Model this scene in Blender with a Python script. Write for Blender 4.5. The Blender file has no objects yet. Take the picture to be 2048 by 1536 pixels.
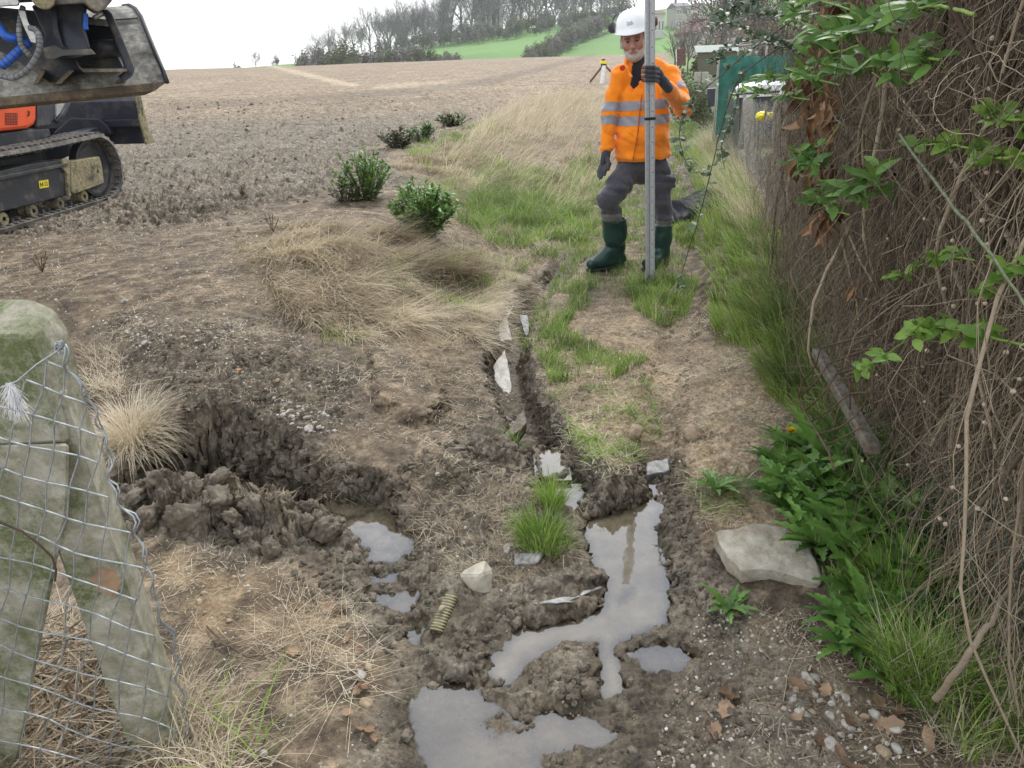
import bpy, bmesh, math, random
import numpy as np
from mathutils import Vector, Matrix, Euler
rng = np.random.default_rng(7)
random.seed(7)
sc = bpy.context.scene
COL = sc.collection
# ------------------------------------------------------------------ camera geometry
FPX = 1547.0
PITCH = math.radians(23.0)
ROLL = math.radians(2.0)
EYE = 1.6
cp, sp_ = math.cos(PITCH), math.sin(PITCH)
cr, sr = math.cos(ROLL), math.sin(ROLL)

def ray(px, py):
    u = (px - 1024.0) / FPX
    v = (768.0 - py) / FPX
    u2 = u * cr + v * sr
    v2 = -u * sr + v * cr
    return u2, cp + v2 * sp_, -sp_ + v2 * cp

def at_z(px, py, z=0.0):
    d = ray(px, py)
    t = (z - EYE) / d[2]
    return (d[0] * t, d[1] * t, z)

def at_y(px, py, y):
    d = ray(px, py)
    t = y / d[1]
    return (d[0] * t, y, EYE + d[2] * t)

def at_t(px, py, t):
    d = ray(px, py)
    return (d[0] * t, d[1] * t, EYE + d[2] * t)

def project(x, y, z):
    zz = z - EYE
    dep = y * cp - zz * sp_
    up = y * sp_ + zz * cp
    dep = np.maximum(dep, 1e-3)
    u2, v2 = x / dep, up / dep
    u = u2 * cr - v2 * sr
    v = u2 * sr + v2 * cr
    return 1024.0 + u * FPX, 768.0 - v * FPX

cam_d = bpy.data.cameras.new('camera')
cam = bpy.data.objects.new('camera', cam_d)
COL.objects.link(cam)
cam_d.sensor_width = 36.0
cam_d.lens = 36.0 * FPX / 2048.0
cam_d.clip_start = 0.05
cam_d.clip_end = 3000
cam.matrix_world = Matrix.Translation((0, 0, EYE)) @ Matrix.Rotation(math.pi / 2 - PITCH, 4, 'X') @ Matrix.Rotation(-ROLL, 4, 'Z')
sc.camera = cam

# ------------------------------------------------------------------ numpy noise
_perm = rng.permutation(256).astype(np.int32)
_perm = np.concatenate([_perm, _perm, _perm])
_g2 = np.stack([np.cos(np.arange(256) * 2.399963), np.sin(np.arange(256) * 2.399963)], 1).astype(np.float32)
_g3 = rng.normal(size=(256, 3)).astype(np.float32)
_g3 /= np.linalg.norm(_g3, axis=1, keepdims=True)

def _fade(t):
    return t * t * t * (t * (t * 6 - 15) + 10)

def noise2(x, y, seed=0):
    x = np.asarray(x, np.float32) + seed * 17.31
    y = np.asarray(y, np.float32) + seed * 9.77
    xi = np.floor(x); yi = np.floor(y)
    fx = x - xi; fy = y - yi
    xi = xi.astype(np.int32) & 255; yi = yi.astype(np.int32) & 255
    u = _fade(fx); v = _fade(fy)
    def g(ix, iy, dx, dy):
        h = _perm[_perm[ix & 255] + (iy & 255)]
        return _g2[h, 0] * dx + _g2[h, 1] * dy
    a = g(xi, yi, fx, fy); b = g(xi + 1, yi, fx - 1, fy)
    c = g(xi, yi + 1, fx, fy - 1); d = g(xi + 1, yi + 1, fx - 1, fy - 1)
    return ((a + u * (b - a)) + v * ((c + u * (d - c)) - (a + u * (b - a)))) * 1.5

def fbm2(x, y, octv=4, seed=0, gain=0.5, lac=2.03):
    s = 0.0; a = 1.0; tot = 0.0
    for i in range(octv):
        s = s + a * noise2(x, y, seed + i * 3)
        tot += a; a *= gain; x = x * lac; y = y * lac
    return s / tot

def noise3(p, seed=0):
    p = np.asarray(p, np.float32) + np.float32(seed * 13.7)
    i = np.floor(p); f = p - i
    i = i.astype(np.int32) & 255
    w = _fade(f)
    res = 0
    for dx in (0, 1):
        wx = w[..., 0] if dx else 1 - w[..., 0]
        for dy in (0, 1):
            wy = w[..., 1] if dy else 1 - w[..., 1]
            for dz in (0, 1):
                wz = w[..., 2] if dz else 1 - w[..., 2]
                h = _perm[_perm[_perm[(i[..., 0] + dx) & 255] + ((i[..., 1] + dy) & 255)] + ((i[..., 2] + dz) & 255)]
                g = _g3[h]
                res = res + wx * wy * wz * (g[..., 0] * (f[..., 0] - dx) + g[..., 1] * (f[..., 1] - dy) + g[..., 2] * (f[..., 2] - dz))
    return res * 1.6

def fbm3(p, octv=3, seed=0):
    s = 0; a = 1; tot = 0
    for i in range(octv):
        s = s + a * noise3(p, seed + i); tot += a; a *= .5; p = p * 2.03
    return s / tot

def worley2(x, y, seed=0):
    """distance to nearest jittered feature point, 0..~1"""
    xi = np.floor(x).astype(np.int32); yi = np.floor(y).astype(np.int32)
    best = np.full(np.shape(x), 9.0, np.float32)
    bid = np.zeros(np.shape(x), np.int32)
    for dx in (-1, 0, 1):
        for dy in (-1, 0, 1):
            h = _perm[_perm[(xi + dx + seed * 31) & 255] + ((yi + dy) & 255)]
            cx = xi + dx + (h * 0.6180339) % 1.0
            cy = yi + dy + (h * 0.7548777 + .37) % 1.0
            d = (x - cx) ** 2 + (y - cy) ** 2
            m = d < best
            best = np.where(m, d, best); bid = np.where(m, h, bid)
    return np.sqrt(best), bid

def sstep(a, b, x):
    t = np.clip((x - a) / (b - a), 0, 1)
    return t * t * (3 - 2 * t)

def poly_sd(px, py, poly):
    """signed distance (negative inside) of points to a polygon"""
    P = np.asarray(poly, np.float32)
    px = np.asarray(px, np.float32); py = np.asarray(py, np.float32)
    out = np.full(px.shape, 1e6, np.float32)
    lo = P.min(0); hi = P.max(0)
    m = float(max(hi - lo)) * 0.6 + 1e-3
    sel = (px > lo[0] - m) & (px < hi[0] + m) & (py > lo[1] - m) & (py < hi[1] + m)
    x = px[sel]; y = py[sel]
    if x.size == 0:
        return out
    d2 = np.full(x.shape, 1e9, np.float32); ins = np.zeros(x.shape, bool)
    n = len(P)
    for i in range(n):
        a = P[i]; b = P[(i + 1) % n]
        e = b - a
        t = np.clip(((x - a[0]) * e[0] + (y - a[1]) * e[1]) / max(float(e @ e), 1e-12), 0, 1)
        d2 = np.minimum(d2, (x - a[0] - t * e[0]) ** 2 + (y - a[1] - t * e[1]) ** 2)
        c = ((a[1] > y) != (b[1] > y)) & (x < (b[0] - a[0]) * (y - a[1]) / (b[1] - a[1] + 1e-12) + a[0])
        ins ^= c
    r = np.sqrt(d2)
    out[sel] = np.where(ins, -r, r)
    return out

def line_d(x, y, pts):
    """distance to a polyline and the interpolated extra values of its points"""
    P = np.asarray(pts, np.float32)
    d2 = np.full(np.shape(x), 1e9, np.float32)
    val = np.zeros(np.shape(x), np.float32)
    side = np.zeros(np.shape(x), np.float32)
    for i in range(len(P) - 1):
        a = P[i]; b = P[i + 1]; e = b[:2] - a[:2]
        t = np.clip(((x - a[0]) * e[0] + (y - a[1]) * e[1]) / max(float(e @ e), 1e-12), 0, 1)
        q = (x - a[0] - t * e[0]) ** 2 + (y - a[1] - t * e[1]) ** 2
        m = q < d2
        d2 = np.where(m, q, d2)
        if P.shape[1] > 2:
            val = np.where(m, a[2] + t * (b[2] - a[2]), val)
        side = np.where(m, np.sign(e[0] * (y - a[1]) - e[1] * (x - a[0])), side)
    return np.sqrt(d2), val, side

# ------------------------------------------------------------------ mesh building
def mesh_np(name, V, F, mat=None, smooth=True, mats=None, mat_idx=None):
    """V (n,3); F a list of (k,m) int arrays (m = 3 or 4) or one array"""
    me = bpy.data.meshes.new(name)
    V = np.ascontiguousarray(V, np.float32)
    if not isinstance(F, (list, tuple)):
        F = [F]
    F = [np.asarray(f, np.int32) for f in F if len(f)]
    nl = sum(f.size for f in F); nf = sum(len(f) for f in F)
    me.vertices.add(len(V)); me.vertices.foreach_set('co', V.ravel())
    me.loops.add(nl); me.loops.foreach_set('vertex_index', np.concatenate([f.ravel() for f in F]))
    tot = np.concatenate([np.full(len(f), f.shape[1], np.int32) for f in F])
    st = np.concatenate([[0], np.cumsum(tot)[:-1]]).astype(np.int32)
    me.polygons.add(nf)
    me.polygons.foreach_set('loop_start', st)
    me.polygons.foreach_set('loop_total', tot)
    me.polygons.foreach_set('use_smooth', np.full(nf, smooth))
    for m in (mats or ([mat] if mat else [])):
        me.materials.append(m)
    if mat_idx is not None:
        me.polygons.foreach_set('material_index', np.asarray(mat_idx, np.int32))
    me.update(calc_edges=True)
    return me

def set_attr(me, name, vals, kind='FLOAT'):
    a = me.attributes.new(name, kind, 'POINT')
    v = np.ascontiguousarray(vals, np.float32)
    if kind == 'FLOAT':
        a.data.foreach_set('value', v.ravel())
    else:
        if v.shape[1] == 3:
            v = np.concatenate([v, np.ones((len(v), 1), np.float32)], 1)
        a.data.foreach_set('color', np.ascontiguousarray(v).ravel())

def link(name, me, parent=None, loc=None):
    o = bpy.data.objects.new(name, me)
    COL.objects.link(o)
    if parent is not None:
        o.parent = parent
        if loc is None:
            # geometry given in world space: store it in the parent's space
            me.transform(parent_world(parent).inverted())
        else:
            o.location = loc
    elif loc is not None:
        o.location = loc
    return o

def parent_world(o):
    m = o.matrix_basis.copy()
    while o.parent is not None:
        o = o.parent
        m = o.matrix_basis @ m
    return m

def tag(o, label=None, cat=None, group=None, kind=None):
    if label: o['label'] = label
    if cat: o['category'] = cat
    if group: o['group'] = group
    if kind: o['kind'] = kind
    return o

def empty(name, loc, label, cat, group=None, rot=None):
    o = bpy.data.objects.new(name, None)
    COL.objects.link(o); o.location = loc
    if rot is not None: o.rotation_euler = rot
    return tag(o, label, cat, group)

def set_origin(o, loc):
    """move the origin of an unparented mesh object to loc (geometry stays)"""
    o.data.transform(Matrix.Translation(-Vector(loc)))
    o.location = loc
    return o

def copy_tree(o, parent=None):
    c = o.copy(); COL.objects.link(c)
    if parent is not None: c.parent = parent
    for ch in o.children:
        copy_tree(ch, c)
    return c

class MB:
    """collects convex/tubular pieces into one mesh"""
    def __init__(s):
        s.V = []; s.F3 = []; s.F4 = []; s.n = 0; s.bm = None
    def add(s, V, F):
        V = np.asarray(V, np.float32)
        for f in (F if isinstance(F, (list, tuple)) else [F]):
            f = np.asarray(f, np.int64)
            if f.size == 0: continue
            (s.F4 if f.shape[1] == 4 else s.F3).append(f + s.n)
        s.V.append(V); s.n += len(V)
        return s
    def box(s, c, size, R=None, bev=0.0):
        bm = bmesh.new()
        bmesh.ops.create_cube(bm, size=1.0)
        bmesh.ops.scale(bm, vec=size, verts=bm.verts)
        if bev > 0:
            bmesh.ops.bevel(bm, geom=bm.edges[:], offset=bev, segments=2, affect='EDGES', profile=.5)
        return s.frombm(bm, c, R)
    def frombm(s, bm, c=(0, 0, 0), R=None):
        bmesh.ops.triangulate(bm, faces=bm.faces)
        bm.verts.ensure_lookup_table()
        V = np.array([v.co[:] for v in bm.verts], np.float32)
        if R is not None: V = V @ np.array(R.to_3x3() if hasattr(R, 'to_3x3') else R, np.float32).T
        V = V + np.array(c, np.float32)
        F = np.array([[v.index for v in f.verts] for f in bm.faces])
        bm.free()
        return s.add(V, F)
    def prism(s, poly, axis, bev=0.0):
        """poly: 3D points of a planar outline; axis: extrusion vector"""
        bm = bmesh.new()
        vs = [bm.verts.new(p) for p in poly]
        f = bm.faces.new(vs)
        r = bmesh.ops.extrude_face_region(bm, geom=[f])
        bmesh.ops.translate(bm, vec=axis, verts=[g for g in r['geom'] if isinstance(g, bmesh.types.BMVert)])
        bmesh.ops.recalc_face_normals(bm, faces=bm.faces)
        if bev > 0:
            es = [e for e in bm.edges if len(e.link_faces) == 2 and e.calc_face_angle(0) > .5]
            bmesh.ops.bevel(bm, geom=es, offset=bev, segments=2, affect='EDGES', profile=.5)
        return s.frombm(bm)
    def tube(s, pts, r, sides=8, caps=True):
        P = np.asarray(pts, np.float32)[None]
        rr = np.asarray(r, np.float32)
        if rr.ndim == 0: rr = np.full(P.shape[1], float(rr), np.float32)
        V, F = tubes_np(P, rr[None], sides, caps)
        return s.add(V, F)
    def lathe(s, prof, c, R=None, seg=24):
        """prof: (r, h) list about local z"""
        a = np.arange(seg) * 2 * math.pi / seg
        V = np.array([[r * math.cos(t), r * math.sin(t), h] for r, h in prof for t in a], np.float32)
        if R is not None: V = V @ np.array(R.to_3x3(), np.float32).T
        V += np.array(c, np.float32)
        n = len(prof); F = []
        for i in range(n - 1):
            for j in range(seg):
                k = (j + 1) % seg
                F.append((i * seg + j, i * seg + k, (i + 1) * seg + k, (i + 1) * seg + j))
        return s.add(V, np.array(F))
    def mesh(s, name, mat, smooth=True):
        V = np.concatenate(s.V)
        F = []
        if s.F3: F.append(np.concatenate(s.F3))
        if s.F4: F.append(np.concatenate(s.F4))
        return mesh_np(name, V, F, mat, smooth)
    def build(s, name, mat, parent=None, smooth=False, auto=True):
        me = s.mesh(name, mat, smooth)
        if smooth is False and auto:
            pass
        return link(name, me, parent)

def tubes_np(P, R, sides=4, caps=False):
    """P (n,k,3) paths, R (n,k) radii -> verts, quads"""
    n, k, _ = P.shape
    T = np.gradient(P, axis=1)
    T /= np.linalg.norm(T, axis=2, keepdims=True) + 1e-9
    ref = np.zeros((n, 1, 3), np.float32); ref[..., 0] = .31; ref[..., 1] = .92; ref[..., 2] = .23
    mt = T.mean(1, keepdims=True)
    par = np.abs((mt * ref).sum(2, keepdims=True)) > .85 * (np.linalg.norm(mt, axis=2, keepdims=True) + 1e-9)
    ref = np.where(par, np.array([.9, -.1, .35], np.float32), ref)
    A = np.cross(T, np.broadcast_to(ref, T.shape)); A /= np.linalg.norm(A, axis=2, keepdims=True) + 1e-9
    B = np.cross(T, A)
    ang = np.arange(sides) * 2 * math.pi / sides
    V = P[:, :, None] + R[:, :, None, None] * (A[:, :, None] * np.cos(ang)[None, None, :, None] + B[:, :, None] * np.sin(ang)[None, None, :, None])
    base = (np.arange(n) * k * sides)[:, None, None]
    i = np.arange(k - 1)[None, :, None] * sides
    j = np.arange(sides)[None, None, :]; j2 = (j + 1) % sides
    F = np.stack(np.broadcast_arrays(base + i + j, base + i + j2, base + i + sides + j2, base + i + sides + j), -1).reshape(-1, 4)
    out = [F]
    if caps and sides >= 3:
        C = []
        for b in range(n):
            s0 = b * k * sides; s1 = s0 + (k - 1) * sides
            for q in range(1, sides - 1):
                C.append((s0, s0 + q + 1, s0 + q)); C.append((s1, s1 + q, s1 + q + 1))
        out.append(np.array(C))
    return V.reshape(-1, 3).astype(np.float32), out

def blades_np(base, h, w, az, lean, curl, seg=3, twist=None):
    """grass blades: ribbons that lean towards azimuth az. returns V, F, along(0..1)"""
    n = len(base)
    t = np.linspace(0, 1, seg + 1)[None, :]
    ang = lean[:, None] + curl[:, None] * t          # angle from vertical
    dl = (h / seg)[:, None]
    hx = np.concatenate([np.zeros((n, 1)), np.cumsum(np.sin(ang[:, :-1]) * dl, 1)], 1)
    hz = np.concatenate([np.zeros((n, 1)), np.cumsum(np.cos(ang[:, :-1]) * dl, 1)], 1)
    c, s = np.cos(az)[:, None], np.sin(az)[:, None]
    P = np.stack([base[:, 0:1] + c * hx, base[:, 1:2] + s * hx, base[:, 2:3] + hz], -1)
    fa = az + math.pi / 2 + (twist if twist is not None else 0)
    side = np.stack([np.cos(fa), np.sin(fa), np.zeros(n)], -1)[:, None]
    wid = (w[:, None] * (1 - t ** 1.6) * .5 + w[:, None] * .04)[..., None]
    V = np.stack([P - side * wid, P + side * wid], 2).reshape(-1, 3)
    b = (np.arange(n) * (seg + 1) * 2)[:, None]
    i = (np.arange(seg) * 2)[None]
    F = np.stack([b + i, b + i + 1, b + i + 3, b + i + 2], -1).reshape(-1, 4)
    al = np.broadcast_to(t[..., None], (n, seg + 1, 2)).reshape(-1)
    return V.astype(np.float32), F, al

# ------------------------------------------------------------------ SDF modelling (for bodies, boots, lumps)
import openvdb as vdb

class SDF:
    def __init__(s, lo, hi, vox):
        s.lo = np.array(lo, float); s.vox = vox
        s.n = np.ceil((np.array(hi, float) - s.lo) / vox).astype(int) + 1
        ax = [s.lo[i] + np.arange(s.n[i]) * vox for i in range(3)]
        s.G = np.stack(np.meshgrid(*ax, indexing='ij'), -1).astype(np.float32)
        s.D = np.full(tuple(s.n), 1.0, np.float32)
    def _win(s, lo, hi, m):
        a = np.clip(((np.array(lo) - m - s.lo) / s.vox).astype(int), 0, s.n)
        b = np.clip(((np.array(hi) + m - s.lo) / s.vox).astype(int) + 2, 0, s.n)
        return tuple(slice(int(a[i]), int(b[i])) for i in range(3))
    def _mix(s, W, d, k, op):
        o = s.D[W]
        if op == 'sub':
            d = -d
            if k > 0:
                h = np.clip(.5 + .5 * (d - o) / k, 0, 1)
                s.D[W] = o + (d - o) * h + k * h * (1 - h)
            else: s.D[W] = np.maximum(o, d)
        else:
            if k > 0:
                h = np.clip(.5 + .5 * (o - d) / k, 0, 1)
                s.D[W] = o + (d - o) * h - k * h * (1 - h)
            else: s.D[W] = np.minimum(o, d)
    def cap(s, a, b, ra, rb=None, k=.02, op='add', flat=None):
        """tapered capsule; flat=(axis vector, factor) squashes across that axis"""
        rb = ra if rb is None else rb
        a = np.array(a, np.float32); b = np.array(b, np.float32)
        m = max(ra, rb) * (1.6 if flat is not None else 1.0) + k * 1.2 + s.vox * 3
        W = s._win(np.minimum(a, b), np.maximum(a, b), m)
        p = s.G[W]
        ba = b - a
        h = np.clip(((p - a) @ ba) / max(float(ba @ ba), 1e-9), 0, 1)
        q = p - a - h[..., None] * ba
        if flat is not None:
            ax = np.array(flat[0], np.float32); ax /= np.linalg.norm(ax)
            comp = q @ ax
            q = q + (comp * (flat[1] - 1))[..., None] * ax
        d = np.linalg.norm(q, axis=-1) - (ra + (rb - ra) * h)
        s._mix(W, d, k, op); return s
    def chain(s, pts, rs, k=.02, **kw):
        for i in range(len(pts) - 1):
            s.cap(pts[i], pts[i + 1], rs[i], rs[i + 1], k, **kw)
        return s
    def ell(s, c, r, k=.02, op='add', R=None):
        c = np.array(c, np.float32); r = np.array(r, np.float32)
        m = float(r.max()) + k * 1.2 + s.vox * 3
        W = s._win(c, c, m)
        q = s.G[W] - c
        if R is not None: q = q @ np.array(R.to_3x3(), np.float32)
        k0 = np.linalg.norm(q / r, axis=-1); k1 = np.linalg.norm(q / (r * r), axis=-1) + 1e-6
        s._mix(W, np.where(k0 < .1, -float(r.min()) , k0 * (k0 - 1) / k1), k, op); return s
    def box(s, c, half, rnd=.01, k=.02, op='add', R=None):
        c = np.array(c, np.float32); hf = np.array(half, np.float32)
        m = float(np.linalg.norm(hf)) + k + s.vox * 3
        W = s._win(c, c, m)
        q = s.G[W] - c
        if R is not None: q = q @ np.array(R.to_3x3(), np.float32)
        q = np.abs(q) - (hf - rnd)
        d = np.linalg.norm(np.maximum(q, 0), axis=-1) + np.minimum(q.max(-1), 0) - rnd
        s._mix(W, d, k, op); return s
    def cut(s, point, normal, k=0.0):
        """remove everything on the normal's side of a plane"""
        n = np.array(normal, np.float32); n /= np.linalg.norm(n)
        d = (s.G - np.array(point, np.float32)) @ n
        s.D = np.maximum(s.D, d); return s
    def bump(s, amp, freq, octv=2, seed=0, mask=None):
        near = np.abs(s.D) < amp * 3 + s.vox * 3
        p = s.G[near]
        v = fbm3(p * freq, octv, seed) * amp
        if mask is not None: v = v * mask(p)
        s.D[near] += v
        return s
    def mesh(s, name, mat, smooth=True, xf=None):
        g = vdb.FloatGrid(1.0)
        g.copyFromArray(np.ascontiguousarray(s.D))
        g.gridClass = vdb.GridClass.LEVEL_SET
        P, Q = g.convertToQuads(0.0)
        P = np.asarray(P, np.float32) * s.vox + s.lo.astype(np.float32)
        Q = np.asarray(Q)[:, ::-1]
        if xf is not None: P = xf(P)
        return mesh_np(name, P, [Q], mat, smooth)

# ------------------------------------------------------------------ materials
def srgb(r, g, b):
    f = lambda c: (c / 255 / 12.92) if c / 255 <= .04045 else ((c / 255 + .055) / 1.055) ** 2.4
    return (f(r), f(g), f(b), 1.0)

class NT:
    def __init__(s, name):
        s.m = bpy.data.materials.new(name); s.m.use_nodes = True
        s.t = s.m.node_tree; s.t.nodes.clear()
        s.out = s.t.nodes.new('ShaderNodeOutputMaterial')
        s.p = s.t.nodes.new('ShaderNodeBsdfPrincipled')
        s.t.links.new(s.p.outputs[0], s.out.inputs['Surface'])
        s._co = None
    def n(s, typ, **kw):
        x = s.t.nodes.new(typ)
        for k, v in kw.items(): setattr(x, k, v)
        return x
    def l(s, a, b): s.t.links.new(a, b)
    def co(s, obj=False):
        if s._co is None:
            if obj: s._co = s.n('ShaderNodeTexCoord').outputs['Object']
            else: s._co = s.n('ShaderNodeNewGeometry').outputs['Position']
        return s._co
    def noise(s, scale, detail=4, rough=.55, co=None, dist=0.0, stretch=None):
        x = s.n('ShaderNodeTexNoise'); x.inputs['Scale'].default_value = scale
        x.inputs['Detail'].default_value = detail; x.inputs['Roughness'].default_value = rough
        x.inputs['Distortion'].default_value = dist
        c = co or s.co()
        if stretch is not None:
            mp = s.n('ShaderNodeMapping'); mp.inputs['Scale'].default_value = stretch
            s.l(c, mp.inputs[0]); c = mp.outputs[0]
        s.l(c, x.inputs['Vector'])
        return x.outputs['Fac']
    def ramp(s, fac, stops):
        x = s.n('ShaderNodeValToRGB')
        e = x.color_ramp.elements
        while len(e) < len(stops): e.new(.5)
        for i, (p, c) in enumerate(stops):
            e[i].position = p; e[i].color = c if len(c) == 4 else (*c, 1)
        s.l(fac, x.inputs[0]); return x.outputs[0]
    def fr(s, fac, a, b, c=0.0, d=1.0):
        x = s.n('ShaderNodeMapRange'); x.inputs[1].default_value = a; x.inputs[2].default_value = b
        x.inputs[3].default_value = c; x.inputs[4].default_value = d
        s.l(fac, x.inputs[0]); return x.outputs[0]
    def mix(s, fac, a, b, mode='MIX'):
        x = s.n('ShaderNodeMix', data_type='RGBA', blend_type=mode)
        for sock, v in ((x.inputs[0], fac), (x.inputs[6], a), (x.inputs[7], b)):
            if hasattr(v, 'is_linked') or hasattr(v, 'links'): s.l(v, sock)
            elif isinstance(v, (int, float)): sock.default_value = v
            else: sock.default_value = v if len(v) == 4 else (*v, 1)
        return x.outputs[2]
    def math(s, op, a, b=None):
        x = s.n('ShaderNodeMath', operation=op)
        for i, v in enumerate((a, b)):
            if v is None: continue
            if isinstance(v, (int, float)): x.inputs[i].default_value = v
            else: s.l(v, x.inputs[i])
        return x.outputs[0]
    def attr(s, name, out='Fac'):
        x = s.n('ShaderNodeAttribute', attribute_name=name); return x.outputs[out]
    def bump(s, h, strength=.5, dist=.01, prev=None):
        x = s.n('ShaderNodeBump'); x.inputs['Strength'].default_value = strength
        x.inputs['Distance'].default_value = dist
        s.l(h, x.inputs['Height'])
        if prev is not None: s.l(prev, x.inputs['Normal'])
        return x.outputs[0]
    def set(s, **kw):
        for k, v in kw.items():
            i = s.p.inputs[k.replace('_', ' ')]
            if isinstance(v, (int, float)) and not hasattr(v, 'links'): i.default_value = v
            elif isinstance(v, tuple): i.default_value = v if len(v) == 4 or len(v) == 3 and i.type == 'VECTOR' else (*v, 1)
            else: s.l(v, i)
        return s

def simple_mat(name, c1, c2, scale=20, rough=.7, bump=.2, bdist=.003, metal=0.0, spec=.5, detail=5, lo=.35, hi=.65, obj=False, sheen=0):
    t = NT(name); co = t.co(obj)
    n = t.noise(scale, detail)
    t.set(Base_Color=t.ramp(n, [(lo, c1), (hi, c2)]), Roughness=rough, Metallic=metal)
    t.p.inputs['Specular IOR Level'].default_value = spec
    if bump: t.set(Normal=t.bump(t.noise(scale * 2.7, 4), bump, bdist))
    if sheen: t.p.inputs['Sheen Weight'].default_value = sheen
    return t.m

def leaf_mat(name, dark, light, trans=.25, rough=.5, var='v', tipcol=None):
    """leaf/blade material; attribute v (0..1) varies each leaf"""
    t = NT(name)
    col = t.ramp(t.attr(var), [(0.0, dark), (1.0, light)])
    if tipcol is not None:
        col = t.mix(t.fr(t.attr('tip'), .55, 1.0), col, tipcol)
    n = t.noise(60, 3)
    col = t.mix(.35, col, t.ramp(n, [(.3, (.25, .25, .25)), (.7, (1, 1, 1))]), 'MULTIPLY')
    t.set(Base_Color=col, Roughness=rough)
    t.p.inputs['Specular IOR Level'].default_value = .35
    tr = t.n('ShaderNodeBsdfTranslucent'); t.l(col, tr.inputs[0])
    mx = t.n('ShaderNodeMixShader'); mx.inputs[0].default_value = trans
    t.l(t.p.outputs[0], mx.inputs[1]); t.l(tr.outputs[0], mx.inputs[2]); t.l(mx.outputs[0], t.out.inputs['Surface'])
    return t.m
# ================================================================== THE GROUND
WZ = -0.055      # level of the puddles
# control points (photo x, photo y, height of the ground seen there)
CPS = [
 (-150,1560,.02),(0,1536,.02),(250,1536,.02),(500,1536,.01),(700,1536,-.01),(900,1536,-.045),(1100,1536,-.045),(1300,1536,-.03),(1500,1536,.0),(1750,1536,.02),(2048,1536,.04),(2300,1536,.06),
 (-200,1200,.03),(0,1300,.03),(300,1300,.03),(600,1300,.02),(740,1330,.0),(820,1330,-.045),(1000,1300,-.05),(1150,1330,-.04),(1300,1400,-.04),(1450,1350,-.015),(1600,1300,.02),(1850,1300,.05),(2048,1300,.08),
 (300,1130,.03),(450,1150,.02),(600,1180,.02),(700,1150,-.01),(800,1120,-.06),(900,1120,.0),(950,1180,.0),(1000,1100,.02),(1080,1180,-.02),(1120,1060,.0),(1400,1100,.0),(1500,1100,.03),(1600,1100,.04),(1750,1100,.08),
 (860,1010,.03),(950,1000,.05),(1030,960,.02),(1050,1040,.03),(1400,1000,.03),(1500,1000,.05),(1620,950,.08),
 (800,940,.08),(900,920,.05),(950,880,.03),(1180,960,.02),(1250,960,.03),(1200,900,.05),(1350,900,.04),(1450,900,.06),
 (200,900,.02),(150,780,.12),(250,760,.18),(200,680,.25),(330,670,.34),(420,650,.35),(500,670,.33),(620,700,.25),(400,760,.26),(500,800,.2),(620,830,.16),(720,860,.12),(740,720,.18),(850,720,.14),(850,820,.1),(930,740,.1),(950,800,.07),
 (300,600,.33),(450,560,.38),(560,600,.3),(600,660,.2),(720,640,.18),(850,640,.12),(950,660,.08),
 (0,560,.35),(150,600,.35),(0,480,.33),(200,500,.36),(350,500,.37),(450,480,.4),(600,470,.42),(680,530,.36),(760,560,.26),(850,590,.14),(950,590,.06),
 (500,430,.38),(650,400,.42),(760,450,.4),(850,480,.28),(920,500,.15),(1000,530,.06),(1060,540,.0),
 (0,400,.36),(300,400,.36),(500,350,.37),(700,370,.4),(800,380,.4),(900,420,.25),(960,440,.12),(1050,450,.03),
 (400,300,.36),(700,290,.38),(850,290,.42),(950,320,.35),(1050,360,.16),(1130,380,.05),
 (900,240,.42),(1000,230,.45),(1100,250,.42),(1150,290,.3),(1180,330,.12),
 (200,260,.36),(500,240,.36),(750,230,.38),
 (1150,480,.0),(1230,520,.0),(1250,420,.0),(1200,380,.03),(1330,520,.0),(1300,350,.0),(1380,300,.0),(1370,400,.02),(1420,460,.06),
 (1150,600,.03),(1250,600,.03),(1150,700,.04),(1280,700,.04),(1200,800,.05),(1280,820,.05),
 (1450,560,.05),(1520,600,.1),(1450,700,.05),(1520,750,.08),(1420,800,.05),(1560,850,.1),(1480,480,.12),(1450,400,.1),(1440,330,.08),(1400,250,.0),
 (1700,900,.12),(1900,1100,.12),(1640,620,.14),(1550,480,.15),
]
def _cps():
    W = [at_z(*c) for c in CPS]
    # ground beyond the fence and beside / behind the viewer
    W += [(3.5, 3, .12), (4.5, 5, .12), (5, 8, .1), (7, 14, .05), (3, 1, .08), (0, .4, .0), (-1.2, .6, .02), (1.5, .4, .03), (-4, 2, .3), (-3, 1.2, .1), (-2.6, 2.6, .2), (-6, 5, .36), (-9, 9, .36), (-8, 15, .36), (-3, 16, .38), (2.2, 18, .42), (3.3, 20, .0), (5, 18, .0)]
    return np.array(W, np.float64)
_C = _cps()
def _tps(r2):
    return .5 * r2 * np.log(r2 + 1e-9)
_n = len(_C)
_K = _tps(((_C[:, None, :2] - _C[None, :, :2]) ** 2).sum(-1)) + np.eye(_n) * .02
_Pm = np.concatenate([np.ones((_n, 1)), _C[:, :2]], 1)
_A = np.block([[_K, _Pm], [_Pm.T, np.zeros((3, 3))]])
_W = np.linalg.solve(_A, np.concatenate([_C[:, 2], np.zeros(3)]))

def rbf(x, y):
    out = np.empty(x.shape, np.float64)
    xf = x.ravel(); yf = y.ravel(); o = out.ravel()
    for i in range(0, len(xf), 100000):
        xs = xf[i:i + 100000, None]; ys = yf[i:i + 100000, None]
        r2 = (xs - _C[None, :, 0]) ** 2 + (ys - _C[None, :, 1]) ** 2
        o[i:i + 100000] = _tps(r2) @ _W[:_n] + _W[_n] + xs[:, 0] * _W[_n + 1] + ys[:, 0] * _W[_n + 2]
    return o.reshape(x.shape)

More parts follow.
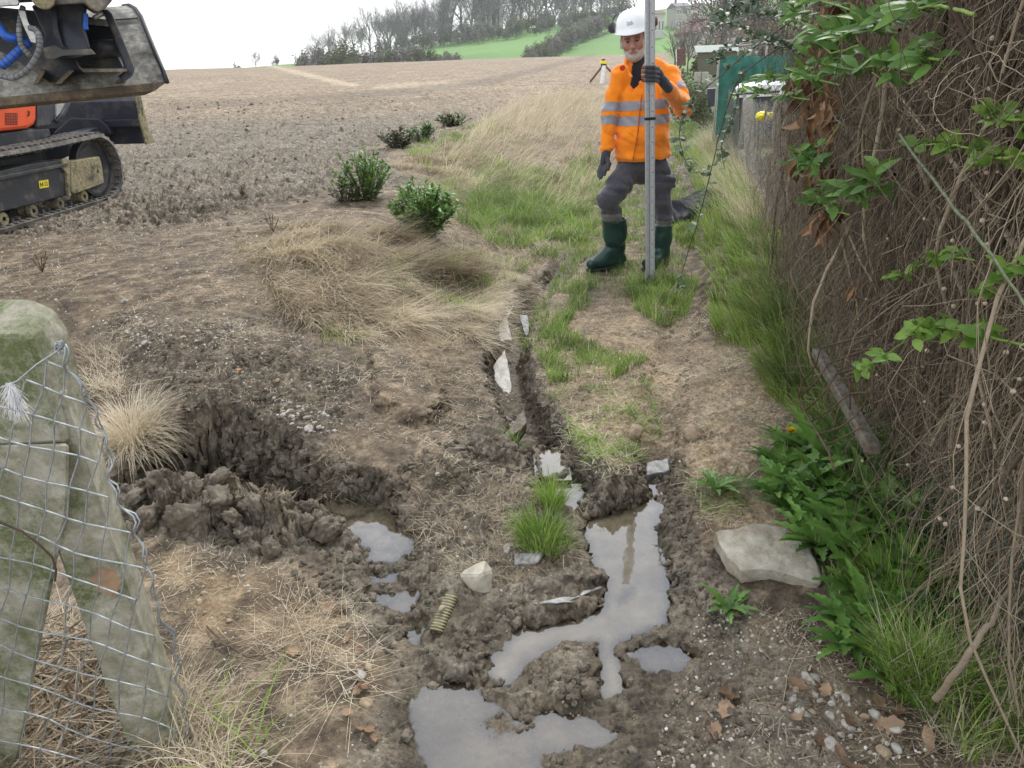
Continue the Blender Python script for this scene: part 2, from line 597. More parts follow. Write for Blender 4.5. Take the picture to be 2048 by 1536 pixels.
def far_z(x, y):
    """terrain beyond the near field: gently rising field, crest, dip and the wooded hill"""
    u = x / np.maximum(y, 1.0)
    field = .38 + .95 * sstep(14, 95, y) + (.12 * fbm2(x / 18, y / 18, 2, 5)) * sstep(20, 60, y)
    # lane side right of the field stays low, then rises
    low = .02 + 1.3 * sstep(20, 80, y)
    k = sstep(.155, .2, u - .6 / np.maximum(y, 5))
    f = field * (1 - k) + low * k
    # hill: height as a function of direction, reached between 140 and 330 m
    hu = np.interp(u, [-1.2, -.45, -.33, -.27, -.2, -.08, .02, .12, .25, .4, .8], [-14, -10, -5, -1, 1.5, 5.5, 9.0, 12.5, 16, 19, 24])
    hill = hu * sstep(135, 330, y)
    dip = -2.2 * sstep(95, 125, y) * (1 - sstep(150, 190, y))
    return f + hill + dip

PUD = {  # outline in the photo, water level, bed depth below it
 'A': ([(1162,1045),(1200,1026),(1290,1000),(1328,1010),(1312,1055),(1336,1110),(1345,1190),(1330,1255),(1275,1290),(1257,1330),(1252,1392),(1200,1402),(1194,1285),(1120,1290),(1055,1325),(1005,1388),(962,1345),(1030,1262),(1150,1240),(1200,1215),(1208,1160),(1180,1130)], WZ, .05),
 'B': ([(1262,1302),(1318,1284),(1365,1288),(1392,1320),(1352,1352),(1288,1346)], WZ, .02),
 'C': ([(815,1400),(855,1365),(930,1362),(985,1402),(1090,1418),(1185,1440),(1240,1470),(1190,1500),(1080,1510),(1110,1550),(1020,1640),(860,1640),(845,1536),(825,1450)], WZ, .02),
 'D': ([(655,1003),(740,998),(800,1028),(806,1060),(842,1072),(822,1100),(790,1130),(740,1128),(722,1090),(690,1060)], WZ, .03),
 'E': ([(755,1172),(842,1178),(838,1212),(802,1236),(756,1212),(738,1195)], WZ, .02),
 'F': ([(1084,903),(1116,903),(1122,940),(1095,952)], WZ + .02, .02),
 'G': ([(815,1255),(852,1250),(836,1296),(808,1286)], WZ, .02),
 'H': ([(735,1148),(800,1143),(792,1166),(738,1168)], WZ, .015),
}
PUDW = {k: [at_z(px, py, z)[:2] for px, py in poly] for k, (poly, z, d) in PUD.items()}
def Wl(pts):  # (px,py,z,extra...) -> world polyline
    return [at_z(p[0], p[1], p[2])[:2] + tuple(p[3:]) for p in pts]
DITCH = Wl([(1150,505,.0,.03),(1110,545,.0,.10),(1060,600,-.02,.14),(1030,650,-.03,.15),(1012,705,-.04,.15),(1022,780,-.04,.14),(1060,860,-.05,.13),(1098,930,-.05,.11),(1140,1000,-.05,.08)])
RUT = Wl([(1385,500,.0,.02),(1385,570,0,.07),(1370,640,0,.08),(1345,720,0,.06),(1320,800,0,.06),(1312,870,0,.07),(1325,940,0,.10),(1320,1000,0,.08)])
PIT = [(-1.66,2.76),(-1.62,3.10),(-1.34,3.22),(-1.08,3.08),(-.80,2.86),(-.54,2.72),(-.36,2.52),(-.44,2.30),(-.62,2.44),(-.82,2.58),(-1.15,2.66)]
SPOIL = [at_z(*p)[:2] for p in [(235,1000,.05),(300,960,.08),(420,955,.08),(520,975,.06),(620,1010,.03),(650,1060,.0),(640,1110,-.02),(560,1110,.0),(420,1085,.02),(300,1060,.03),(240,1040,.04)]]
FENCE = [at_z(2050,1330,.08)[:2], at_z(1640,610,.13)[:2], at_z(1530,440,.1)[:2], at_z(1482,350,.08)[:2], at_z(1400,232,.0)[:2]]

_chill = [(1065,1175),(1200,1160),(1212,1180),(1195,1205),(1120,1222),(1045,1230)]
BUMPS = [  # raised mud: outline in photo, height added
 ([(1060,1180),(1120,1160),(1200,1150),(1210,1175),(1150,1195),(1060,1205)], .05),
 ([(1015,1235),(1090,1205),(1170,1195),(1205,1190),(1190,1212),(1130,1222),(1060,1235)], .02),
 ([(1100,1300),(1190,1290),(1196,1395),(1130,1405),(1085,1380),(1110,1340)], .035),
 ([(1220,1402),(1262,1350),(1300,1352),(1295,1400),(1250,1415)], .025),
 ([(1000,1400),(1060,1370),(1090,1400),(1060,1450),(990,1470),(960,1430)], .03),
 ([(1235,1185),(1250,1165),(1275,1155),(1270,1180),(1240,1198)], .045),
 ([(830,1300),(900,1290),(970,1310),(960,1350),(860,1350)], .03),
 ([(940,880),(1050,880),(1060,925),(960,925)], .05),
 ([(850,890),(930,900),(950,960),(870,980),(830,940)], .05),
 ([(740,760),(850,760),(900,830),(850,880),(760,860)], .06),
 ([(1170,925),(1290,930),(1300,990),(1200,1020),(1150,985)], .035),
]
BUMPW = [([at_z(px, py, -.03 if py > 1000 else .03)[:2] for px, py in p], h) for p, h in BUMPS]

def ground_parts(x, y):
    """height and masks of the ground"""
    x = np.asarray(x, np.float64); y = np.asarray(y, np.float64)
    near = 1 - sstep(13.0, 19.0, np.hypot(x * .8, y))
    h = np.zeros(x.shape)
    sel = near > 0
    h[sel] = rbf(x[sel], y[sel]) * near[sel]
    h += far_z(x, y) * (1 - near)
    M = {}
    isn = np.hypot(x * .8, y) < 11
    xs, ys = x[isn], y[isn]
    hn = h[isn]
    wob = .03 * fbm2(xs * 7, ys * 7, 3, 11)
    wob2 = .012 * fbm2(xs * 25, ys * 25, 3, 12)
    # ditch and rut
    d, dep, side = line_d(xs, ys, DITCH)
    w = .13 + wob
    hn = hn - dep * 1.35 * (1 - sstep(w * .45, w * 1.2, d + wob2))
    ditch = 1 - sstep(.1, .2, d)
    d, dep, side = line_d(xs, ys, RUT)
    w = .12 + wob * 1.3
    hn = hn - dep * (1 - sstep(w * .3, w * 1.3, d + wob2))
    rut = 1 - sstep(.08, .2, d)
    # spoil ridge of churned clods
    sp = poly_sd(xs, ys, SPOIL) + wob * .8
    ridge = 1 - sstep(-.14, .05, sp)
    hn = hn + ridge * (.05 + .12 * fbm2(xs * 7, ys * 7, 2, 21))
    # pit with a steep back wall
    sd = poly_sd(xs, ys, PIT) + wob * .9 + wob2 * 1.2
    pit = 1 - sstep(-.10, .02, sd)
    floor = np.interp(xs, [-1.5, -.9, -.7], [-.36, -.28, -.06])
    hn = hn * (1 - pit) + floor * pit
    # puddle beds
    pmask = np.zeros(xs.shape)
    for k, poly in PUDW.items():
        _, wz, dp = PUD[k]
        sd = poly_sd(xs, ys, poly) + wob * .35 + wob2 * .8
        m = 1 - sstep(-.02, .035, sd)
        hn = hn * (1 - m) + np.minimum(hn, wz - dp * sstep(.01, -.05, sd) - .004) * m
        rim = sstep(.0, .02, sd) * (1 - sstep(.03, .09, sd))
        hn = np.where(rim > 0, np.maximum(hn, hn * (1 - rim) + rim * np.maximum(hn, wz + .012)), hn)
        pmask = np.maximum(pmask, 1 - sstep(-.02, .03, sd))
    for poly, bh in BUMPW:
        sd = poly_sd(xs, ys, poly) + wob * .5
        m = 1 - sstep(-.035, .025, sd)
        hn = hn + m * bh
        pmask = pmask * (1 - m * .9)
    h[isn] = hn
    z = np.zeros(x.shape)
    for k, v in (('ditch', ditch), ('rut', rut), ('ridge', ridge), ('pit', pit), ('pud', pmask)):
        a = z.copy(); a[isn] = v; M[k] = a
    return h, M

# zones in photo space (polygon, softness px)
Z_MUD = [(700,1010),(800,960),(900,870),(1000,850),(1120,880),(1160,940),(1330,930),(1400,990),(1400,1090),(1440,1150),(1500,1200),(1540,1300),(1640,1360),(1700,1536),(1650,1700),(700,1700),(720,1480),(780,1330),(700,1210),(650,1120),(560,1130),(230,1060),(240,960),(340,940),(340,850),(430,820),(560,860),(700,900),(760,960)]
Z_CLAY = [(270,1060),(560,1130),(690,1200),(740,1270),(700,1330),(560,1290),(420,1270),(320,1180)]
Z_FIELDNEAR = [(-400,470),(300,470),(640,380),(760,280),(900,225),(1100,190),(1190,185),(1190,160),(700,150),(300,170),(-400,260)]
Z_PATHDRY = [(1100,600),(1300,590),(1330,700),(1560,760),(1560,960),(1560,1100),(1420,1090),(1400,980),(1330,930),(1160,930),(1100,850),(1080,720)]
Z_DRYTHATCH = [(470,470),(700,450),(860,560),(960,600),(990,680),(930,760),(800,720),(660,680),(560,650),(500,560)]
Z_BANKGRASS = [(760,300),(900,240),(1210,200),(1220,380),(1180,520),(1000,560),(900,500),(860,400)]
Z_MOUND = [(150,660),(330,630),(600,650),(720,740),(760,860),(560,860),(430,830),(330,840),(230,760)]

def zone(px, py, poly, soft, jit):
    return 1 - sstep(-soft, soft, poly_sd(px, py, poly) + jit * soft)

def build_ground():
    # rows: fine near the viewer, coarser with distance
    def rows(a, b, r):
        n = int(math.log(b / a) / r); return a * np.exp(np.arange(n) / n * math.log(b / a))
    ys = np.concatenate([np.linspace(-6, .9, 24)[:-1], rows(.9, 8, .0026), rows(8, 60, .008), rows(60, 800, .02), [800., 1100.]])
    s = np.linspace(-1, 1, 1000)
    s = np.concatenate([np.linspace(-3.6, -1.02, 36), s, np.linspace(1.02, 3.6, 36)])
    Y, S = np.meshgrid(ys, s, indexing='ij')
    half = .95 + .70 * np.maximum(Y, 0)
    X = S * half
    H, M = ground_parts(X, Y)
    PX, PY = project(X, Y, H)
    bad = Y < .5
    PX[bad] = -9999
    j1 = fbm2(X * 3.1, Y * 3.1, 4, 41) * 1.6
    mud = np.maximum.reduce([zone(PX, PY, Z_MUD, 45, j1) * (Y > .5), M['pit'], M['ridge'], M['pud']])
    mud = np.maximum(mud, .8 * M['ditch'])
    clay = zone(PX, PY, Z_CLAY, 50, j1) * (1 - mud)
    field = zone(PX, PY, Z_FIELDNEAR, 18, j1 * .7)
    far = sstep(16, 26, Y + j1 * 4)
    dry = zone(PX, PY, Z_PATHDRY, 60, j1)
    thatch = zone(PX, PY, Z_DRYTHATCH, 40, j1)
    bank = zone(PX, PY, Z_BANKGRASS, 30, j1)
    mound = zone(PX, PY, Z_MOUND, 30, j1)
    U = X / np.maximum(Y, 1)
    green = sstep(108, 135, Y) * (U > -.5)
    lane = sstep(.185, .2, U - .6 / np.maximum(Y, 5)) * sstep(9, 14, Y)
    trackl = np.maximum(zone(PX, PY, [(512,126),(526,126),(600,142),(722,170),(700,174),(590,148)], 3, j1), .7 * zone(PX, PY, [(760,168),(900,162),(960,172),(880,180),(740,178)], 5, j1))
    trackd = np.maximum(zone(PX, PY, [(560,196),(800,176),(960,160),(1185,108),(1192,112),(980,170),(800,190),(600,204)], 3, j1 * 1.5), .8 * zone(PX, PY, [(300,205),(640,190),(900,196),(1000,190),(900,206),(620,206),(300,222)], 8, j1 * 1.5))
    # relief
    dist = np.hypot(X, Y)
    fade = 1 / (1 + (dist / 25) ** 2)
    wd, wid = worley2(X * 14, Y * 14, 3)
    wd2, _ = worley2(X * 34, Y * 34, 5)
    cl = fbm2(X * 2.3, Y * 2.3, 3, 61)
    f1 = fbm2(X * 12, Y * 12, 4, 71)
    f2 = fbm2(X * 45, Y * 45, 3, 81)
    ridged = 1 - np.abs(fbm2(X * 18, Y * 18, 3, 91)) * 2.2
    def bil(f, o, sd): return np.abs(fbm2(X * f + .35 * f1, Y * f, o, sd)) * 2 - .45
    b1, b2, b3 = bil(9, 3, 131), bil(26, 3, 133), bil(75, 2, 135)
    D = .006 * f1 + .0035 * f2 + .003 * b2 + .0018 * b3
    wet_n = sstep(-.2, .3, cl)
    flat = 1 - .55 * sstep(2.5, 1.9, Y) * (X > -.6)
    D = D + mud * flat * (1 - M['pud'] * .75) * (.030 * b1 * (.4 + wet_n) + .016 * b2 + .007 * b3 + .012 * f1 + .005 * f2)
    D = D + M['ridge'] * (.06 * b1 + .03 * f1 + .028 * b2 + .010 * b3)
    D = D + M['pit'] * (.03 * b1 + .015 * b2 + .006 * b3)
    D = D + mound * (.022 * b1 + .016 * b2 + .008 * b3 + .010 * (.5 - wd2))
    D = D + (thatch + bank) * (.02 * f1) + dry * (.006 * b2 + .012 * f1)
    # field: tilled clods, cleat marks
    wd3, _ = worley2(X * 6, Y * 6, 8)
    fm = np.maximum(field, (Y > 8) * (1 - lane) * (1 - green)) * (1 - bank)
    rough = sstep(-.25, .25, fbm2(X * .9, Y * .9, 3, 95) + .25 * sstep(5, 9, Y))
    D = D + fm * fade * (.3 + .7 * rough) * (.09 * bil(4.5, 3, 141) + .05 * b1 + .018 * b2 + .02 * f1 + .008 * b3) + fm * fade * (.006 * b2 + .012 * f1)
    tr = np.sin((X * .3 - Y * .95) * 2 * math.pi / .085)
    tm = (1 - sstep(.15, .24, np.abs(X + 2.35 - .12 * (Y - 6)))) + (1 - sstep(.15, .24, np.abs(X + 1.0 - .05 * (Y - 8))))
    D = D + fm * tm * .008 * tr * sstep(4.5, 6, Y) * (1 - sstep(11, 14, Y))
    D = D + fade * .03 * fm * np.sin(X * 7 + 1.5 * fbm2(X * .4, Y * .4, 2, 97)) * sstep(10, 20, Y)
    Hd = H + D
    # sideways crumble so that steep faces are not smooth
    steep = np.clip(np.hypot(np.gradient(H, axis=0) / np.maximum(np.gradient(Y, axis=0), 1e-4), np.gradient(H, axis=1) / np.maximum(np.gradient(X, axis=1), 1e-4)), 0, 2) * (dist < 9)
    X2 = X + steep * .022 * fbm2(Hd * 30 + X * 20, Y * 20 + Hd * 22, 3, 99)
    Y2 = Y + steep * .028 * fbm2(X * 22 + 7, Hd * 34, 3, 101)
    V = np.stack([X2, Y2, Hd], -1).reshape(-1, 3)
    nr, nc = X.shape
    i = np.arange(nr - 1)[:, None] * nc + np.arange(nc - 1)[None]
    F = np.stack([i, i + 1, i + nc + 1, i + nc], -1).reshape(-1, 4)
    me = mesh_np('ground', V, F, ground_material())
    wet = np.clip(mud * (.35 + .65 * sstep(.10, -.05, Hd)) + .6 * M['ditch'] + .5 * mud * sstep(2.6, 1.8, Y), 0, 1)
    wet = np.clip(wet * (.75 + .6 * cl), 0, 1)
    wet = np.maximum(wet, M['pud'])
    margin = np.clip(mud * (1 - sstep(.0, .05, Hd - WZ)), 0, 1)
    wet = np.maximum(wet, margin)
    for nme, a in (('mud', mud), ('wet', wet), ('clay', clay), ('field', fm), ('far', far), ('dry', dry), ('thatch', np.clip(thatch + bank, 0, 1)), ('green', np.maximum(green, lane * .8)), ('steep', np.clip(steep, 0, 1)), ('mound', mound), ('margin', margin), ('trackl', trackl), ('trackd', trackd)):
        set_attr(me, nme, a.reshape(-1))
    o = link('ground', me)
    tag(o, kind='structure')
    return o, (ys, s, Hd)

def ground_material():
    t = NT('ground soil'); co = t.co()
    nA = t.noise(2.2, 6, .6); nB = t.noise(11, 6, .6); nC = t.noise(70, 5, .65); nD = t.noise(320, 3, .6)
    nE = t.noise(26, 5, .7)
    # loose brown soil
    base = t.ramp(nB, [(.32, (.062, .043, .027)), (.5, (.17, .128, .084)), (.7, (.37, .295, .205))])
    dry = t.ramp(nE, [(.28, (.16, .115, .068)), (.48, (.36, .275, .175)), (.7, (.60, .49, .34))])
    thatch = t.ramp(nE, [(.3, (.10, .078, .05)), (.5, (.22, .17, .105)), (.75, (.38, .31, .2))])
    clay = t.ramp(nB, [(.3, (.15, .105, .06)), (.52, (.30, .22, .13)), (.75, (.45, .36, .24))])
    mud = t.ramp(nE, [(.27, (.070, .052, .034)), (.48, (.165, .132, .090)), (.72, (.32, .27, .20))])
    wetm = t.ramp(nE, [(.3, (.19, .165, .122)), (.7, (.33, .295, .235))])
    fld = t.ramp(nE, [(.3, (.055, .043, .029)), (.47, (.155, .127, .091)), (.7, (.37, .32, .245))])
    farc = t.ramp(t.noise(.5, 6, .7), [(.3, (.24, .175, .11)), (.55, (.38, .29, .185)), (.75, (.48, .38, .25))])
    farc = t.mix(t.fr(t.noise(5, 5, .8), .46, .56, 0, .75), farc, (.105, .08, .055))
    grn = t.ramp(t.noise(.05, 6, .6), [(.3, (.085, .20, .035)), (.6, (.13, .27, .05)), (.8, (.16, .30, .07))])
    grn = t.mix(t.fr(t.noise(.9, 6, .7), .35, .75, 0, .35), grn, (.06, .12, .025))
    moundc = t.ramp(nE, [(.27, (.058, .043, .029)), (.48, (.145, .115, .082)), (.72, (.29, .245, .185))])
    c = base
    c = t.mix(t.attr('thatch'), c, thatch)
    c = t.mix(t.attr('dry'), c, dry)
    c = t.mix(t.attr('clay'), c, clay)
    c = t.mix(t.attr('mound'), c, moundc)
    c = t.mix(t.attr('field'), c, fld)
    c = t.mix(t.attr('mud'), c, mud)
    c = t.mix(t.math('MULTIPLY', t.attr('wet'), t.fr(nB, .35, .6)), c, wetm)
    c = t.mix(t.attr('far'), c, farc)
    c = t.mix(t.attr('green'), c, grn)
    c = t.mix(t.math('MULTIPLY', t.attr('trackl'), .6), c, (.52, .43, .30)); c = t.mix(t.math('MULTIPLY', t.attr('trackd'), .55), c, (.11, .088, .062))
    # fine grain, pale flecks of chalk and straw
    c = t.mix(.8, c, t.ramp(nC, [(.28, (.35, .33, .31)), (.5, (1, 1, 1)), (.72, (1.5, 1.47, 1.42))]), 'MULTIPLY')
    patch = t.noise(4.5, 6, .72, dist=.4)
    c = t.mix(t.math('SUBTRACT', 1.0, t.attr('green')), c, t.mix(1.0, c, t.ramp(patch, [(.36, (.42, .41, .40)), (.5, (.92, .92, .92)), (.62, (1.22, 1.2, 1.18))]), 'MULTIPLY'))
    fleck = t.math('MULTIPLY', t.fr(t.noise(38, 2, .5), .70, .73), t.fr(nA, .3, .7))
    c = t.mix(t.math('MULTIPLY', fleck, .6), c, (.55, .50, .42))
    moss = t.math('MULTIPLY', t.fr(t.noise(5, 5, .7), .58, .70), t.math('SUBTRACT', 1.0, t.attr('field')))
    c = t.mix(t.math('MULTIPLY', moss, .35), c, (.10, .13, .035))
    c = t.mix(t.attr('margin'), c, t.mix(1.0, c, (.56, .52, .46), 'MULTIPLY'))
    r = t.math('ADD', .62, t.math('MULTIPLY', nB, .4))
    wr = t.math('MULTIPLY', t.attr('wet'), t.fr(nA, .35, .55, .3, 1.0))
    r2 = t.n('ShaderNodeMix'); t.l(wr, r2.inputs[0]); t.l(r, r2.inputs[2])
    t.l(t.fr(nB, .3, .7, .16, .42), r2.inputs[3])
    b = t.bump(nC, 1.0, .010)
    b = t.bump(nD, .8, .004, b)
    t.set(Base_Color=c, Roughness=r2.outputs[0], Normal=b)
    t.p.inputs['Specular IOR Level'].default_value = .45
    return t.m

GROUND, (GY, GS, GH) = build_ground()

def gz(x, y):
    """height of the built ground at world points (bilinear in the built sheet)"""
    x = np.asarray(x, np.float64); y = np.asarray(y, np.float64)
    r = np.interp(y, GY, np.arange(len(GY)))
    c = np.interp(x / (.95 + .70 * np.maximum(y, 0)), GS, np.arange(len(GS)))
    r0 = np.clip(r.astype(int), 0, len(GY) - 2); c0 = np.clip(c.astype(int), 0, len(GS) - 2)
    fr, fc = r - r0, c - c0
    return (GH[r0, c0] * (1 - fr) * (1 - fc) + GH[r0 + 1, c0] * fr * (1 - fc) + GH[r0, c0 + 1] * (1 - fr) * fc + GH[r0 + 1, c0 + 1] * fr * fc)

def hit(px, py, t0=.8, t1=60):
    """point of the built ground seen at a photo position"""
    d = ray(px, py)
    t = t0 * (t1 / t0) ** (np.linspace(0, 1, 1500))
    X, Y, Z = d[0] * t, d[1] * t, EYE + d[2] * t
    g = gz(X, Y)
    b = np.nonzero(Z < g)[0]
    i = b[0] if len(b) else len(t) - 1
    return (float(X[i]), float(Y[i]), float(g[i]))

# ------------------------------------------------------------------ water
def water_material():
    t = NT('puddle water')
    n = t.noise(9, 5, .6)
    t.set(Base_Color=t.ramp(n, [(.35, (.145, .118, .074)), (.65, (.25, .212, .145))]), Roughness=.03, IOR=1.33, Alpha=1.0)
    t.p.inputs['Specular IOR Level'].default_value = .5
    t.set(Normal=t.bump(t.noise(14, 2, .5), .03, .01))
    # murky: see-through where shallow, cloudy where deep
    dp = t.attr('depth')
    tr = t.n('ShaderNodeBsdfTransparent'); tr.inputs[0].default_value = (.86, .78, .62, 1)
    gl = t.n('ShaderNodeBsdfGlossy'); gl.inputs['Roughness'].default_value = .02
    t.l(t.bump(t.noise(11, 2, .5), .05, .01), gl.inputs['Normal'])
    fz = t.n('ShaderNodeFresnel'); fz.inputs[0].default_value = 1.36
    a = t.n('ShaderNodeMixShader'); t.l(t.fr(dp, .0, .055, 0, .75), a.inputs[0])
    t.l(tr.outputs[0], a.inputs[1]); t.l(t.p.outputs[0], a.inputs[2])
    b = t.n('ShaderNodeMixShader')
    t.l(t.math('MULTIPLY', t.math('ADD', t.math('MULTIPLY', fz.outputs[0], 3.2), .11), t.fr(dp, -.004, .006, .15, 1.0)), b.inputs[0]); t.l(a.outputs[0], b.inputs[1]); t.l(gl.outputs[0], b.inputs[2])
    t.l(b.outputs[0], t.out.inputs['Surface'])
    t.p.inputs['Specular IOR Level'].default_value = 0
    return t.m
M_WATER = water_material()

def flat_poly(pts2, z):
    bm = bmesh.new()
    c = np.mean(pts2, 0)
    vs = [bm.verts.new((*(c + (np.array(p) - c) * 1.0), z)) for p in pts2]
    bm.faces.new(vs); bmesh.ops.triangulate(bm, faces=bm.faces)
    for f in bm.faces:
        if f.normal.z < 0: f.normal_flip()
    return bm

def grow(poly, d):
    P = np.array(poly); n = len(P)
    ar = sum(P[i, 0] * P[(i + 1) % n, 1] - P[(i + 1) % n, 0] * P[i, 1] for i in range(n))
    out = []
    for i in range(n):
        e1 = P[i] - P[i - 1]; e2 = P[(i + 1) % n] - P[i]
        nn = np.array([e1[1], -e1[0]]) / np.linalg.norm(e1) + np.array([e2[1], -e2[0]]) / np.linalg.norm(e2)
        nn /= np.linalg.norm(nn) + 1e-6
        out.append(P[i] + nn * d * (1 if ar > 0 else -1))
    return out

# one sheet for the lower puddles (the churned mud rises through it), one for the pool in the rut above
def water_sheet(name, lo, hi, z, step=.008):
    xs = np.arange(lo[0], hi[0], step); ys = np.arange(lo[1], hi[1], step)
    X, Y = np.meshgrid(xs, ys, indexing='ij'); D = z - gz(X, Y)
    keep = D > -.012
    kf = keep[:-1, :-1] | keep[1:, :-1] | keep[:-1, 1:] | keep[1:, 1:]
    i, j = np.nonzero(kf); n = len(ys); F = np.stack([i * n + j, (i + 1) * n + j, (i + 1) * n + j + 1, i * n + j + 1], 1)
    use, inv = np.unique(F, return_inverse=True)
    V = np.stack([X.ravel(), Y.ravel(), np.full(X.size, z)], 1)[use]
    me = mesh_np(name, V, [inv.reshape(-1, 4)], M_WATER); set_attr(me, 'depth', D.ravel()[use])
    return tag(link(name, me), kind='structure')
_w = np.array([at_z(*p, WZ)[:2] for p in [(640,985),(1430,985),(1440,1400),(1430,1640),(760,1640),(640,1200)]])
water_sheet('puddle_water', _w.min(0), _w.max(0), WZ)
_w = np.array(PUDW['F']); water_sheet('rut_water', _w.min(0) - .04, _w.max(0) + .04, PUD['F'][1])

# ------------------------------------------------------------------ sky and light
w = bpy.data.worlds.new('World'); sc.world = w; w.use_nodes = True
nt = w.node_tree; nt.nodes.clear()
wo = nt.nodes.new('ShaderNodeOutputWorld'); bg = nt.nodes.new('ShaderNodeBackground')
sky = nt.nodes.new('ShaderNodeTexSky'); sky.sky_type = 'NISHITA'; sky.sun_disc = False
SUN_EL, SUN_AZ = math.radians(50), math.radians(24)
sky.sun_elevation = SUN_EL; sky.sun_rotation = SUN_AZ
tc = nt.nodes.new('ShaderNodeTexCoord')
mp = nt.nodes.new('ShaderNodeMapping'); mp.inputs['Scale'].default_value = (1, 1, 2.6)
nz = nt.nodes.new('ShaderNodeTexNoise'); nz.inputs['Scale'].default_value = 3.2; nz.inputs['Detail'].default_value = 6
rp = nt.nodes.new('ShaderNodeValToRGB')
rp.color_ramp.elements[0].position = .36; rp.color_ramp.elements[0].color = (7.4, 8.3, 10.0, 1)
rp.color_ramp.elements[1].position = .64; rp.color_ramp.elements[1].color = (12.6, 12.8, 13.2, 1)
mx = nt.nodes.new('ShaderNodeMix'); mx.data_type = 'RGBA'; mx.inputs[0].default_value = .93
nt.links.new(tc.outputs['Generated'], mp.inputs[0]); nt.links.new(mp.outputs[0], nz.inputs['Vector'])
nt.links.new(nz.outputs['Fac'], rp.inputs[0])
sx = nt.nodes.new('ShaderNodeSeparateXYZ'); nt.links.new(tc.outputs['Generated'], sx.inputs[0])
mr = nt.nodes.new('ShaderNodeMapRange'); mr.inputs[1].default_value = .25; mr.inputs[2].default_value = .6; mr.inputs[3].default_value = 0; mr.inputs[4].default_value = 1
nt.links.new(sx.outputs['Z'], mr.inputs[0])
hi = nt.nodes.new('ShaderNodeMix'); hi.data_type = 'RGBA'; hi.inputs[6].default_value = (13, 13.1, 13.4, 1)
nt.links.new(mr.outputs[0], hi.inputs[0]); nt.links.new(rp.outputs[0], hi.inputs[7])
nt.links.new(sky.outputs[0], mx.inputs[6]); nt.links.new(hi.outputs[2], mx.inputs[7])
nt.links.new(mx.outputs[2], bg.inputs[0]); bg.inputs[1].default_value = .07
nt.links.new(bg.outputs[0], wo.inputs[0])
sun_d = bpy.data.lights.new('sun', 'SUN'); sun_d.energy = 1.5; sun_d.angle = math.radians(10); sun_d.color = (1, .97, .92)
sun = bpy.data.objects.new('sun', sun_d); COL.objects.link(sun)
dirv = Vector((math.sin(SUN_AZ) * math.cos(SUN_EL), math.cos(SUN_AZ) * math.cos(SUN_EL), math.sin(SUN_EL)))
sun.rotation_euler = dirv.to_track_quat('Z', 'Y').to_euler()
sun.location = dirv * 20
sc.view_settings.view_transform = 'Standard'; sc.view_settings.look = 'None'
sc.view_settings.gamma = 1.0; sc.view_settings.exposure = 0.90; sc.view_settings.use_curve_mapping = False
sc.cycles.max_bounces = 6; sc.cycles.diffuse_bounces = 3; sc.cycles.glossy_bounces = 3; sc.cycles.transparent_max_bounces = 12
sc.cycles.use_denoising = True
sc.cycles.volume_bounces = 2
# ================================================================== VEGETATION NEAR THE VIEWER
M_GRASS = leaf_mat('green grass', (.085, .17, .03), (.42, .60, .13), .35, .5)
M_STRAW = leaf_mat('dry straw', (.33, .25, .155), (.93, .83, .63), .3, .7)
M_LEAF = leaf_mat('broad leaf', (.07, .16, .035), (.20, .38, .075), .25, .4)
M_YLEAF = leaf_mat('young leaf', (.10, .22, .03), (.26, .40, .08), .3, .45)
M_PURP = leaf_mat('bronze leaf', (.05, .035, .03), (.10, .14, .03), .2, .4)
M_VINE = leaf_mat('dry vine', (.075, .052, .034), (.50, .41, .29), 0.0, .8)
M_TWIG = leaf_mat('brown twig', (.05, .035, .022), (.16, .11, .07), 0.0, .75)
M_DEAD = leaf_mat('dead leaf', (.15, .085, .045), (.44, .30, .19), .15, .65)
M_BUD = leaf_mat('grey bramble leaf', (.05, .09, .055), (.20, .28, .16), .2, .45)

def sample(poly, n, dens=None, zr=(0, .4)):
    """n world points spread evenly over the ground seen inside a photo outline"""
    P = np.array([at_z(px, py, z)[:2] for px, py in poly for z in zr])
    lo, hi = P.min(0), P.max(0)
    out = []; got = 0; it = 0
    while got < n and it < 60:
        it += 1
        q = lo + rng.random((n * 3, 2)) * (hi - lo)
        z = gz(q[:, 0], q[:, 1])
        px, py = project(q[:, 0], q[:, 1], z)
        ok = poly_sd(px, py, poly) < 0
        if dens is not None:
            ok &= rng.random(len(q)) < dens(q[:, 0], q[:, 1])
        r = np.stack([q[ok, 0], q[ok, 1], z[ok]], 1)
        out.append(r); got += len(r)
    return np.concatenate(out)[:n]

def clump(f, lo=-.1, hi=.15, seed=0):
    return lambda x, y: .08 + sstep(lo, hi, fbm2(x * f, y * f, 3, 200 + seed))

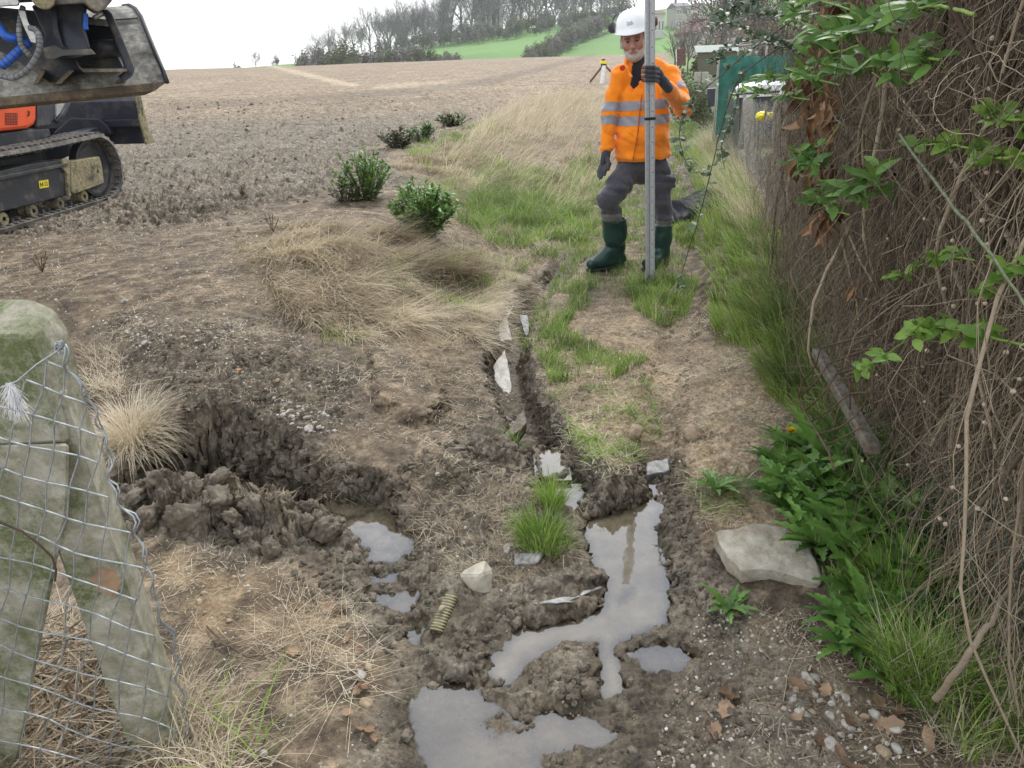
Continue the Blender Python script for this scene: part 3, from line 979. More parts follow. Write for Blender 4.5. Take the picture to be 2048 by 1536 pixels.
GB = []   # batches: (V, F, v-attr, tip)
def blades(store, base, h, w, az=None, lean=(.1, .6), curl=(.3, 1.2), v=None, seg=3, vr=(0, 1), mixd=.14):
    n = len(base)
    cn = fbm2(base[:, 0] * 5, base[:, 1] * 5, 3, 260)
    hh = rng.uniform(*h, n) * np.clip(1 + 1.3 * cn, .45, 1.6); ww = rng.uniform(*w, n)
    a = rng.uniform(0, 2 * math.pi, n) if az is None else (az(base) if callable(az) else az) + rng.normal(0, .45, n)
    V, F, al = blades_np(base, hh, ww, a, rng.uniform(*lean, n), rng.uniform(*curl, n), seg, rng.normal(0, .5, n))
    vv = np.repeat(np.clip(rng.uniform(*vr, n) + .9 * fbm2(base[:, 0] * 3, base[:, 1] * 3, 3, 270), 0, 1) if v is None else v, (seg + 1) * 2)
    if store is grn and mixd > 0:
        k = rng.random(n) < mixd; m_ = np.repeat(k, (seg + 1) * 2)
        V4 = V.reshape(n, -1, 3); kk = np.nonzero(k)[0]
        F_ = np.arange(seg)[None] * 2 + (np.arange(len(kk)) * (seg + 1) * 2)[:, None]
        stw.append((V4[kk].reshape(-1, 3), np.stack([F_, F_ + 1, F_ + 3, F_ + 2], -1).reshape(-1, 4), vv[m_], al[m_]))
        kk = np.nonzero(~k)[0]; F_ = np.arange(seg)[None] * 2 + (np.arange(len(kk)) * (seg + 1) * 2)[:, None]
        V = V4[kk].reshape(-1, 3); F = np.stack([F_, F_ + 1, F_ + 3, F_ + 2], -1).reshape(-1, 4); vv = vv[~m_]; al = al[~m_]
    store.append((V, F, vv, al))

def flush(store, name, mat, **tg):
    off = 0; Vs = []; Fs = []; vs = []; ts = []
    for V, F, v, al in store:
        Vs.append(V); Fs.append(F + off); vs.append(v); ts.append(al); off += len(V)
    me = mesh_np(name, np.concatenate(Vs), [np.concatenate(Fs)], mat)
    set_attr(me, 'v', np.concatenate(vs)); set_attr(me, 'tip', np.concatenate(ts))
    store.clear()
    return tag(link(name, me), **tg)

grn = []; stw = []
# short lawn round the worker
blades(grn, sample([(1120,470),(1180,380),(1260,340),(1345,330),(1385,400),(1365,560),(1290,600),(1200,600),(1130,640),(1090,600),(1120,540)], 19000, clump(3.2, -.2, .25, 1)), (.03, .09), (.002, .005))
blades(grn, sample([(1255,560),(1400,560),(1370,640),(1330,660),(1265,620)], 4200, clump(5, -.3, .15, 2)), (.05, .13), (.002, .005))
blades(grn, sample([(1065,690),(1130,620),(1150,560),(1175,600),(1130,660),(1200,700),(1300,720),(1230,760),(1100,770)], 4200, clump(4, -.25, .15, 3)), (.03, .09), (.002, .0045))
blades(grn, sample([(1090,780),(1300,760),(1330,900),(1200,960),(1150,900)], 1500, clump(4, .0, .3, 4)), (.03, .09), (.002, .0045), lean=(.6, 1.3))
blades(grn, sample([(1060,600),(1110,600),(1080,700),(1050,720),(1020,650)], 900, clump(5, -.1, .2, 5)), (.03, .08), (.002, .0045))
# green in the bank
blades(grn, sample([(860,380),(1000,330),(1130,350),(1180,290),(1225,390),(1180,480),(1110,520),(1000,500),(930,460)], 14500, clump(2.6, -.15, .25, 6)), (.06, .2), (.003, .006), lean=(.2, .9))
blades(grn, sample([(930,400),(1110,400),(1130,450),(960,460)], 6000, clump(2.5, -.3, .1, 7)), (.10, .24), (.003, .006), lean=(.2, .9), vr=(.1, .7))
blades(grn, sample([(800,300),(980,240),(1050,290),(900,380)], 3500, clump(1.8, 0, .3, 8)), (.04, .12), (.003, .005))
blades(grn, sample([(740,540),(860,500),(1080,520),(960,640),(850,620)], 2600, clump(3, .05, .3, 9)), (.03, .10), (.002, .005))
# verge along the fence, arching towards the path
arch = lambda b: np.full(len(b), math.pi * 1.05)
blades(grn, sample([(1400,500),(1500,440),(1600,470),(1640,600),(1560,640),(1440,600)], 5200, clump(4, -.15, .25, 10)), (.07, .22), (.003, .006), az=arch, lean=(.1, .7), curl=(.6, 1.6), vr=(.1, 1))
blades(grn, sample([(1520,640),(1640,600),(1700,760),(1760,880),(1600,850),(1540,800),(1500,720)], 5200, clump(4.5, -.2, .25, 11)), (.09, .26), (.003, .006), az=arch, lean=(.0, .7), curl=(.5, 1.6), vr=(.1, 1))
blades(grn, sample([(1420,600),(1520,620),(1500,700),(1430,690)], 2500, clump(3, -.3, .2, 12)), (.06, .16), (.002, .005), az=arch)
blades(grn, sample([(1380,320),(1440,300),(1530,430),(1500,480),(1410,480)], 7000, clump(1.2, -.4, .1, 13)), (.10, .35), (.003, .006), az=arch, vr=(.2, 1))
blades(grn, sample([(1345,420),(1400,440),(1390,500),(1345,480)], 1800, clump(2, -.3, .1, 14)), (.05, .12), (.003, .006))
blades(grn, sample([(1330,250),(1400,240),(1410,330),(1350,340)], 4500, clump(1.5, -.2, .2, 15)), (.05, .14), (.004, .008))
blades(grn, sample([(1560,900),(1700,850),(1850,950),(1950,1180),(1960,1330),(1800,1330),(1680,1250),(1620,1100),(1560,980)], 2200, clump(5, -.1, .2, 16)), (.05, .15), (.002, .005), vr=(.1, .9))
blades(grn, sample([(1700,1330),(1980,1330),(2060,1500),(1950,1536),(1850,1450)], 2600, clump(6, -.1, .2, 17)), (.06, .22), (.002, .0045))
blades(grn, sample([(1380,950),(1500,950),(1500,1030),(1400,1030)], 260, None), (.04, .10), (.002, .004), lean=(.7, 1.3))
blades(grn, sample([(380,1480),(520,1440),(560,1536),(420,1560)], 22, None), (.14, .3), (.004, .007), lean=(.4, 1.0), vr=(.4, 1))
blades(grn, sample([(640,650),(740,650),(740,690),(640,690)], 200, None), (.03, .07), (.002, .004))
flush(grn, 'green_grass', M_GRASS, label='green grass growing in patches along the path and verges', cat='grass', kind='stuff')

# combed dry grass hanging over the bank
flow = lambda b: -.75 + .5 * fbm2(b[:, 0] * 1.5, b[:, 1] * 1.5, 2, 210)
blades(stw, sample([(545,470),(690,450),(760,510),(840,590),(960,630),(970,690),(850,645),(720,680),(640,660),(570,630),(530,560)], 8500, clump(3.5, -.3, .15, 20)), (.14, .40), (.002, .004), az=flow, lean=(.9, 1.5), curl=(.1, .8), seg=4, vr=(.35, 1))
blades(stw, sample([(720,440),(880,500),(1000,530),(900,580),(780,540)], 3800, clump(3.5, -.2, .2, 21)), (.14, .34), (.002, .004), az=flow, lean=(.9, 1.4), curl=(.1, .6), seg=3, vr=(0, .6))
blades(stw, sample([(470,470),(600,440),(720,470),(600,520),(480,540)], 3000, clump(2.5, -.1, .2, 22)), (.08, .22), (.0018, .003), az=flow, lean=(1.0, 1.45), curl=(0, .4), vr=(.3, 1))
# pale tangle on the bank beyond the shrubs
fl2 = lambda b: -.6 + 1.2 * fbm2(b[:, 0] * .9, b[:, 1] * .9, 2, 211)
blades(stw, sample([(880,330),(980,230),(1080,195),(1225,185),(1235,330),(1215,420),(1150,440),(1060,420),(960,400)], 13000, clump(1.8, -.3, .1, 23)), (.15, .5), (.004, .008), az=fl2, lean=(.4, 1.3), curl=(.2, 1.1), vr=(.35, 1))
blades(stw, sample([(780,330),(900,290),(1000,340),(950,420),(880,400)], 6000, clump(1.8, -.2, .2, 24)), (.08, .25), (.0025, .0045), az=fl2, lean=(.7, 1.4), vr=(.1, .9))
blades(stw, sample([(900,430),(1100,470),(1130,540),(1000,560),(900,520)], 3500, clump(3, -.1, .2, 25)), (.04, .14), (.002, .003), lean=(.7, 1.4), vr=(.1, .8))
blades(stw, sample([(1000,540),(1090,580),(1060,640),(1000,720),(960,700),(930,620)], 3500, clump(3, -.3, .1, 26)), (.06, .18), (.002, .003), az=lambda b: np.full(len(b), -.3), lean=(.9, 1.7), vr=(.1, .8))
blades(stw, sample([(1400,300),(1440,270),(1540,420),(1500,480),(1440,440)], 5000, clump(1.5, -.3, .1, 27)), (.15, .5), (.003, .005), az=arch, lean=(.1, .8), vr=(.3, 1))
blades(stw, sample([(150,700),(240,700),(260,800),(180,800)], 700, None), (.06, .2), (.002, .003), lean=(.7, 1.4), vr=(.4, 1))
blades(stw, sample([(280,1380),(380,1360),(440,1480),(480,1600),(330,1600)], 950, None), (.08, .26), (.0018, .003), lean=(.2, 1.3), curl=(.5, 2.0), seg=5, vr=(.3, 1))
blades(stw, sample([(560,1210),(700,1200),(760,1290),(720,1400),(600,1420),(520,1320)], 300, None), (.08, .22), (.0012, .002), lean=(1.2, 1.6), curl=(-.4, .5), seg=5, vr=(.2, .8))
blades(stw, sample([(1640,880),(1900,900),(2060,1300),(2060,1560),(1850,1500),(1900,1300)], 3000, None), (.06, .22), (.0015, .0028), lean=(.8, 1.5), curl=(-.3, .6), seg=4, vr=(.1, .9))
blades(stw, sample([(0,1250),(200,1250),(330,1536),(300,1600),(-100,1600)], 2600, None), (.06, .2), (.0018, .003), lean=(1.1, 1.55), curl=(-.2, .3), seg=3, vr=(0, .8))
# lying litter all over the soil
def litter(poly, n, l=(.02, .09), vr=(.1, .9), dn=None, w=(.0012, .0026)):
    blades(stw, sample(poly, n, dn) + np.array([0, 0, .003]), l, w, lean=(1.35, 1.6), curl=(-.25, .25), seg=2, vr=vr)
litter([(1080,600),(1330,590),(1560,720),(1620,1000),(1560,1090),(1420,1080),(1380,970),(1160,940),(1090,860)], 11000, dn=clump(3, -.4, .2, 30))
litter([(200,620),(500,560),(900,640),(1010,800),(900,900),(700,870),(420,800),(200,760)], 6500, dn=clump(3, -.3, .3, 31))
litter([(280,1060),(560,1130),(720,1200),(760,1340),(740,1536),(300,1536)], 900, dn=clump(3, -.3, .3, 32), l=(.02, .10), w=(.001, .002))
litter([(850,900),(1050,940),(1160,1100),(1000,1180),(860,1130),(800,1000)], 2500, vr=(0, .6))
litter([(0,440),(620,420),(560,600),(0,620)], 3500, l=(.03, .12), dn=clump(1.5, -.2, .3, 33), w=(.002, .003))
litter([(1500,1200),(1700,1250),(1900,1536),(1500,1536)], 700, vr=(0, .6))
litter([(430,900),(700,900),(700,1000),(450,1000)], 700, vr=(0, .6))
# gravel and chalk chips scattered through the soil
def gravel(name, label, batches):
    bm = bmesh.new(); bmesh.ops.create_icosphere(bm, subdivisions=1, radius=1)
    V0 = np.array([v.co[:] for v in bm.verts]); F0 = np.array([[v.index for v in f.verts] for f in bm.faces]); bm.free()
    Vs = []; Fs = []; vs = []; off = 0
    for poly, n, s, vr in batches:
        C = sample(poly, n); m = len(C)
        q = rng.normal(size=(m, 3, 3)); Q = np.linalg.qr(q)[0]
        S = (rng.uniform(0, 1, m) ** 2.5 * (s[1] - s[0]) + s[0])[:, None] * rng.uniform(.5, 1, (m, 3))
        V = V0[None] * (1 + .25 * rng.normal(size=(m, len(V0), 1))) * S[:, None]
        V = np.einsum('mij,mvj->mvi', Q, V) + C[:, None]
        Vs.append(V.reshape(-1, 3)); Fs.append((F0[None] + (np.arange(m) * len(V0))[:, None, None]).reshape(-1, 3) + off); off += m * len(V0)
        vs.append(np.repeat(rng.uniform(*vr, m), len(V0)))
    me = mesh_np(name, np.concatenate(Vs), [np.concatenate(Fs)], M_GRAV, smooth=False); set_attr(me, 'v', np.concatenate(vs))
    return tag(link(name, me), label, 'gravel', kind='stuff')
_t = NT('gravel chips'); _t.set(Base_Color=_t.ramp(_t.attr('v'), [(0, (.10, .075, .05)), (.4, (.28, .22, .15)), (.75, (.46, .42, .35)), (1, (.68, .65, .59))]), Roughness=.8); M_GRAV = _t.m
gravel('gravel', 'fine gravel and pale chalk chips scattered through the soil', [
 ([(150,640),(600,640),(760,860),(560,860),(340,840),(150,760)], 3200, (.0015, .008), (.1, 1)),
 ([(280,1060),(740,1180),(780,1536),(300,1536)], 1500, (.0012, .006), (.1, .9)),
 ([(860,900),(1060,920),(1180,1150),(1000,1200),(860,1150)], 900, (.0015, .007), (.0, .9)),
 ([(1080,600),(1560,640),(1620,1080),(1420,1090),(1340,960),(1120,940)], 2600, (.0015, .007), (.1, 1)),
 ([(960,640),(1110,560),(1100,900),(980,860)], 900, (.002, .008), (.3, 1)),
 ([(1400,1200),(1700,1240),(1900,1536),(1300,1536)], 1500, (.0015, .009), (.1, 1)),
 ([(700,1050),(1450,1050),(1500,1536),(760,1536)], 1300, (.0015, .005), (.0, .5)),
 ([(0,440),(700,400),(900,640),(500,640),(0,640)], 3500, (.002, .012), (.1, 1)),
 ([(0,480),(640,400),(1000,215),(300,200)], 6000, (.006, .028), (.0, .8)),
 ([(700,640),(960,620),(1000,860),(740,860)], 1300, (.0015, .007), (.1, .9)),
])
flush(stw, 'dry_grass', M_STRAW, label='matted pale dry grass and straw litter on the bank and soil', cat='dry grass', kind='stuff')

# ---- single tufts
def tuft(name, label, group, places, mat, n, h, w, r, **kw):
    st = []
    c = hit(*places)
    a = rng.uniform(0, 2 * math.pi, n); rr = r * np.sqrt(rng.random(n))
    bx = c[0] + rr * np.cos(a); by = c[1] + rr * np.sin(a)
    base = np.stack([bx, by, gz(bx, by) - .004], 1)
    az = a + rng.normal(0, .5, n)
    hh = rng.uniform(*h, n) * (1 - .25 * rr / r); ww = rng.uniform(*w, n)
    ln = kw.get('lean', (.05, .5)); cu = kw.get('curl', (.2, 1.3)); seg = kw.get('seg', 4)
    V, F, al = blades_np(base, hh, ww, az, rng.uniform(*ln, n) * (.3 + rr / r), rng.uniform(*cu, n), seg, rng.normal(0, .5, n))
    vr = kw.get('vr', (.1, .9))
    me = mesh_np(name, V, [F], mat)
    set_attr(me, 'v', np.repeat(rng.uniform(*vr, n), (seg + 1) * 2)); set_attr(me, 'tip', al)
    o = link(name, me); set_origin(o, c)
    return tag(o, label, 'grass tuft', group)
tuft('grass_tuft', 'bright green grass tuft at the left edge of the long puddle', None, (1085, 1085), M_GRASS, 420, (.10, .19), (.0025, .0045), .085)
tuft('grass_tuft', 'slim upright green grass tuft just behind the tuft beside the puddle', None, (1105, 1010), M_GRASS, 260, (.12, .20), (.0022, .004), .04, vr=(.4, 1))
tuft('straw_tuft', 'golden straw tuft drooping over the pit behind the leaning concrete strut', None, (262, 880), M_STRAW, 1500, (.16, .34), (.0018, .003), .12, lean=(.2, 1.3), curl=(.7, 1.8), seg=5, vr=(.45, 1))
tuft('grass_tuft', 'dense green grass tuft standing right of the flat concrete slab', None, (1790, 1200), M_GRASS, 420, (.14, .28), (.0025, .005), .10, vr=(.2, .9))
tuft('grass_tuft', 'small straw coloured clump of grass on the bank beside the green shrub', None, (1010, 470), M_STRAW, 260, (.08, .16), (.003, .004), .07, vr=(.1, .6))
tuft('grass_tuft', 'thin grey green grass sprout in the mud above the broken pipe block', None, (1030, 880), M_GRASS, 40, (.06, .12), (.002, .004), .03)

# ---- leaves
def leaves_np(base, d, up, L, W, fold=.25, droop=.3, tooth=0):
    """leaf blades: base point, direction, rough up vector"""
    n = len(base)
    t = np.array([0, .22, .45, .7, .88, 1.0]); wd = np.array([.06, .75, 1.0, .78, .38, .02])
    d = d / (np.linalg.norm(d, axis=1, keepdims=True) + 1e-9)
    s = np.cross(d, up); s /= np.linalg.norm(s, axis=1, keepdims=True) + 1e-9
    nrm = np.cross(s, d)
    L = np.broadcast_to(L, (n,)); W = np.broadcast_to(W, (n,))
    fold = np.broadcast_to(fold, (n,)); droop = np.broadcast_to(droop, (n,))
    mid = base[:, None] + d[:, None] * (t[None, :, None] * L[:, None, None]) - nrm[:, None] * ((t ** 2)[None, :, None] * (L * droop)[:, None, None])
    hw = (W * .5)[:, None, None] * wd[None, :, None]
    lf = mid + s[:, None] * hw + nrm[:, None] * hw * fold[:, None, None]
    rt = mid - s[:, None] * hw + nrm[:, None] * hw * fold[:, None, None]
    V = np.stack([lf, mid, rt], 2).reshape(-1, 3)
    k = len(t)
    b = (np.arange(n) * k * 3)[:, None, None]; i = (np.arange(k - 1) * 3)[None, :, None]; j = np.arange(2)[None, None]
    F = np.stack(np.broadcast_arrays(b + i + j, b + i + j + 1, b + i + j + 4, b + i + j + 3), -1).reshape(-1, 4)
    return V.astype(np.float32), F, k * 3

def leaf_mesh(name, base, d, up, L, W, mat, vr=(0, 1), **kw):
    V, F, k = leaves_np(base, d, up, L, W, **kw)
    me = mesh_np(name, V, [F], mat)
    set_attr(me, 'v', np.repeat(rng.uniform(*vr, len(base)), k)); set_attr(me, 'tip', np.zeros(len(V)))
    return me

def rand_dir(n, zlo=-.3, zhi=1.0):
    a = rng.uniform(0, 2 * math.pi, n); z = rng.uniform(zlo, zhi, n); r = np.sqrt(np.maximum(1 - z * z, 0))
    return np.stack([r * np.cos(a), r * np.sin(a), z], 1)

def tube_mesh(name, P, R, mat, sides=4, vr=(0, 1)):
    V, F = tubes_np(np.asarray(P, np.float32), np.asarray(R, np.float32), sides)
    me = mesh_np(name, V, F, mat)
    k = P.shape[1] * sides
    set_attr(me, 'v', np.repeat(rng.uniform(*vr, len(P)), k)); set_attr(me, 'tip', np.zeros(len(V)))
    return me

def shrub(px, py, label, wd, ht, nst, nl, mat, L, group, mat2=None, vr=(0, 1)):
    c = np.array(hit(px, py))
    root = empty('shrub', c, label, 'shrub', group)
    a = rng.uniform(0, 2 * math.pi, nst); sp = rng.uniform(.1, 1, nst) ** .6
    top = np.stack([np.cos(a) * sp * wd * .5, np.sin(a) * sp * wd * .5, ht * (1.05 - .55 * sp ** 2) * rng.uniform(.7, 1.05, nst)], 1)
    bs = np.stack([top[:, 0] * .35, top[:, 1] * .35, np.zeros(nst) - .03], 1)
    t = np.linspace(0, 1, 6)[None, :, None]
    P = bs[:, None] * (1 - t) + top[:, None] * t
    P[:, :, :2] *= (.65 + .35 * t ** 1.0)
    P += c
    link('stem', tube_mesh('stem', P, np.linspace(.006, .0025, 6)[None] * np.ones((nst, 1)), M_TWIG), root)
    i = rng.integers(0, nst, nl); f = rng.uniform(.05, 1, nl) ** .8
    q = P[i, 0] * (1 - f[:, None]) + P[i, -1] * f[:, None] + rng.normal(0, .01, (nl, 3))
    d = rand_dir(nl, .1, .9); d[:, :2] += (q - c)[:, :2] * 1.2
    link('foliage', leaf_mesh('foliage', q, d, np.tile([0, 0, 1.], (nl, 1)) + rng.normal(0, .3, (nl, 3)), rng.uniform(.6, 1.1, nl) * L, rng.uniform(.32, .5, nl) * L, mat, vr), root)
    if mat2:
        nl2 = nl // 2
        i = rng.integers(0, nst, nl2); f = rng.uniform(.6, 1.05, nl2)
        q = P[i, 0] * (1 - f[:, None]) + P[i, -1] * f[:, None] + rng.normal(0, .012, (nl2, 3))
        link('young_foliage', leaf_mesh('young_foliage', q, rand_dir(nl2, .2, .9), np.tile([0, 0, 1.], (nl2, 1)), rng.uniform(.6, 1.1, nl2) * L * .8, rng.uniform(.35, .5, nl2) * L * .8, mat2), root)
    return root
GRP = 'low evergreen shrubs on the edge of the bank'
shrub(850, 468, 'dense bright green leafy shrub, nearest of the row on the bank', .62, .46, 80, 2800, M_LEAF, .055, GRP, vr=(.3, 1))
shrub(735, 400, 'loose green shrub with yellowish tips, second from the front on the bank', .62, .46, 44, 800, M_LEAF, .06, GRP, M_YLEAF)
shrub(690, 402, 'thin dark leaved shrub at the left foot of the loose green shrub', .45, .22, 16, 130, M_PURP, .055, GRP)
shrub(795, 296, 'low purple bronze shrub at the field edge', .6, .3, 34, 620, M_PURP, .07, GRP)
shrub(845, 282, 'dull grey green shrub between the purple one and the farthest shrub', .6, .28, 34, 600, M_BUD, .07, GRP, M_YLEAF)
shrub(905, 252, 'farthest dark green shrub of the row on the bank', .7, .25, 30, 520, M_PURP, .07, GRP, M_LEAF)

def sprig(px, py, h, label):
    c = np.array(hit(px, py)); n = 5
    P = np.zeros((n, 5, 3)); t = np.linspace(0, 1, 5)
    for i in range(n):
        P[i] = c + np.outer(t, [rng.normal(0, .18) * h, rng.normal(0, .18) * h, h * rng.uniform(.6, 1)])
    root = empty('seedling', c, label, 'plant')
    link('stem', tube_mesh('stem', P, np.full((n, 5), .003), M_TWIG), root)
    m = 40; i = rng.integers(0, n, m); f = rng.uniform(.2, 1, m)
    q = P[i, 0] * (1 - f[:, None]) + P[i, -1] * f[:, None]
    link('foliage', leaf_mesh('foliage', q, rand_dir(m, 0, .9), np.tile([0, 0, 1.], (m, 1)), .03, .013, M_DEAD, (.0, .7)), root)
sprig(546, 466, .16, 'reddish bare seedling standing on the dry grass mound')
sprig(486, 398, .14, 'small reddish seedling alone in the tilled soil beside the machine tracks')
sprig(85, 545, .16, 'thin brown weed standing in bare soil at the left edge above the concrete post')

# ---- rosettes with toothed leaves
def rosette_mesh(n=15, L=.15, W=.035, lean=(.9, 1.45)):
    V = []; F = []; vv = []; o = 0
    for i in range(n):
        a = i * 2.399 + rng.normal(0, .2); l = L * rng.uniform(.55, 1.1); ln = rng.uniform(*lean)
        d0 = np.array([math.cos(a), math.sin(a), 0]); s = np.array([-math.sin(a), math.cos(a), 0])
        k = 13; p = np.array([0, 0, .004]); ang = ln * .55
        v = rng.uniform(0, 1)
        for j in range(k):
            t = j / (k - 1)
            ang = ln * (.55 + .65 * t)
            if j: p = p + (d0 * math.sin(ang) + np.array([0, 0, 1]) * math.cos(ang)) * l / (k - 1)
            w = W * (.16 + .95 * math.sin(math.pi * min(1, t * 1.02) ** .75 * .98)) * (1.0 if j % 2 else .52) * .5
            if j == k - 1: w = .001
            V += [p - s * w + np.array([0, 0, w * .4]), p, p + s * w + np.array([0, 0, w * .4])]; vv += [v] * 3
            if j:
                b = o + j * 3
                F += [(b - 3, b - 2, b + 1, b), (b - 2, b - 1, b + 2, b + 1)]
        o += k * 3
    me = mesh_np('leaf_rosette', np.array(V), [np.array(F)], M_LEAF)
    set_attr(me, 'v', vv); set_attr(me, 'tip', np.zeros(len(V)))
    return me
ROS = [rosette_mesh(), rosette_mesh(18, .17, .045), rosette_mesh(12, .11, .028, (1.1, 1.5)), rosette_mesh(16, .2, .05, (.6, 1.3))]
def flower(parent, c, h, tilt=(0, 0)):
    st = MB().tube([(c[0], c[1], c[2]), (c[0] + tilt[0] * .5, c[1] + tilt[1] * .5, c[2] + h * .55), (c[0] + tilt[0], c[1] + tilt[1], c[2] + h)], .0022, 6)
    so = st.build('stem', M_GRASS, parent, smooth=True)
    top = Vector((c[0] + tilt[0], c[1] + tilt[1], c[2] + h))
    n = 130; a = rng.uniform(0, 2 * math.pi, n); r = np.sqrt(rng.random(n))
    d = np.stack([np.cos(a) * r, np.sin(a) * r, .35 + (1 - r) * 1.2], 1)
    d[:, 1] -= .25
    me = leaf_mesh('flower_head', np.tile(np.array(top), (n, 1)), d, np.tile([0, 0, 1.], (n, 1)), .016 + .008 * r, .005, M_PETAL, fold=.1, droop=.05)
    link('flower_head', me, parent)
M_PETAL = leaf_mat('yellow petals', (.85, .62, .01), (.95, .80, .02), .2, .6)
def rosette(px, py, k, s, label, cat='weed', group='leafy weeds beside the fence', name='leafy_weed'):
    c = hit(px, py)
    o = link(name, ROS[k]); o.location = c; s *= 1.3 if px > 1500 else 1; o.scale = (s, s, s)
    o.rotation_euler = (rng.normal(0, .12), rng.normal(0, .12), rng.uniform(0, 6.28))
    return tag(o, label, cat, group)
for i, (px, py, l, hx) in enumerate(((1585, 905, 'dandelion plant with a yellow flower facing the path, farther of the two in bloom', (-.02, -.01)), (1620, 965, 'dandelion plant with a small yellow flower, nearer of the two in bloom', (-.02, .0)))):
    c = hit(px, py)
    r = empty('dandelion', c, l, 'dandelion', 'dandelions in bloom by the verge')
    me = ROS[1].copy(); me.transform(Matrix.Rotation(i * 2.0, 4, 'Z') @ Matrix.Scale(.95, 4)); o = link('leaves', me, r, (0, 0, 0))
    flower(r, np.array(c), .10 - .02 * i, hx)
W_ = [(1560,940,0,1.0),(1550,1000,0,1.0),(1640,930,1,1.1),(1700,940,3,1.1),(1760,960,1,1.2),(1830,960,3,1.1),(1660,1010,1,1.1),(1740,1030,3,1.0),(1590,1040,0,1.0),(1810,1030,1,1.0),(1880,1050,3,1.0),(1700,1090,1,1.0),(1640,1100,0,1.0),(1790,1110,1,1.0),(1700,1190,2,1.2),(1740,1250,0,1.0),(1860,1150,1,.9),(1690,1255,2,1.0),(1760,1310,2,1.1),(1820,1290,0,.9),(1900,1210,1,.9),(1730,880,3,.8),(1800,900,3,.9),(1850,1350,2,.9),(1600,985,1,1.0),(1680,960,3,1.0),(1770,1060,1,1.1),(1850,1090,3,1.1),(1650,1050,0,1.0),(1720,1140,1,1.0),(1830,1200,1,1.0),(1780,1370,2,1.1),(1700,1300,2,1.1),(1890,1280,1,1.0)]
for px, py, k, s in W_:
    rosette(px, py, k, s, 'toothed green weed rosette in the thick patch beside the fence')
for px, py, k, s, l in [(1430,985,2,1.1,'small flat weed rosette on the dry path below the yellow flowers'), (1455,1225,2,1.0,'small green weed growing in mud just left below the concrete slab'), (1130,640,2,.7,'little weed rosette on the grassy strip between the two ruts'), (1300,1480,2,.4,'tiny weed seedling in the smooth mud at the bottom')][:3]:
    rosette(px, py, k, s, l, group=None)

# ---- fallen leaves
def dead_leaf_mesh(seed):
    r = np.random.default_rng(seed)
    k = 9; L = .07; V = []; F = []
    cu = r.uniform(.3, 1.2); cr_ = r.uniform(.2, 1.0)
    for j in range(k):
        t = j / (k - 1)
        w = L * .33 * math.sin(math.pi * min(.98, t + .03)) ** .8 * (1 + .25 * math.sin(t * 17 + seed))
        for i in range(5):
            s = (i - 2) / 2
            V.append((t * L - L / 2, s * w, .012 * cu * (2 * t - 1) ** 2 + .010 * cr_ * s * s + .003 * math.sin(7 * t + 5 * s)))
            if j and i: b = j * 5 + i; F.append((b - 6, b - 5, b, b - 1))
    me = mesh_np('fallen_leaf', np.array(V), [np.array(F)], M_DEAD)
    set_attr(me, 'v', np.full(len(V), r.uniform(.1, 1))); set_attr(me, 'tip', np.zeros(len(V)))
    return me
DL = [dead_leaf_mesh(i) for i in range(7)]
def fallen(px, py, s, label, k=None, group='brown leaves lying on the ground', dz=.008):
    c = hit(px, py); o = link('fallen_leaf', DL[int(rng.integers(0, 7)) if k is None else k])
    o.location = (c[0], c[1], c[2] + dz); o.scale = (s, s, s); o.rotation_euler = (rng.normal(0, .3), rng.normal(0, .3), rng.uniform(0, 6.28))
    return tag(o, label, 'leaf', group)
fallen(1460, 1400, 1.2, 'pinkish brown curled leaf on wet mud, upper one of the pair', 1)
fallen(1450, 1425, .9, 'pale torn leaf touching the pinkish leaf on wet mud', 3)
fallen(1430, 1468, .7, 'lone pale ragged leaf on smooth mud near the bottom', 2)
fallen(1860, 1500, 1.15, 'large orange brown leaf at the bottom under the fence', 4)
fallen(1690, 1535, 1.2, 'dark red brown curled leaf at the very bottom edge', 5)
for i in range(30):
    c = sample([(1560,1280),(1760,1340),(1860,1480),(1740,1536),(1560,1480)], 1)[0] if i % 3 == 0 else sample([(40,1320),(230,1330),(330,1536),(60,1536)], 1)[0]
    px, py = project(c[0], c[1], c[2])
    fallen(float(px), float(py), rng.uniform(.6, 1.1), 'brown leaf among gravel at the foot of the right fence' if i % 3 == 0 else 'brown leaf among twigs behind the left wire mesh')
for i in range(12):
    c = sample([(560,1200),(740,1230),(760,1536),(600,1536)], 1)[0]
    px, py = project(c[0], c[1], c[2])
    fallen(float(px), float(py), rng.uniform(.4, .8), 'small brown leaf on the dry clay left of the puddles')

# ---- stones
def stone_mesh(seed, flat=.6, rough=.18, mat=None, sub=3):
    bm = bmesh.new(); bmesh.ops.create_icosphere(bm, subdivisions=sub, radius=1)
    V = np.array([v.co[:] for v in bm.verts]); F = np.array([[v.index for v in f.verts] for f in bm.faces]); bm.free()
    r = np.random.default_rng(seed)
    # planar cuts make facets
    for _ in range(7):
        n = r.normal(size=3); n /= np.linalg.norm(n); d = r.uniform(.62, .9)
        q = V @ n; V = V - np.outer(np.maximum(q - d, 0), n)
    V = V * (1 + rough * fbm3(V * 1.6 + seed, 3, seed)[:, None])
    V = V * np.array([1, r.uniform(.65, .95), flat])
    return mesh_np('stone', V, [F], mat)
M_STONE = simple_mat('pale stone', (.22, .20, .17), (.50, .47, .41), 45, .75, .4, .003, lo=.3, hi=.7)
M_STONE2 = simple_mat('brown stone', (.20, .14, .08), (.42, .33, .22), 40, .75, .4, .003, lo=.3, hi=.7)
M_CONC = simple_mat('weathered concrete', (.34, .31, .235), (.62, .58, .48), 16, .85, .6, .004, detail=9, lo=.3, hi=.7)
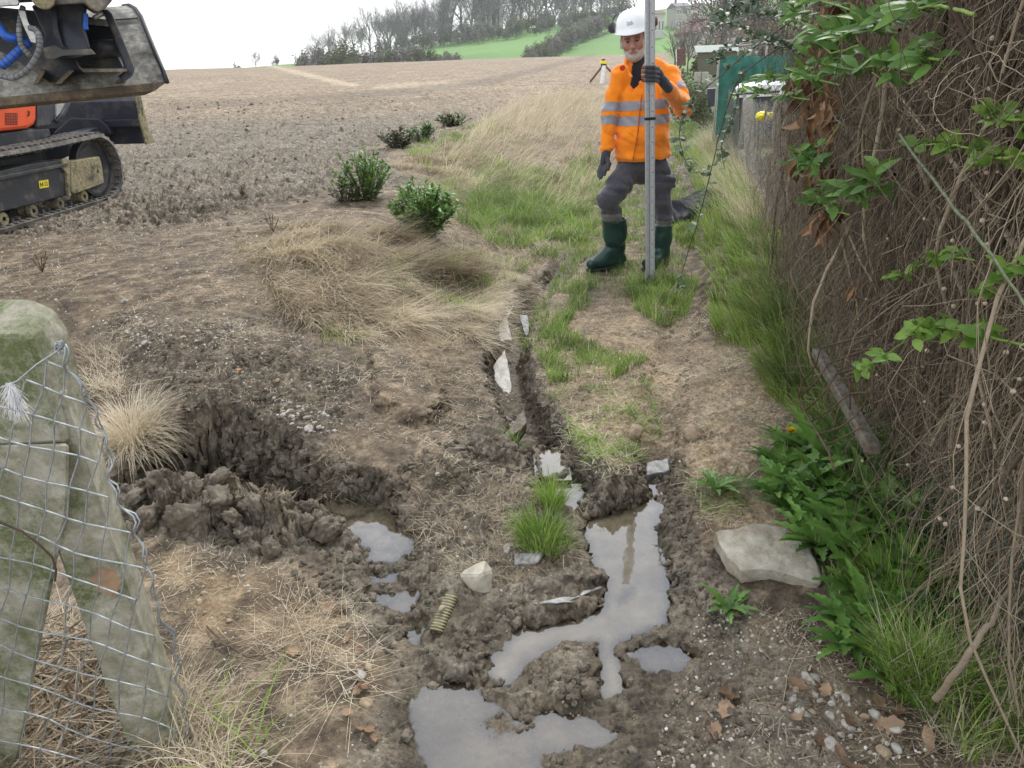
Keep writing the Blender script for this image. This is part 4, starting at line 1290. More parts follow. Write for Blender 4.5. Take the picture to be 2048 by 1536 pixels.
M_SLATE = simple_mat('muddy slate', (.16, .16, .15), (.38, .38, .37), 22, .5, .3, .002)
M_BRICK = simple_mat('brick fragment', (.30, .13, .07), (.50, .25, .14), 60, .85, .4, .003)
M_CLOD = simple_mat('mud clod', (.085, .068, .048), (.20, .17, .125), 28, .75, .8, .006, detail=8, lo=.3, hi=.7)
M_CHALK = simple_mat('white rubble', (.42, .40, .35), (.72, .70, .65), 28, .8, .6, .004, detail=8, lo=.3, hi=.65)
def slab_mat():
    t = NT('old cast concrete'); t.co()
    n1 = t.noise(14, 8, .7); n2 = t.noise(90, 5, .75); n3 = t.noise(6, 5, .6)
    c = t.ramp(n1, [(.3, (.30, .26, .18)), (.5, (.47, .43, .34)), (.7, (.62, .59, .51))])
    c = t.mix(t.fr(n3, .5, .62, 0, .55), c, (.24, .19, .12))
    c = t.mix(t.fr(n2, .40, .30, 0, .8), c, (.12, .10, .07)); c = t.mix(t.fr(n2, .62, .72, 0, .6), c, (.72, .70, .64))
    t.set(Base_Color=c, Roughness=.92, Normal=t.bump(n2, 1.0, .006, t.bump(n1, .6, .012)))
    return t.m
SM = [stone_mesh(i, .6, .18, M_STONE) for i in range(8)]
SM2 = [stone_mesh(20 + i, .6, .2, M_STONE2) for i in range(4)]
def put_stone(c, s, me, label, group, cat='stone', name='stone', sink=.3, fl=None):
    o = link(name, me); o.location = (c[0], c[1], c[2] + s * (fl or .6) * (1 - 2 * sink) * .8)
    o.scale = (s, s, s); o.rotation_euler = (rng.normal(0, .25), rng.normal(0, .25), rng.uniform(0, 6.28))
    return tag(o, label, cat, group)
def field_stones(poly, n, s, label, group, brown=.15, dn=None):
    for c in sample(poly, n, dn):
        b = rng.random() < brown
        put_stone(c, rng.uniform(*s) * (1.0 if rng.random() < .8 else 1.5), (SM2[int(rng.integers(4))] if b else SM[int(rng.integers(8))]), label, group)
field_stones([(250,640),(330,630),(480,650),(500,690),(420,700),(260,700)], 60, (.007, .014), 'small pale pebble on top of the earth mound', 'pebbles capping the earth mound', .05)
field_stones([(500,780),(640,820),(720,850),(640,880),(560,850)], 45, (.006, .013), 'small pale pebble on the slope above the pit', 'pebbles on the slope above the pit', .1)
field_stones([(1600,1330),(1700,1380),(1800,1480),(1750,1536),(1640,1500),(1560,1420)], 42, (.006, .014), 'rounded pale pebble in the gravel at bottom right', 'pebbles in the gravel at bottom right', .3)
field_stones([(1000,790),(1060,800),(1070,870),(1010,850)], 26, (.004, .010), 'small pale pebble in the left rut below the white rubble', 'pebbles in the left rut')
field_stones([(1040,640),(1110,560),(1120,600),(1070,760),(1030,760)], 16, (.004, .009), 'tiny pale pebble scattered along the left rut', 'pebbles along the left rut')
field_stones([(300,1100),(560,1150),(730,1240),(740,1420),(400,1280)], 26, (.004, .010), 'small stone on the dry clay between post and puddles', 'stones on the dry clay', .4)
field_stones([(850,950),(1040,940),(1100,1060),(960,1120),(860,1080)], 16, (.004, .012), 'small stone on the muddy hump left of the grass tuft', 'stones on the muddy hump', .3)
field_stones([(1350,700),(1540,680),(1560,800),(1360,860)], 16, (.006, .014), 'pale flint on the dry path near the verge', 'flints on the dry path')
field_stones([(300,200),(900,200),(640,440),(0,520),(0,480)], 46, (.012, .03), 'pale flint lying on the tilled field', 'flints on the tilled field', .3)
BIG = [((1790,1462),.020,0,'white rounded pebble at bottom right, higher of the two brightest'),((1792,1500),.018,1,'white blocky pebble at bottom right, lower of the two brightest'),((1690,1452),.015,2,'round grey pebble left of the bright white pebbles'),((1622,1362),.030,3,'largest grey stone in the gravel below the flat slab'),((1660,1490),.022,4,'speckled stone near the bottom edge right of the mud'),((478,743),.017,None,'orange brick fragment on the face of the mound'),((722,1358),.020,5,'white stone at the clay edge left of the lower puddle'),((738,1338),.018,None,'tan stone leaning on the white one by the lower puddle'),((733,1410),.020,None,'tan flat stone at the mud edge below the white one'),((527,1508),.014,6,'small white stone near the bottom left grass'),((618,860),.028,7,'white angular stone at the rim of the pit'),((1055,982),.014,2,'small white cube shaped stone by the puddle tuft'),((250,605),.026,1,'pale block of stone on the soil beside the concrete post'),((398,577),.02,5,'white stone on the soil behind the earth mound'),((80,596),.018,None,'reddish stone on bare soil above the concrete post'),((555,762),.016,None,'yellowish stone below the brick fragment on the mound'),((1015,1100),.025,3,'pale lichen stone left of the puddle tuft'),((875,952),.016,1,'white stone in the muddy hollow right of the pit'),((1385,872),.05,None,'pale half buried rock on the dry path edge'),((1270,872),.05,None,'pale half buried rock at the end of the grassy strip'),((720,236),.05,4,'lone pale rock on the tilled field'),((475,274),.04,5,'pale rock on the tilled field near the blade'),((1455,670),.03,6,'white flint half buried beside the verge'),((995,452),.05,3,'flat grey stone in the grass below the bank')]
for (px, py), s, k, l in BIG:
    put_stone(hit(px, py), s, SM2[int(rng.integers(4))] if k is None else SM[k], l, None)
o = link('brick_fragment', stone_mesh(77, .5, .1, M_BRICK)); c = hit(478, 743); o.location = (c[0], c[1], c[2] + .006); o.scale = (.018, .018, .018)
tag(o, 'orange brick fragment on the face of the earth mound', 'brick')
for ob in list(COL.objects):
    if ob.get('label') == 'orange brick fragment on the face of the mound': bpy.data.objects.remove(ob)

def slab(name, label, outline, th, mat, tilt=(0, 0), lift=0, z=None, cat='slab', rough=.006, sub=5):
    """broken slab: outline traced on the ground, given a thickness and a rough surface"""
    pts = [np.array(hit(px, py)) for px, py in outline]
    z0 = (np.mean([p[2] for p in pts]) if z is None else z) + lift
    c = np.mean(pts, 0); c[2] = z0
    bm = bmesh.new()
    P = [(p[0] - c[0], p[1] - c[1]) for p in pts]
    lo = [bm.verts.new((x * .96, y * .96, -th)) for x, y in P]; hi = [bm.verts.new((x, y, 0)) for x, y in P]
    n = len(P)
    bm.faces.new(hi); bm.faces.new(lo[::-1])
    for i in range(n): bm.faces.new((hi[i], lo[i], lo[(i + 1) % n], hi[(i + 1) % n]))
    bmesh.ops.recalc_face_normals(bm, faces=bm.faces)
    bmesh.ops.triangulate(bm, faces=bm.faces)
    for _ in range(sub - 1):
        bmesh.ops.subdivide_edges(bm, edges=[e for e in bm.edges if e.calc_length() > .012], cuts=1, use_grid_fill=True)
    bmesh.ops.triangulate(bm, faces=bm.faces)
    V = np.array([v.co[:] for v in bm.verts]); F = np.array([[v.index for v in f.verts] for f in bm.faces]); bm.free()
    V = V + (np.stack([fbm3(V * 14, 4, 5), fbm3(V * 14, 4, 6), fbm3(V * 18, 4, 7)], 1)) * rough * 2.0
    me = mesh_np(name, V, [F], mat)
    o = link(name, me); o.location = c; o.rotation_euler = (tilt[0], tilt[1], 0)
    return tag(o, label, cat)
slab('concrete_slab', 'large flat pale concrete slab lying at the right side of the mud', [(1424,1110),(1500,1080),(1570,1075),(1612,1100),(1645,1165),(1640,1180),(1540,1165),(1480,1175),(1450,1150)], .055, slab_mat(), (.10, .03), .05)
slab('stone_slab', 'upper slab of white rubble exposed in the left rut', [(984,640),(1022,648),(1012,668),(1028,695),(1018,700),(996,678)], .03, M_CHALK, (.35, .2), .03)
slab('stone_slab', 'lower slab of white rubble exposed in the left rut', [(984,738),(1005,740),(1028,785),(1020,795),(990,765)], .03, M_CHALK, (.3, .25), .03)
slab('stone_slab', 'small grey chip of stone right of the upper white slab', [(1038,655),(1055,655),(1066,668),(1045,670)], .015, M_SLATE, (.1, 0), .012)
slab('slate_piece', 'pale bluish slate piece lying in mud under the green tuft', [(1028,1120),(1045,1110),(1090,1115),(1078,1130),(1030,1140)], .012, M_SLATE, (.15, .1), .015, rough=.003)
slab('broken_kerb', 'muddy block with a broken face left of the small rut pool', [(975,888),(1048,880),(1056,905),(968,905)], .07, M_CLOD, (.05, .1), .05, cat='block')
slab('old_pipe_stub', 'short grey rounded block stuck in the bank above the long puddle', [(1290,940),(1335,935),(1340,955),(1292,960)], .06, M_SLATE, (.2, 0), .03, cat='block')
slab('metal_strip', 'thin dented pale strip lying across the mud at the puddle edge', [(1066,1208),(1130,1196),(1200,1183),(1205,1188),(1140,1208),(1150,1212),(1070,1213)], .004, M_SLATE, (.0, .05), .045, z=WZ, cat='strip', rough=.003)

# striped pipe stub in the mud
def striped():
    t = NT('yellow striped hose'); co = t.n('ShaderNodeTexCoord').outputs['UV']
    return t
a = np.array(hit(905, 1200)) + [0, 0, .02]; b = np.array(hit(872, 1270)) + [0, 0, .012]
MYEL = simple_mat('faded yellow plastic', (.42, .40, .16), (.62, .60, .34), 40, .6, .2); MDIRT = simple_mat('muddy plastic', (.10, .085, .055), (.20, .17, .12), 50, .7, .3)
hose = MB(); hose.tube([a + (b - a) * t for t in np.linspace(0, 1, 10)], .019, 16)
ho = hose.build('crushed_hose', MDIRT, smooth=True); tag(ho, 'crushed yellow striped hose end poking out of the mud', 'hose')
rings = MB(); ax = Vector(b - a).normalized(); RR = ax.to_track_quat('Z', 'Y').to_matrix()
for i in range(13):
    cc = a + (b - a) * (i + .6) / 13.2
    tilt_ = Matrix.Rotation(.5, 3, RR @ Vector((1, 0, 0))) @ RR
    rings.lathe([(.0185, -.0016), (.0215, -.0014), (.0215, .0014), (.0185, .0016)], cc, tilt_, 18)
rings.build('stripes', MYEL, ho, smooth=False)
put_stone((np.array(hit(885, 1237)) + [0, 0, .035]), .014, SM2[1], 'little pinkish stone resting on the striped hose', None)

# ---- mud clods (loose lumps on the ridge, the pit rim and the mud)
def clods(name, label, batches):
    Vs = []; Fs = []; off = 0
    protos = []
    for i in range(6):
        bm = bmesh.new(); bmesh.ops.create_icosphere(bm, subdivisions=4, radius=1)
        V = np.array([v.co[:] for v in bm.verts]); F = np.array([[v.index for v in f.verts] for f in bm.faces]); bm.free()
        V = V * (1 + .55 * fbm3(V * 1.5 + i * 5, 3, 50 + i)[:, None] + .55 * np.abs(fbm3(V * 3.4 + i, 3, 70 + i))[:, None] - .12) * np.array([1, rng.uniform(.6, .9), rng.uniform(.4, .65)])
        protos.append((V, F))
    for poly, n, s, dn in batches:
        for c in sample(poly, n, dn):
            V, F = protos[int(rng.integers(6))]
            sc_ = rng.uniform(*s) * (1 if rng.random() < .85 else 1.6)
            R = np.array(Euler(rng.uniform(0, 6.28, 3)).to_matrix())
            Vs.append((V * sc_) @ R.T + c + np.array([0, 0, sc_ * .1])); Fs.append(F + off); off += len(V)
    me = mesh_np(name, np.concatenate(Vs), [np.concatenate(Fs)], M_CLOD)
    return tag(link(name, me), label, 'mud', kind='stuff')
clods('mud_clods', 'loose churned mud lumps heaped round the pit and puddles', [
    ([(240,960),(420,950),(520,975),(640,1010),(660,1080),(560,1115),(300,1060)], 120, (.012, .05), None),
    ([(700,990),(860,890),(960,870),(1060,900),(1050,960),(860,1010),(790,1040)], 150, (.006, .018), None),
    ([(1130,900),(1330,920),(1390,990),(1300,1010),(1160,1030)], 130, (.006, .016), None),
    ([(740,1050),(860,1060),(900,1200),(760,1330),(700,1200),(640,1100)], 150, (.006, .016), None),
    ([(960,1180),(1210,1190),(1300,1400),(1500,1360),(1560,1536),(760,1536),(800,1330)], 260, (.004, .014), clump(3.5, -.2, .2, 40)),
    ([(1330,990),(1430,1100),(1500,1250),(1400,1290),(1340,1200)], 130, (.005, .014), None),
    ([(560,1110),(700,1150),(760,1290),(650,1240)], 60, (.005, .014), None),
    ([(340,845),(440,845),(620,900),(760,975),(760,1000),(600,960),(430,930),(350,920)], 150, (.008, .028), None),
    ([(330,680),(620,700),(700,840),(430,820),(300,760)], 260, (.006, .018), clump(4, -.1, .2, 41)),
    ([(100,300),(620,300),(700,390),(500,470),(0,470)], 160, (.008, .03), clump(1.2, -.1, .25, 42)),
    ([(340,200),(900,190),(760,270),(300,300)], 160, (.012, .04), clump(.8, -.1, .2, 43)),
])
# small roots and twigs
def twig(pts, r, label, k=12, mat=None, name='twig'):
    P = [np.array(hit(p[0], p[1])) + [0, 0, (p[2] if len(p) > 2 else .006)] for p in pts]
    t = np.linspace(0, len(P) - 1, k)
    Q = np.stack([np.interp(t, range(len(P)), [p[i] for p in P]) for i in range(3)], 1)
    Q += rng.normal(0, r * .5, Q.shape)
    me = tube_mesh(name, Q[None], np.linspace(r, r * .6, k)[None], mat or M_TWIG, 6, (.3, .7))
    return tag(link(name, me), label, 'twig')
twig([(415,1258),(450,1300,.02),(500,1325,.015),(580,1300)], .0032, 'curved reddish twig lying on the dry clay', 18)
twig([(270,775),(350,768,.02)], .005, 'pale straight stick beside the straw tuft', mat=M_STRAW)
twig([(985,1060),(1040,1035,.02)], .004, 'short pale stick at the left foot of the green tuft', mat=M_STRAW)
twig([(1620,1250),(1575,1350,.015),(1555,1480)], .0016, 'long thin pale stem curving over the gravel', 16, M_STRAW)
twig([(600,865,.02),(555,930,.03),(560,960,.01)], .004, 'brown root hanging down into the pit', 12)
twig([(1390,1425),(1540,1435)], .0014, 'thin dark stem lying on the smooth mud right of the leaves')
twig([(1370,1075,.01),(1392,1010,.03)], .002, 'thin stem leaning beside the weed on the path edge')
# ================================================================== FENCES, POSTS, VINES AND THINGS BESIDE THE PATH
def moss_concrete():
    t = NT('mossy concrete'); co = t.co()
    n1 = t.noise(12, 10, .78); n2 = t.noise(70, 6, .75); n3 = t.noise(4.2, 10, .75)
    c = t.ramp(n1, [(.3, (.16, .15, .105)), (.5, (.33, .31, .24)), (.7, (.52, .50, .42))])
    c = t.mix(t.math('MULTIPLY', t.fr(n3, .46, .58), t.fr(n2, .25, .55)), c, (.10, .125, .04))
    c = t.mix(t.fr(n2, .62, .75, 0, .6), c, (.40, .42, .34))
    c = t.mix(t.fr(n2, .36, .28, 0, .75), c, (.05, .05, .035))
    t.set(Base_Color=c, Roughness=.9, Normal=t.bump(n2, .7, .004, t.bump(n1, .5, .01)))
    return t.m
M_MOSS = moss_concrete()
M_WIRE = simple_mat('galvanised wire', (.26, .29, .30), (.42, .45, .46), 60, .45, .15, .001, .55)
M_GWIRE = simple_mat('green coated wire', (.03, .10, .085), (.07, .17, .14), 60, .5, .1, .001)
M_RUST = simple_mat('rusty wire', (.055, .032, .02), (.13, .075, .045), 80, .85, .3, .001)
M_DIRTW = simple_mat('old grey wire', (.24, .24, .23), (.42, .42, .40), 60, .7, .1, .001, .3)

def rough_solid(name, bm, mat, parent, amp=.002, cuts=4, freq=18):
    bmesh.ops.bevel(bm, geom=bm.edges[:], offset=.006, segments=1, affect='EDGES')
    bmesh.ops.triangulate(bm, faces=bm.faces)
    for _ in range(cuts):
        bmesh.ops.subdivide_edges(bm, edges=[e for e in bm.edges if e.calc_length() > .02], cuts=1)
    bmesh.ops.triangulate(bm, faces=bm.faces)
    V = np.array([v.co[:] for v in bm.verts]); F = np.array([[v.index for v in f.verts] for f in bm.faces]); bm.free()
    V += np.stack([fbm3(V * freq, 4, i) for i in (1, 2, 3)], 1) * amp
    return link(name, mesh_np(name, V, [F], mat, smooth=False), parent)

def hull(pts):
    bm = bmesh.new()
    for p in pts: bm.verts.new(p)
    r = bmesh.ops.convex_hull(bm, input=bm.verts)
    bmesh.ops.delete(bm, geom=[g for g in r['geom_interior'] + r['geom_unused'] if isinstance(g, bmesh.types.BMVert)], context='VERTS')
    bmesh.ops.recalc_face_normals(bm, faces=bm.faces)
    return bm

FP = 1.42
# leaning strut: a square concrete bar with a thick head
s_top = Vector(at_y(88, 790, FP + .07)); s_bot = Vector(hit(318, 1500)) + Vector((0, .03, -.12))
strut = rough_solid('leaning_post', hull([at_y(-100, 672, FP), at_y(58, 672, FP), at_y(131, 884, FP), at_y(-100, 898, FP),
    at_y(-100, 598, FP + .12), at_y(62, 596, FP + .12), at_y(112, 618, FP + .12), at_y(140, 660, FP + .12), at_y(190, 880, FP + .12), at_y(-100, 890, FP + .13)]), M_MOSS, None)
tag(strut, 'mossy concrete fence strut leaning to the right behind the left wire mesh', 'post')
ax = (s_bot - s_top).normalized(); q = ax.to_track_quat('Z', 'Y').to_matrix() @ Matrix.Rotation(math.radians(62), 3, 'Z')
h_ = .056; L_ = (s_bot - s_top).length
bm = hull([s_top + q @ Vector((sx * h_, sy * h_, z)) for sx in (-1, 1) for sy in (-1, 1) for z in (-.02, L_)])
rough_solid('shaft', bm, M_MOSS, strut)
post = rough_solid('concrete_post', hull([at_y(px, py, FP - .012 + d) for d in (0, .10) for px, py in ((-160, 893), (138, 886), (136, 1010), (28, 1560), (-260, 1600))]), M_MOSS, None)
tag(post, 'upright mossy concrete post at the left edge below the head of the strut', 'post')

def lattice(name, parent, o, es, eh, nk, nm, fpos, r, mat, keep=None, sides=5):
    """chain link: nk zigzag wires of nm bends; fpos maps pattern units to world points, keep tests pattern points"""
    st = MB()
    es = np.array(es, float); eh = np.array(eh, float); D = es + eh; side = (es - eh) / 2
    for k in range(nk):
        base = np.array(o, float) + side * k + (D / 2 if k % 2 else 0)
        pts = []
        for m in range(nm):
            n0 = base + D * m
            pts += [(n0, 1), (n0 + es, -1)]
        run = []
        for i in range(len(pts)):
            p, sg = pts[i]
            if keep is None or keep(p[0], p[1]): run.append((p, sg))
            elif len(run) > 1: _wire(st, run, fpos, r, sides); run = []
            else: run = []
        if len(run) > 1: _wire(st, run, fpos, r, sides)
    return st.build(name, mat, parent, smooth=True)

def _wire(st, run, fpos, r, sides):
    P = []
    for i, (p, sg) in enumerate(run):
        # round the bend: a point shortly before and after each corner, stepped in depth where wires cross
        for f, dz in ((-.10, .8), (0, 0.0), (.10, -.8)):
            j = i + (1 if f > 0 else -1)
            q = p if not (0 <= j < len(run)) else p + (run[j][0] - p) * abs(f)
            P.append(fpos(q[0], q[1], dz * r * sg * 1.4))
    st.tube(P, r, sides, caps=False)

mroot = empty('wire_mesh_fence', at_y(200, 1500, 1.3), 'grey chain link mesh sagging over the left concrete posts', 'wire fence')
edge = [(560, 100), (700, 128), (760, 158), (830, 190), (900, 215), (1000, 238), (1100, 282), (1250, 332), (1400, 368), (1560, 400), (1700, 430)]
def keepL(px, py):
    top = 715 + max(0, 60 - px) * .75 if px < 128 else 690
    return py > top and px < np.interp(py, [e[0] for e in edge], [e[1] for e in edge]) and px > -170
_j = lambda px, py: (6 * math.sin(px * .031 + py * .017) + 4 * math.sin(py * .05), 5 * math.sin(px * .027 - py * .02))
def fposL(px, py, dz):
    jx, jy = _j(px, py)
    y = 1.30 + .10 * max(0, (py - 1150) / 400) + .02 * math.sin(px * .012 + py * .006)
    return at_y(px + jx, py + jy, y + dz)
lattice('mesh_panel', mroot, (-700, 600), (43, 13), (-11, 57), 36, 26, fposL, .0018, M_WIRE, keepL, 6)
# selvedge of doubled wire along the slanting edge and the binding wire at the top
e2 = MB()
ev = [np.array(fposL(np.interp(y, [e[0] for e in edge], [e[1] for e in edge]) + 6 * math.sin(y * .11), y, .004 * math.cos(y * .11))) for y in range(690, 1600, 12)]
e2.tube(ev, .002, 6); ev2 = [p + np.array([.006 * math.sin(i * 1.1), .004, .004 * math.cos(i * 1.3)]) for i, p in enumerate(ev)]
e2.tube(ev2, .0016, 6)
e2.build('selvedge', M_WIRE, mroot, smooth=True)
e3 = MB(); e3.tube([at_y(-60, 800, 1.29), at_y(35, 762, 1.29), at_y(75, 728, 1.29), at_y(112, 704, 1.29), at_y(126, 690, 1.3)], .0017, 6)
for i in range(5):
    a = i * 1.3; e3.tube([np.array(at_y(118 + 8 * math.cos(a + u), 700 + 8 * math.sin(a + u) - i * 3, 1.29 + .002 * u)) for u in np.linspace(0, 4.5, 14)], .0016, 5)
e3.build('binding_wire', M_WIRE, mroot, smooth=True)
# white feather caught on the wire
nf = 260; fb = np.tile(np.array(at_y(20, 770, 1.285)), (nf, 1)); fb[:, 2] -= rng.uniform(-.006, .035, nf); fb[:, 0] += rng.normal(0, .004, nf)
fd = rand_dir(nf, -1, .3); fd[:, 2] -= .7; fd[:, 1] *= .5
t_ = np.linspace(0, 1, 5)[None, :, None]
fl = rng.uniform(.008, .028, nf)[:, None, None]
M_DOWN = simple_mat('white down', (.75, .75, .76), (.85, .85, .86), 50, .8, 0)
FPp = fb[:, None] + fd[:, None] * t_ * fl; FPp[..., 2] -= (t_[..., 0] ** 2) * fl[..., 0] * .3
fe = link('feather', tube_mesh('feather', FPp, np.full((nf, 5), .00035), M_DOWN, 3)); tag(fe, 'white downy feather caught on the left wire mesh', 'feather')
stm = link('bramble_cane', tube_mesh('bramble_cane', np.array([[at_y(x, y, 1.285) for x, y in ((-40, 1030), (0, 1045), (45, 1063), (80, 1090), (105, 1115), (112, 1140), (110, 1162))]]), np.full((1, 7), .0024), M_TWIG, 6))
tag(stm, 'brown bramble stem threaded through the left wire mesh', 'bramble')
o = link('caught_leaf', DL[3]); o.location = at_y(214, 1160, 1.37); o.rotation_euler = (1.4, 1.35, .2); o.scale = (1.15, 1.15, 1.15)
tag(o, 'rust brown leaf caught between the left mesh and the strut', 'leaf')
wz_ = at_y(955, 1165, hit(955, 1180)[1]); yw = wz_[1]
ws = rough_solid('wedge_stone', hull([at_y(*p) for p in ((918, 1150, yw), (930, 1140, yw + .03), (970, 1117, yw + .03), (986, 1142, yw + .02), (983, 1192, yw - .01), (944, 1182, yw - .03), (962, 1150, yw - .045), (925, 1160, yw + .08), (975, 1165, yw + .09))]), M_CONC, None, .004, 4, 22)
tag(ws, 'angular pale stone standing up out of the mud beside the puddles', 'stone')
# twigs behind the mesh
for i in range(2):
    n = 260; b = sample([(20,1260),(200,1260),(330,1540),(250,1650),(-60,1650)], n)
    a = rng.uniform(0, 6.28, n); l = rng.uniform(.05, .22, n); t5 = np.linspace(-.5, .5, 5)
    P = b[:, None] + np.stack([np.cos(a)[:, None] * l[:, None] * t5, np.sin(a)[:, None] * l[:, None] * t5, np.full((n, 5), .0) + rng.uniform(.005, .05, n)[:, None] + .04 * rng.normal(0, 1, n)[:, None] * t5], -1)
    if i == 0:
        tag(link('twig_litter', tube_mesh('twig_litter', P, rng.uniform(.0012, .004, n)[:, None] * np.ones((1, 5)), M_VINE, 5)), 'dead twigs and stalks heaped behind the left wire mesh', 'twigs', kind='stuff')

# ------------------------------------------------------------------ right fence line
FL = np.array(FENCE)                                   # near .. far
_fs = np.concatenate([[0], np.cumsum(np.linalg.norm(np.diff(FL, axis=0), axis=1))])
_ext = (FL[0] - FL[1]) / np.linalg.norm(FL[0] - FL[1])
def fline(y, off=0.0):
    """x of the fence line at distance y, moved off metres towards the path"""
    x = np.interp(y, FL[:, 1], FL[:, 0])
    k = (FL[1, 0] - FL[0, 0]) / (FL[1, 1] - FL[0, 1])
    x = np.where(np.asarray(y) < FL[0, 1], FL[0, 0] + (y - FL[0, 1]) * k, x)
    return x - off
def at_f(px, py, off=.3):
    """where a sight line meets the fence surface"""
    d = ray(px, py); lo, hi = .3, 40.0
    for _ in range(50):
        m = (lo + hi) / 2
        if d[0] * m > fline(d[1] * m, off): hi = m
        else: lo = m
    # the sight line starts left of the fence and crosses to its right
    return np.array([d[0] * lo, d[1] * lo, EYE + d[2] * lo])

def fence_net(name, parent, y0, y1, ht, cell, r, mat, wav=.02):
    ys_ = np.linspace(y0, y1, 400); xs_ = fline(ys_)
    s_ = np.concatenate([[0], np.cumsum(np.hypot(np.diff(xs_), np.diff(ys_)))])
    def f(a, b, dz):
        y = np.interp(a, s_, ys_); x = float(fline(y)); z = float(gz(x, y)) + b
        return (x + dz + wav * math.sin(a * 5 + b * 3), y, z)
    L = s_[-1]; n = int(L / cell)
    return lattice(name, parent, (L, 0), (-cell / 2, cell / 2), (cell / 2, cell / 2), 2 * n, int(ht / cell), f, r, mat, lambda a, b: 0 <= a <= L and b <= ht, 4)
froot = empty('garden_fence', (float(fline(5.6)), 5.6, .12), 'grey chain link garden fence running away on the right of the path', 'wire fence')
fence_net('mesh_panel', froot, 4.9, 20, 1.0, .055, .0018, M_DIRTW)
M_PC = simple_mat('grey post concrete', (.27, .26, .225), (.42, .40, .35), 30, .9, .4, .004, detail=8)
def post_mesh(h=1.05):
    m = MB(); n = 12
    pr = [(-.055, -.2), (.055, -.2)] + [(.055 * math.cos(a), h - .055 + .055 * math.sin(a)) for a in np.linspace(0, math.pi, n)]
    m.prism([(x, -.035, z) for x, z in pr], (0, .07, 0), .004)
    return m.mesh('fence_post', M_PC, False)
PM = post_mesh()
for i, (y, l) in enumerate(((9.45, 'round topped concrete fence post beside the yellow bag'), (18.4, 'farthest small concrete fence post at the end of the lane'), (6.9, 'concrete fence post half hidden by grass and bramble before the yellow bag'))):
    x = float(fline(y)); o = link('fence_post', PM); o.location = (x + .06, y, float(gz(x, y))); o.rotation_euler = (0, rng.normal(-.05, .03), -.2); tag(o, l, 'post', 'round topped concrete fence posts')
nroot = empty('green_net_fence', (float(fline(2.2)), 2.2, .08), 'green coated chain link net swallowed by dry vines at the right', 'wire fence')
def nf_(a, b, dz): return None
def fence_net2():
    ys_ = np.linspace(1.0, 5.2, 200); xs_ = fline(ys_, .10)
    s_ = np.concatenate([[0], np.cumsum(np.hypot(np.diff(xs_), np.diff(ys_)))]); L = s_[-1]; cell = .075
    def f(a, b, dz):
        y = float(np.interp(a, s_, ys_)); x = float(fline(y, .13 - .08 * min(1, b / .6))); 
        return (x + dz + .05 * math.sin(a * 4 + b * 5) + .03 * math.sin(b * 11), y + .02 * math.sin(b * 9 + a * 7), float(gz(x, y)) + b * .95)
    return lattice('mesh_panel', nroot, (L, 0), (-cell / 2, cell / 2), (cell / 2, cell / 2), 2 * int(L / cell), int(1.25 / cell), f, .0014, M_GWIRE, lambda a, b: 0 <= a <= L and b <= 1.25, 5)
fence_net2()
def bar_post(pa, pb, w, name, label, mat=M_MOSS):
    a, b = Vector(pa), Vector(pb); ax = (b - a).normalized(); q = ax.to_track_quat('Z', 'Y').to_matrix(); L = (b - a).length
    o = rough_solid(name, hull([a + q @ Vector((sx * w, sy * w * .8, z)) for sx in (-1, 1) for sy in (-1, 1) for z in (0, L)]), mat, None, cuts=3)
    return tag(o, label, 'post')
M_OLDW = simple_mat('grey old wood', (.07, .062, .045), (.17, .15, .115), 30, .85, .5, .003)
bar_post(at_f(1636, 703, .42), at_f(1748, 900, .40), .021, 'wooden_stake', 'grey square stake leaning left in front of the rusty grid', M_OLDW)
bar_post(at_f(1655, 585, .12), np.array(at_f(1648, 690, .12)) - [0, 0, .1], .025, 'wooden_stake', 'short upright dark stake at the far end of the vine thicket', M_OLDW)
bar_post(at_f(1900, 745, .02), np.array(at_f(1868, 935, .02)) - [0, 0, .1], .04, 'wooden_stake', 'pale slanting post half hidden inside the vines', M_PC)
# rusty grid
gr = empty('rusty_wire_grid', at_f(1720, 760, .5), 'bent rusty wire grid standing among weeds in front of the vines', 'wire grid')
A = [at_f(*p, .50) for p in ((1645, 700), (1610, 765), (1600, 800), (1655, 905), (1660, 950))]
m = MB()
L0 = [(1640, 697, 1745, 668), (1655, 728, 1745, 695), (1672, 748, 1745, 728), (1675, 760, 1745, 750), (1700, 788, 1735, 785), (1713, 828, 1730, 806)]
for a, b, c, d in L0: m.tube([at_f(a, b, .46), at_f((a + c) / 2, (b + d) / 2 - 1, .45), at_f(c, d, .44)], .0027, 6)
L1 = [((1640, 697), (1632, 730), (1605, 765)), ((1655, 730), (1635, 760), (1600, 795)), ((1675, 745), (1645, 790), (1610, 822)), ((1700, 787), (1660, 820), (1624, 842)), ((1716, 828), (1680, 855), (1640, 868)), ((1730, 850), (1695, 870), (1653, 890))]
for c in L1: m.tube([at_f(*p, .46 + .03 * i) for i, p in enumerate(c)], .0027, 6)
m.tube([at_f(*p, .53) for p in ((1605, 760), (1597, 795), (1612, 830), (1636, 868), (1658, 905), (1668, 940))], .0035, 6)
for x in (1700, 1745): m.tube([at_f(x, 672, .44), at_f(x, 820, .44)], .0027, 6)
m.build('wire', M_RUST, gr, smooth=True)

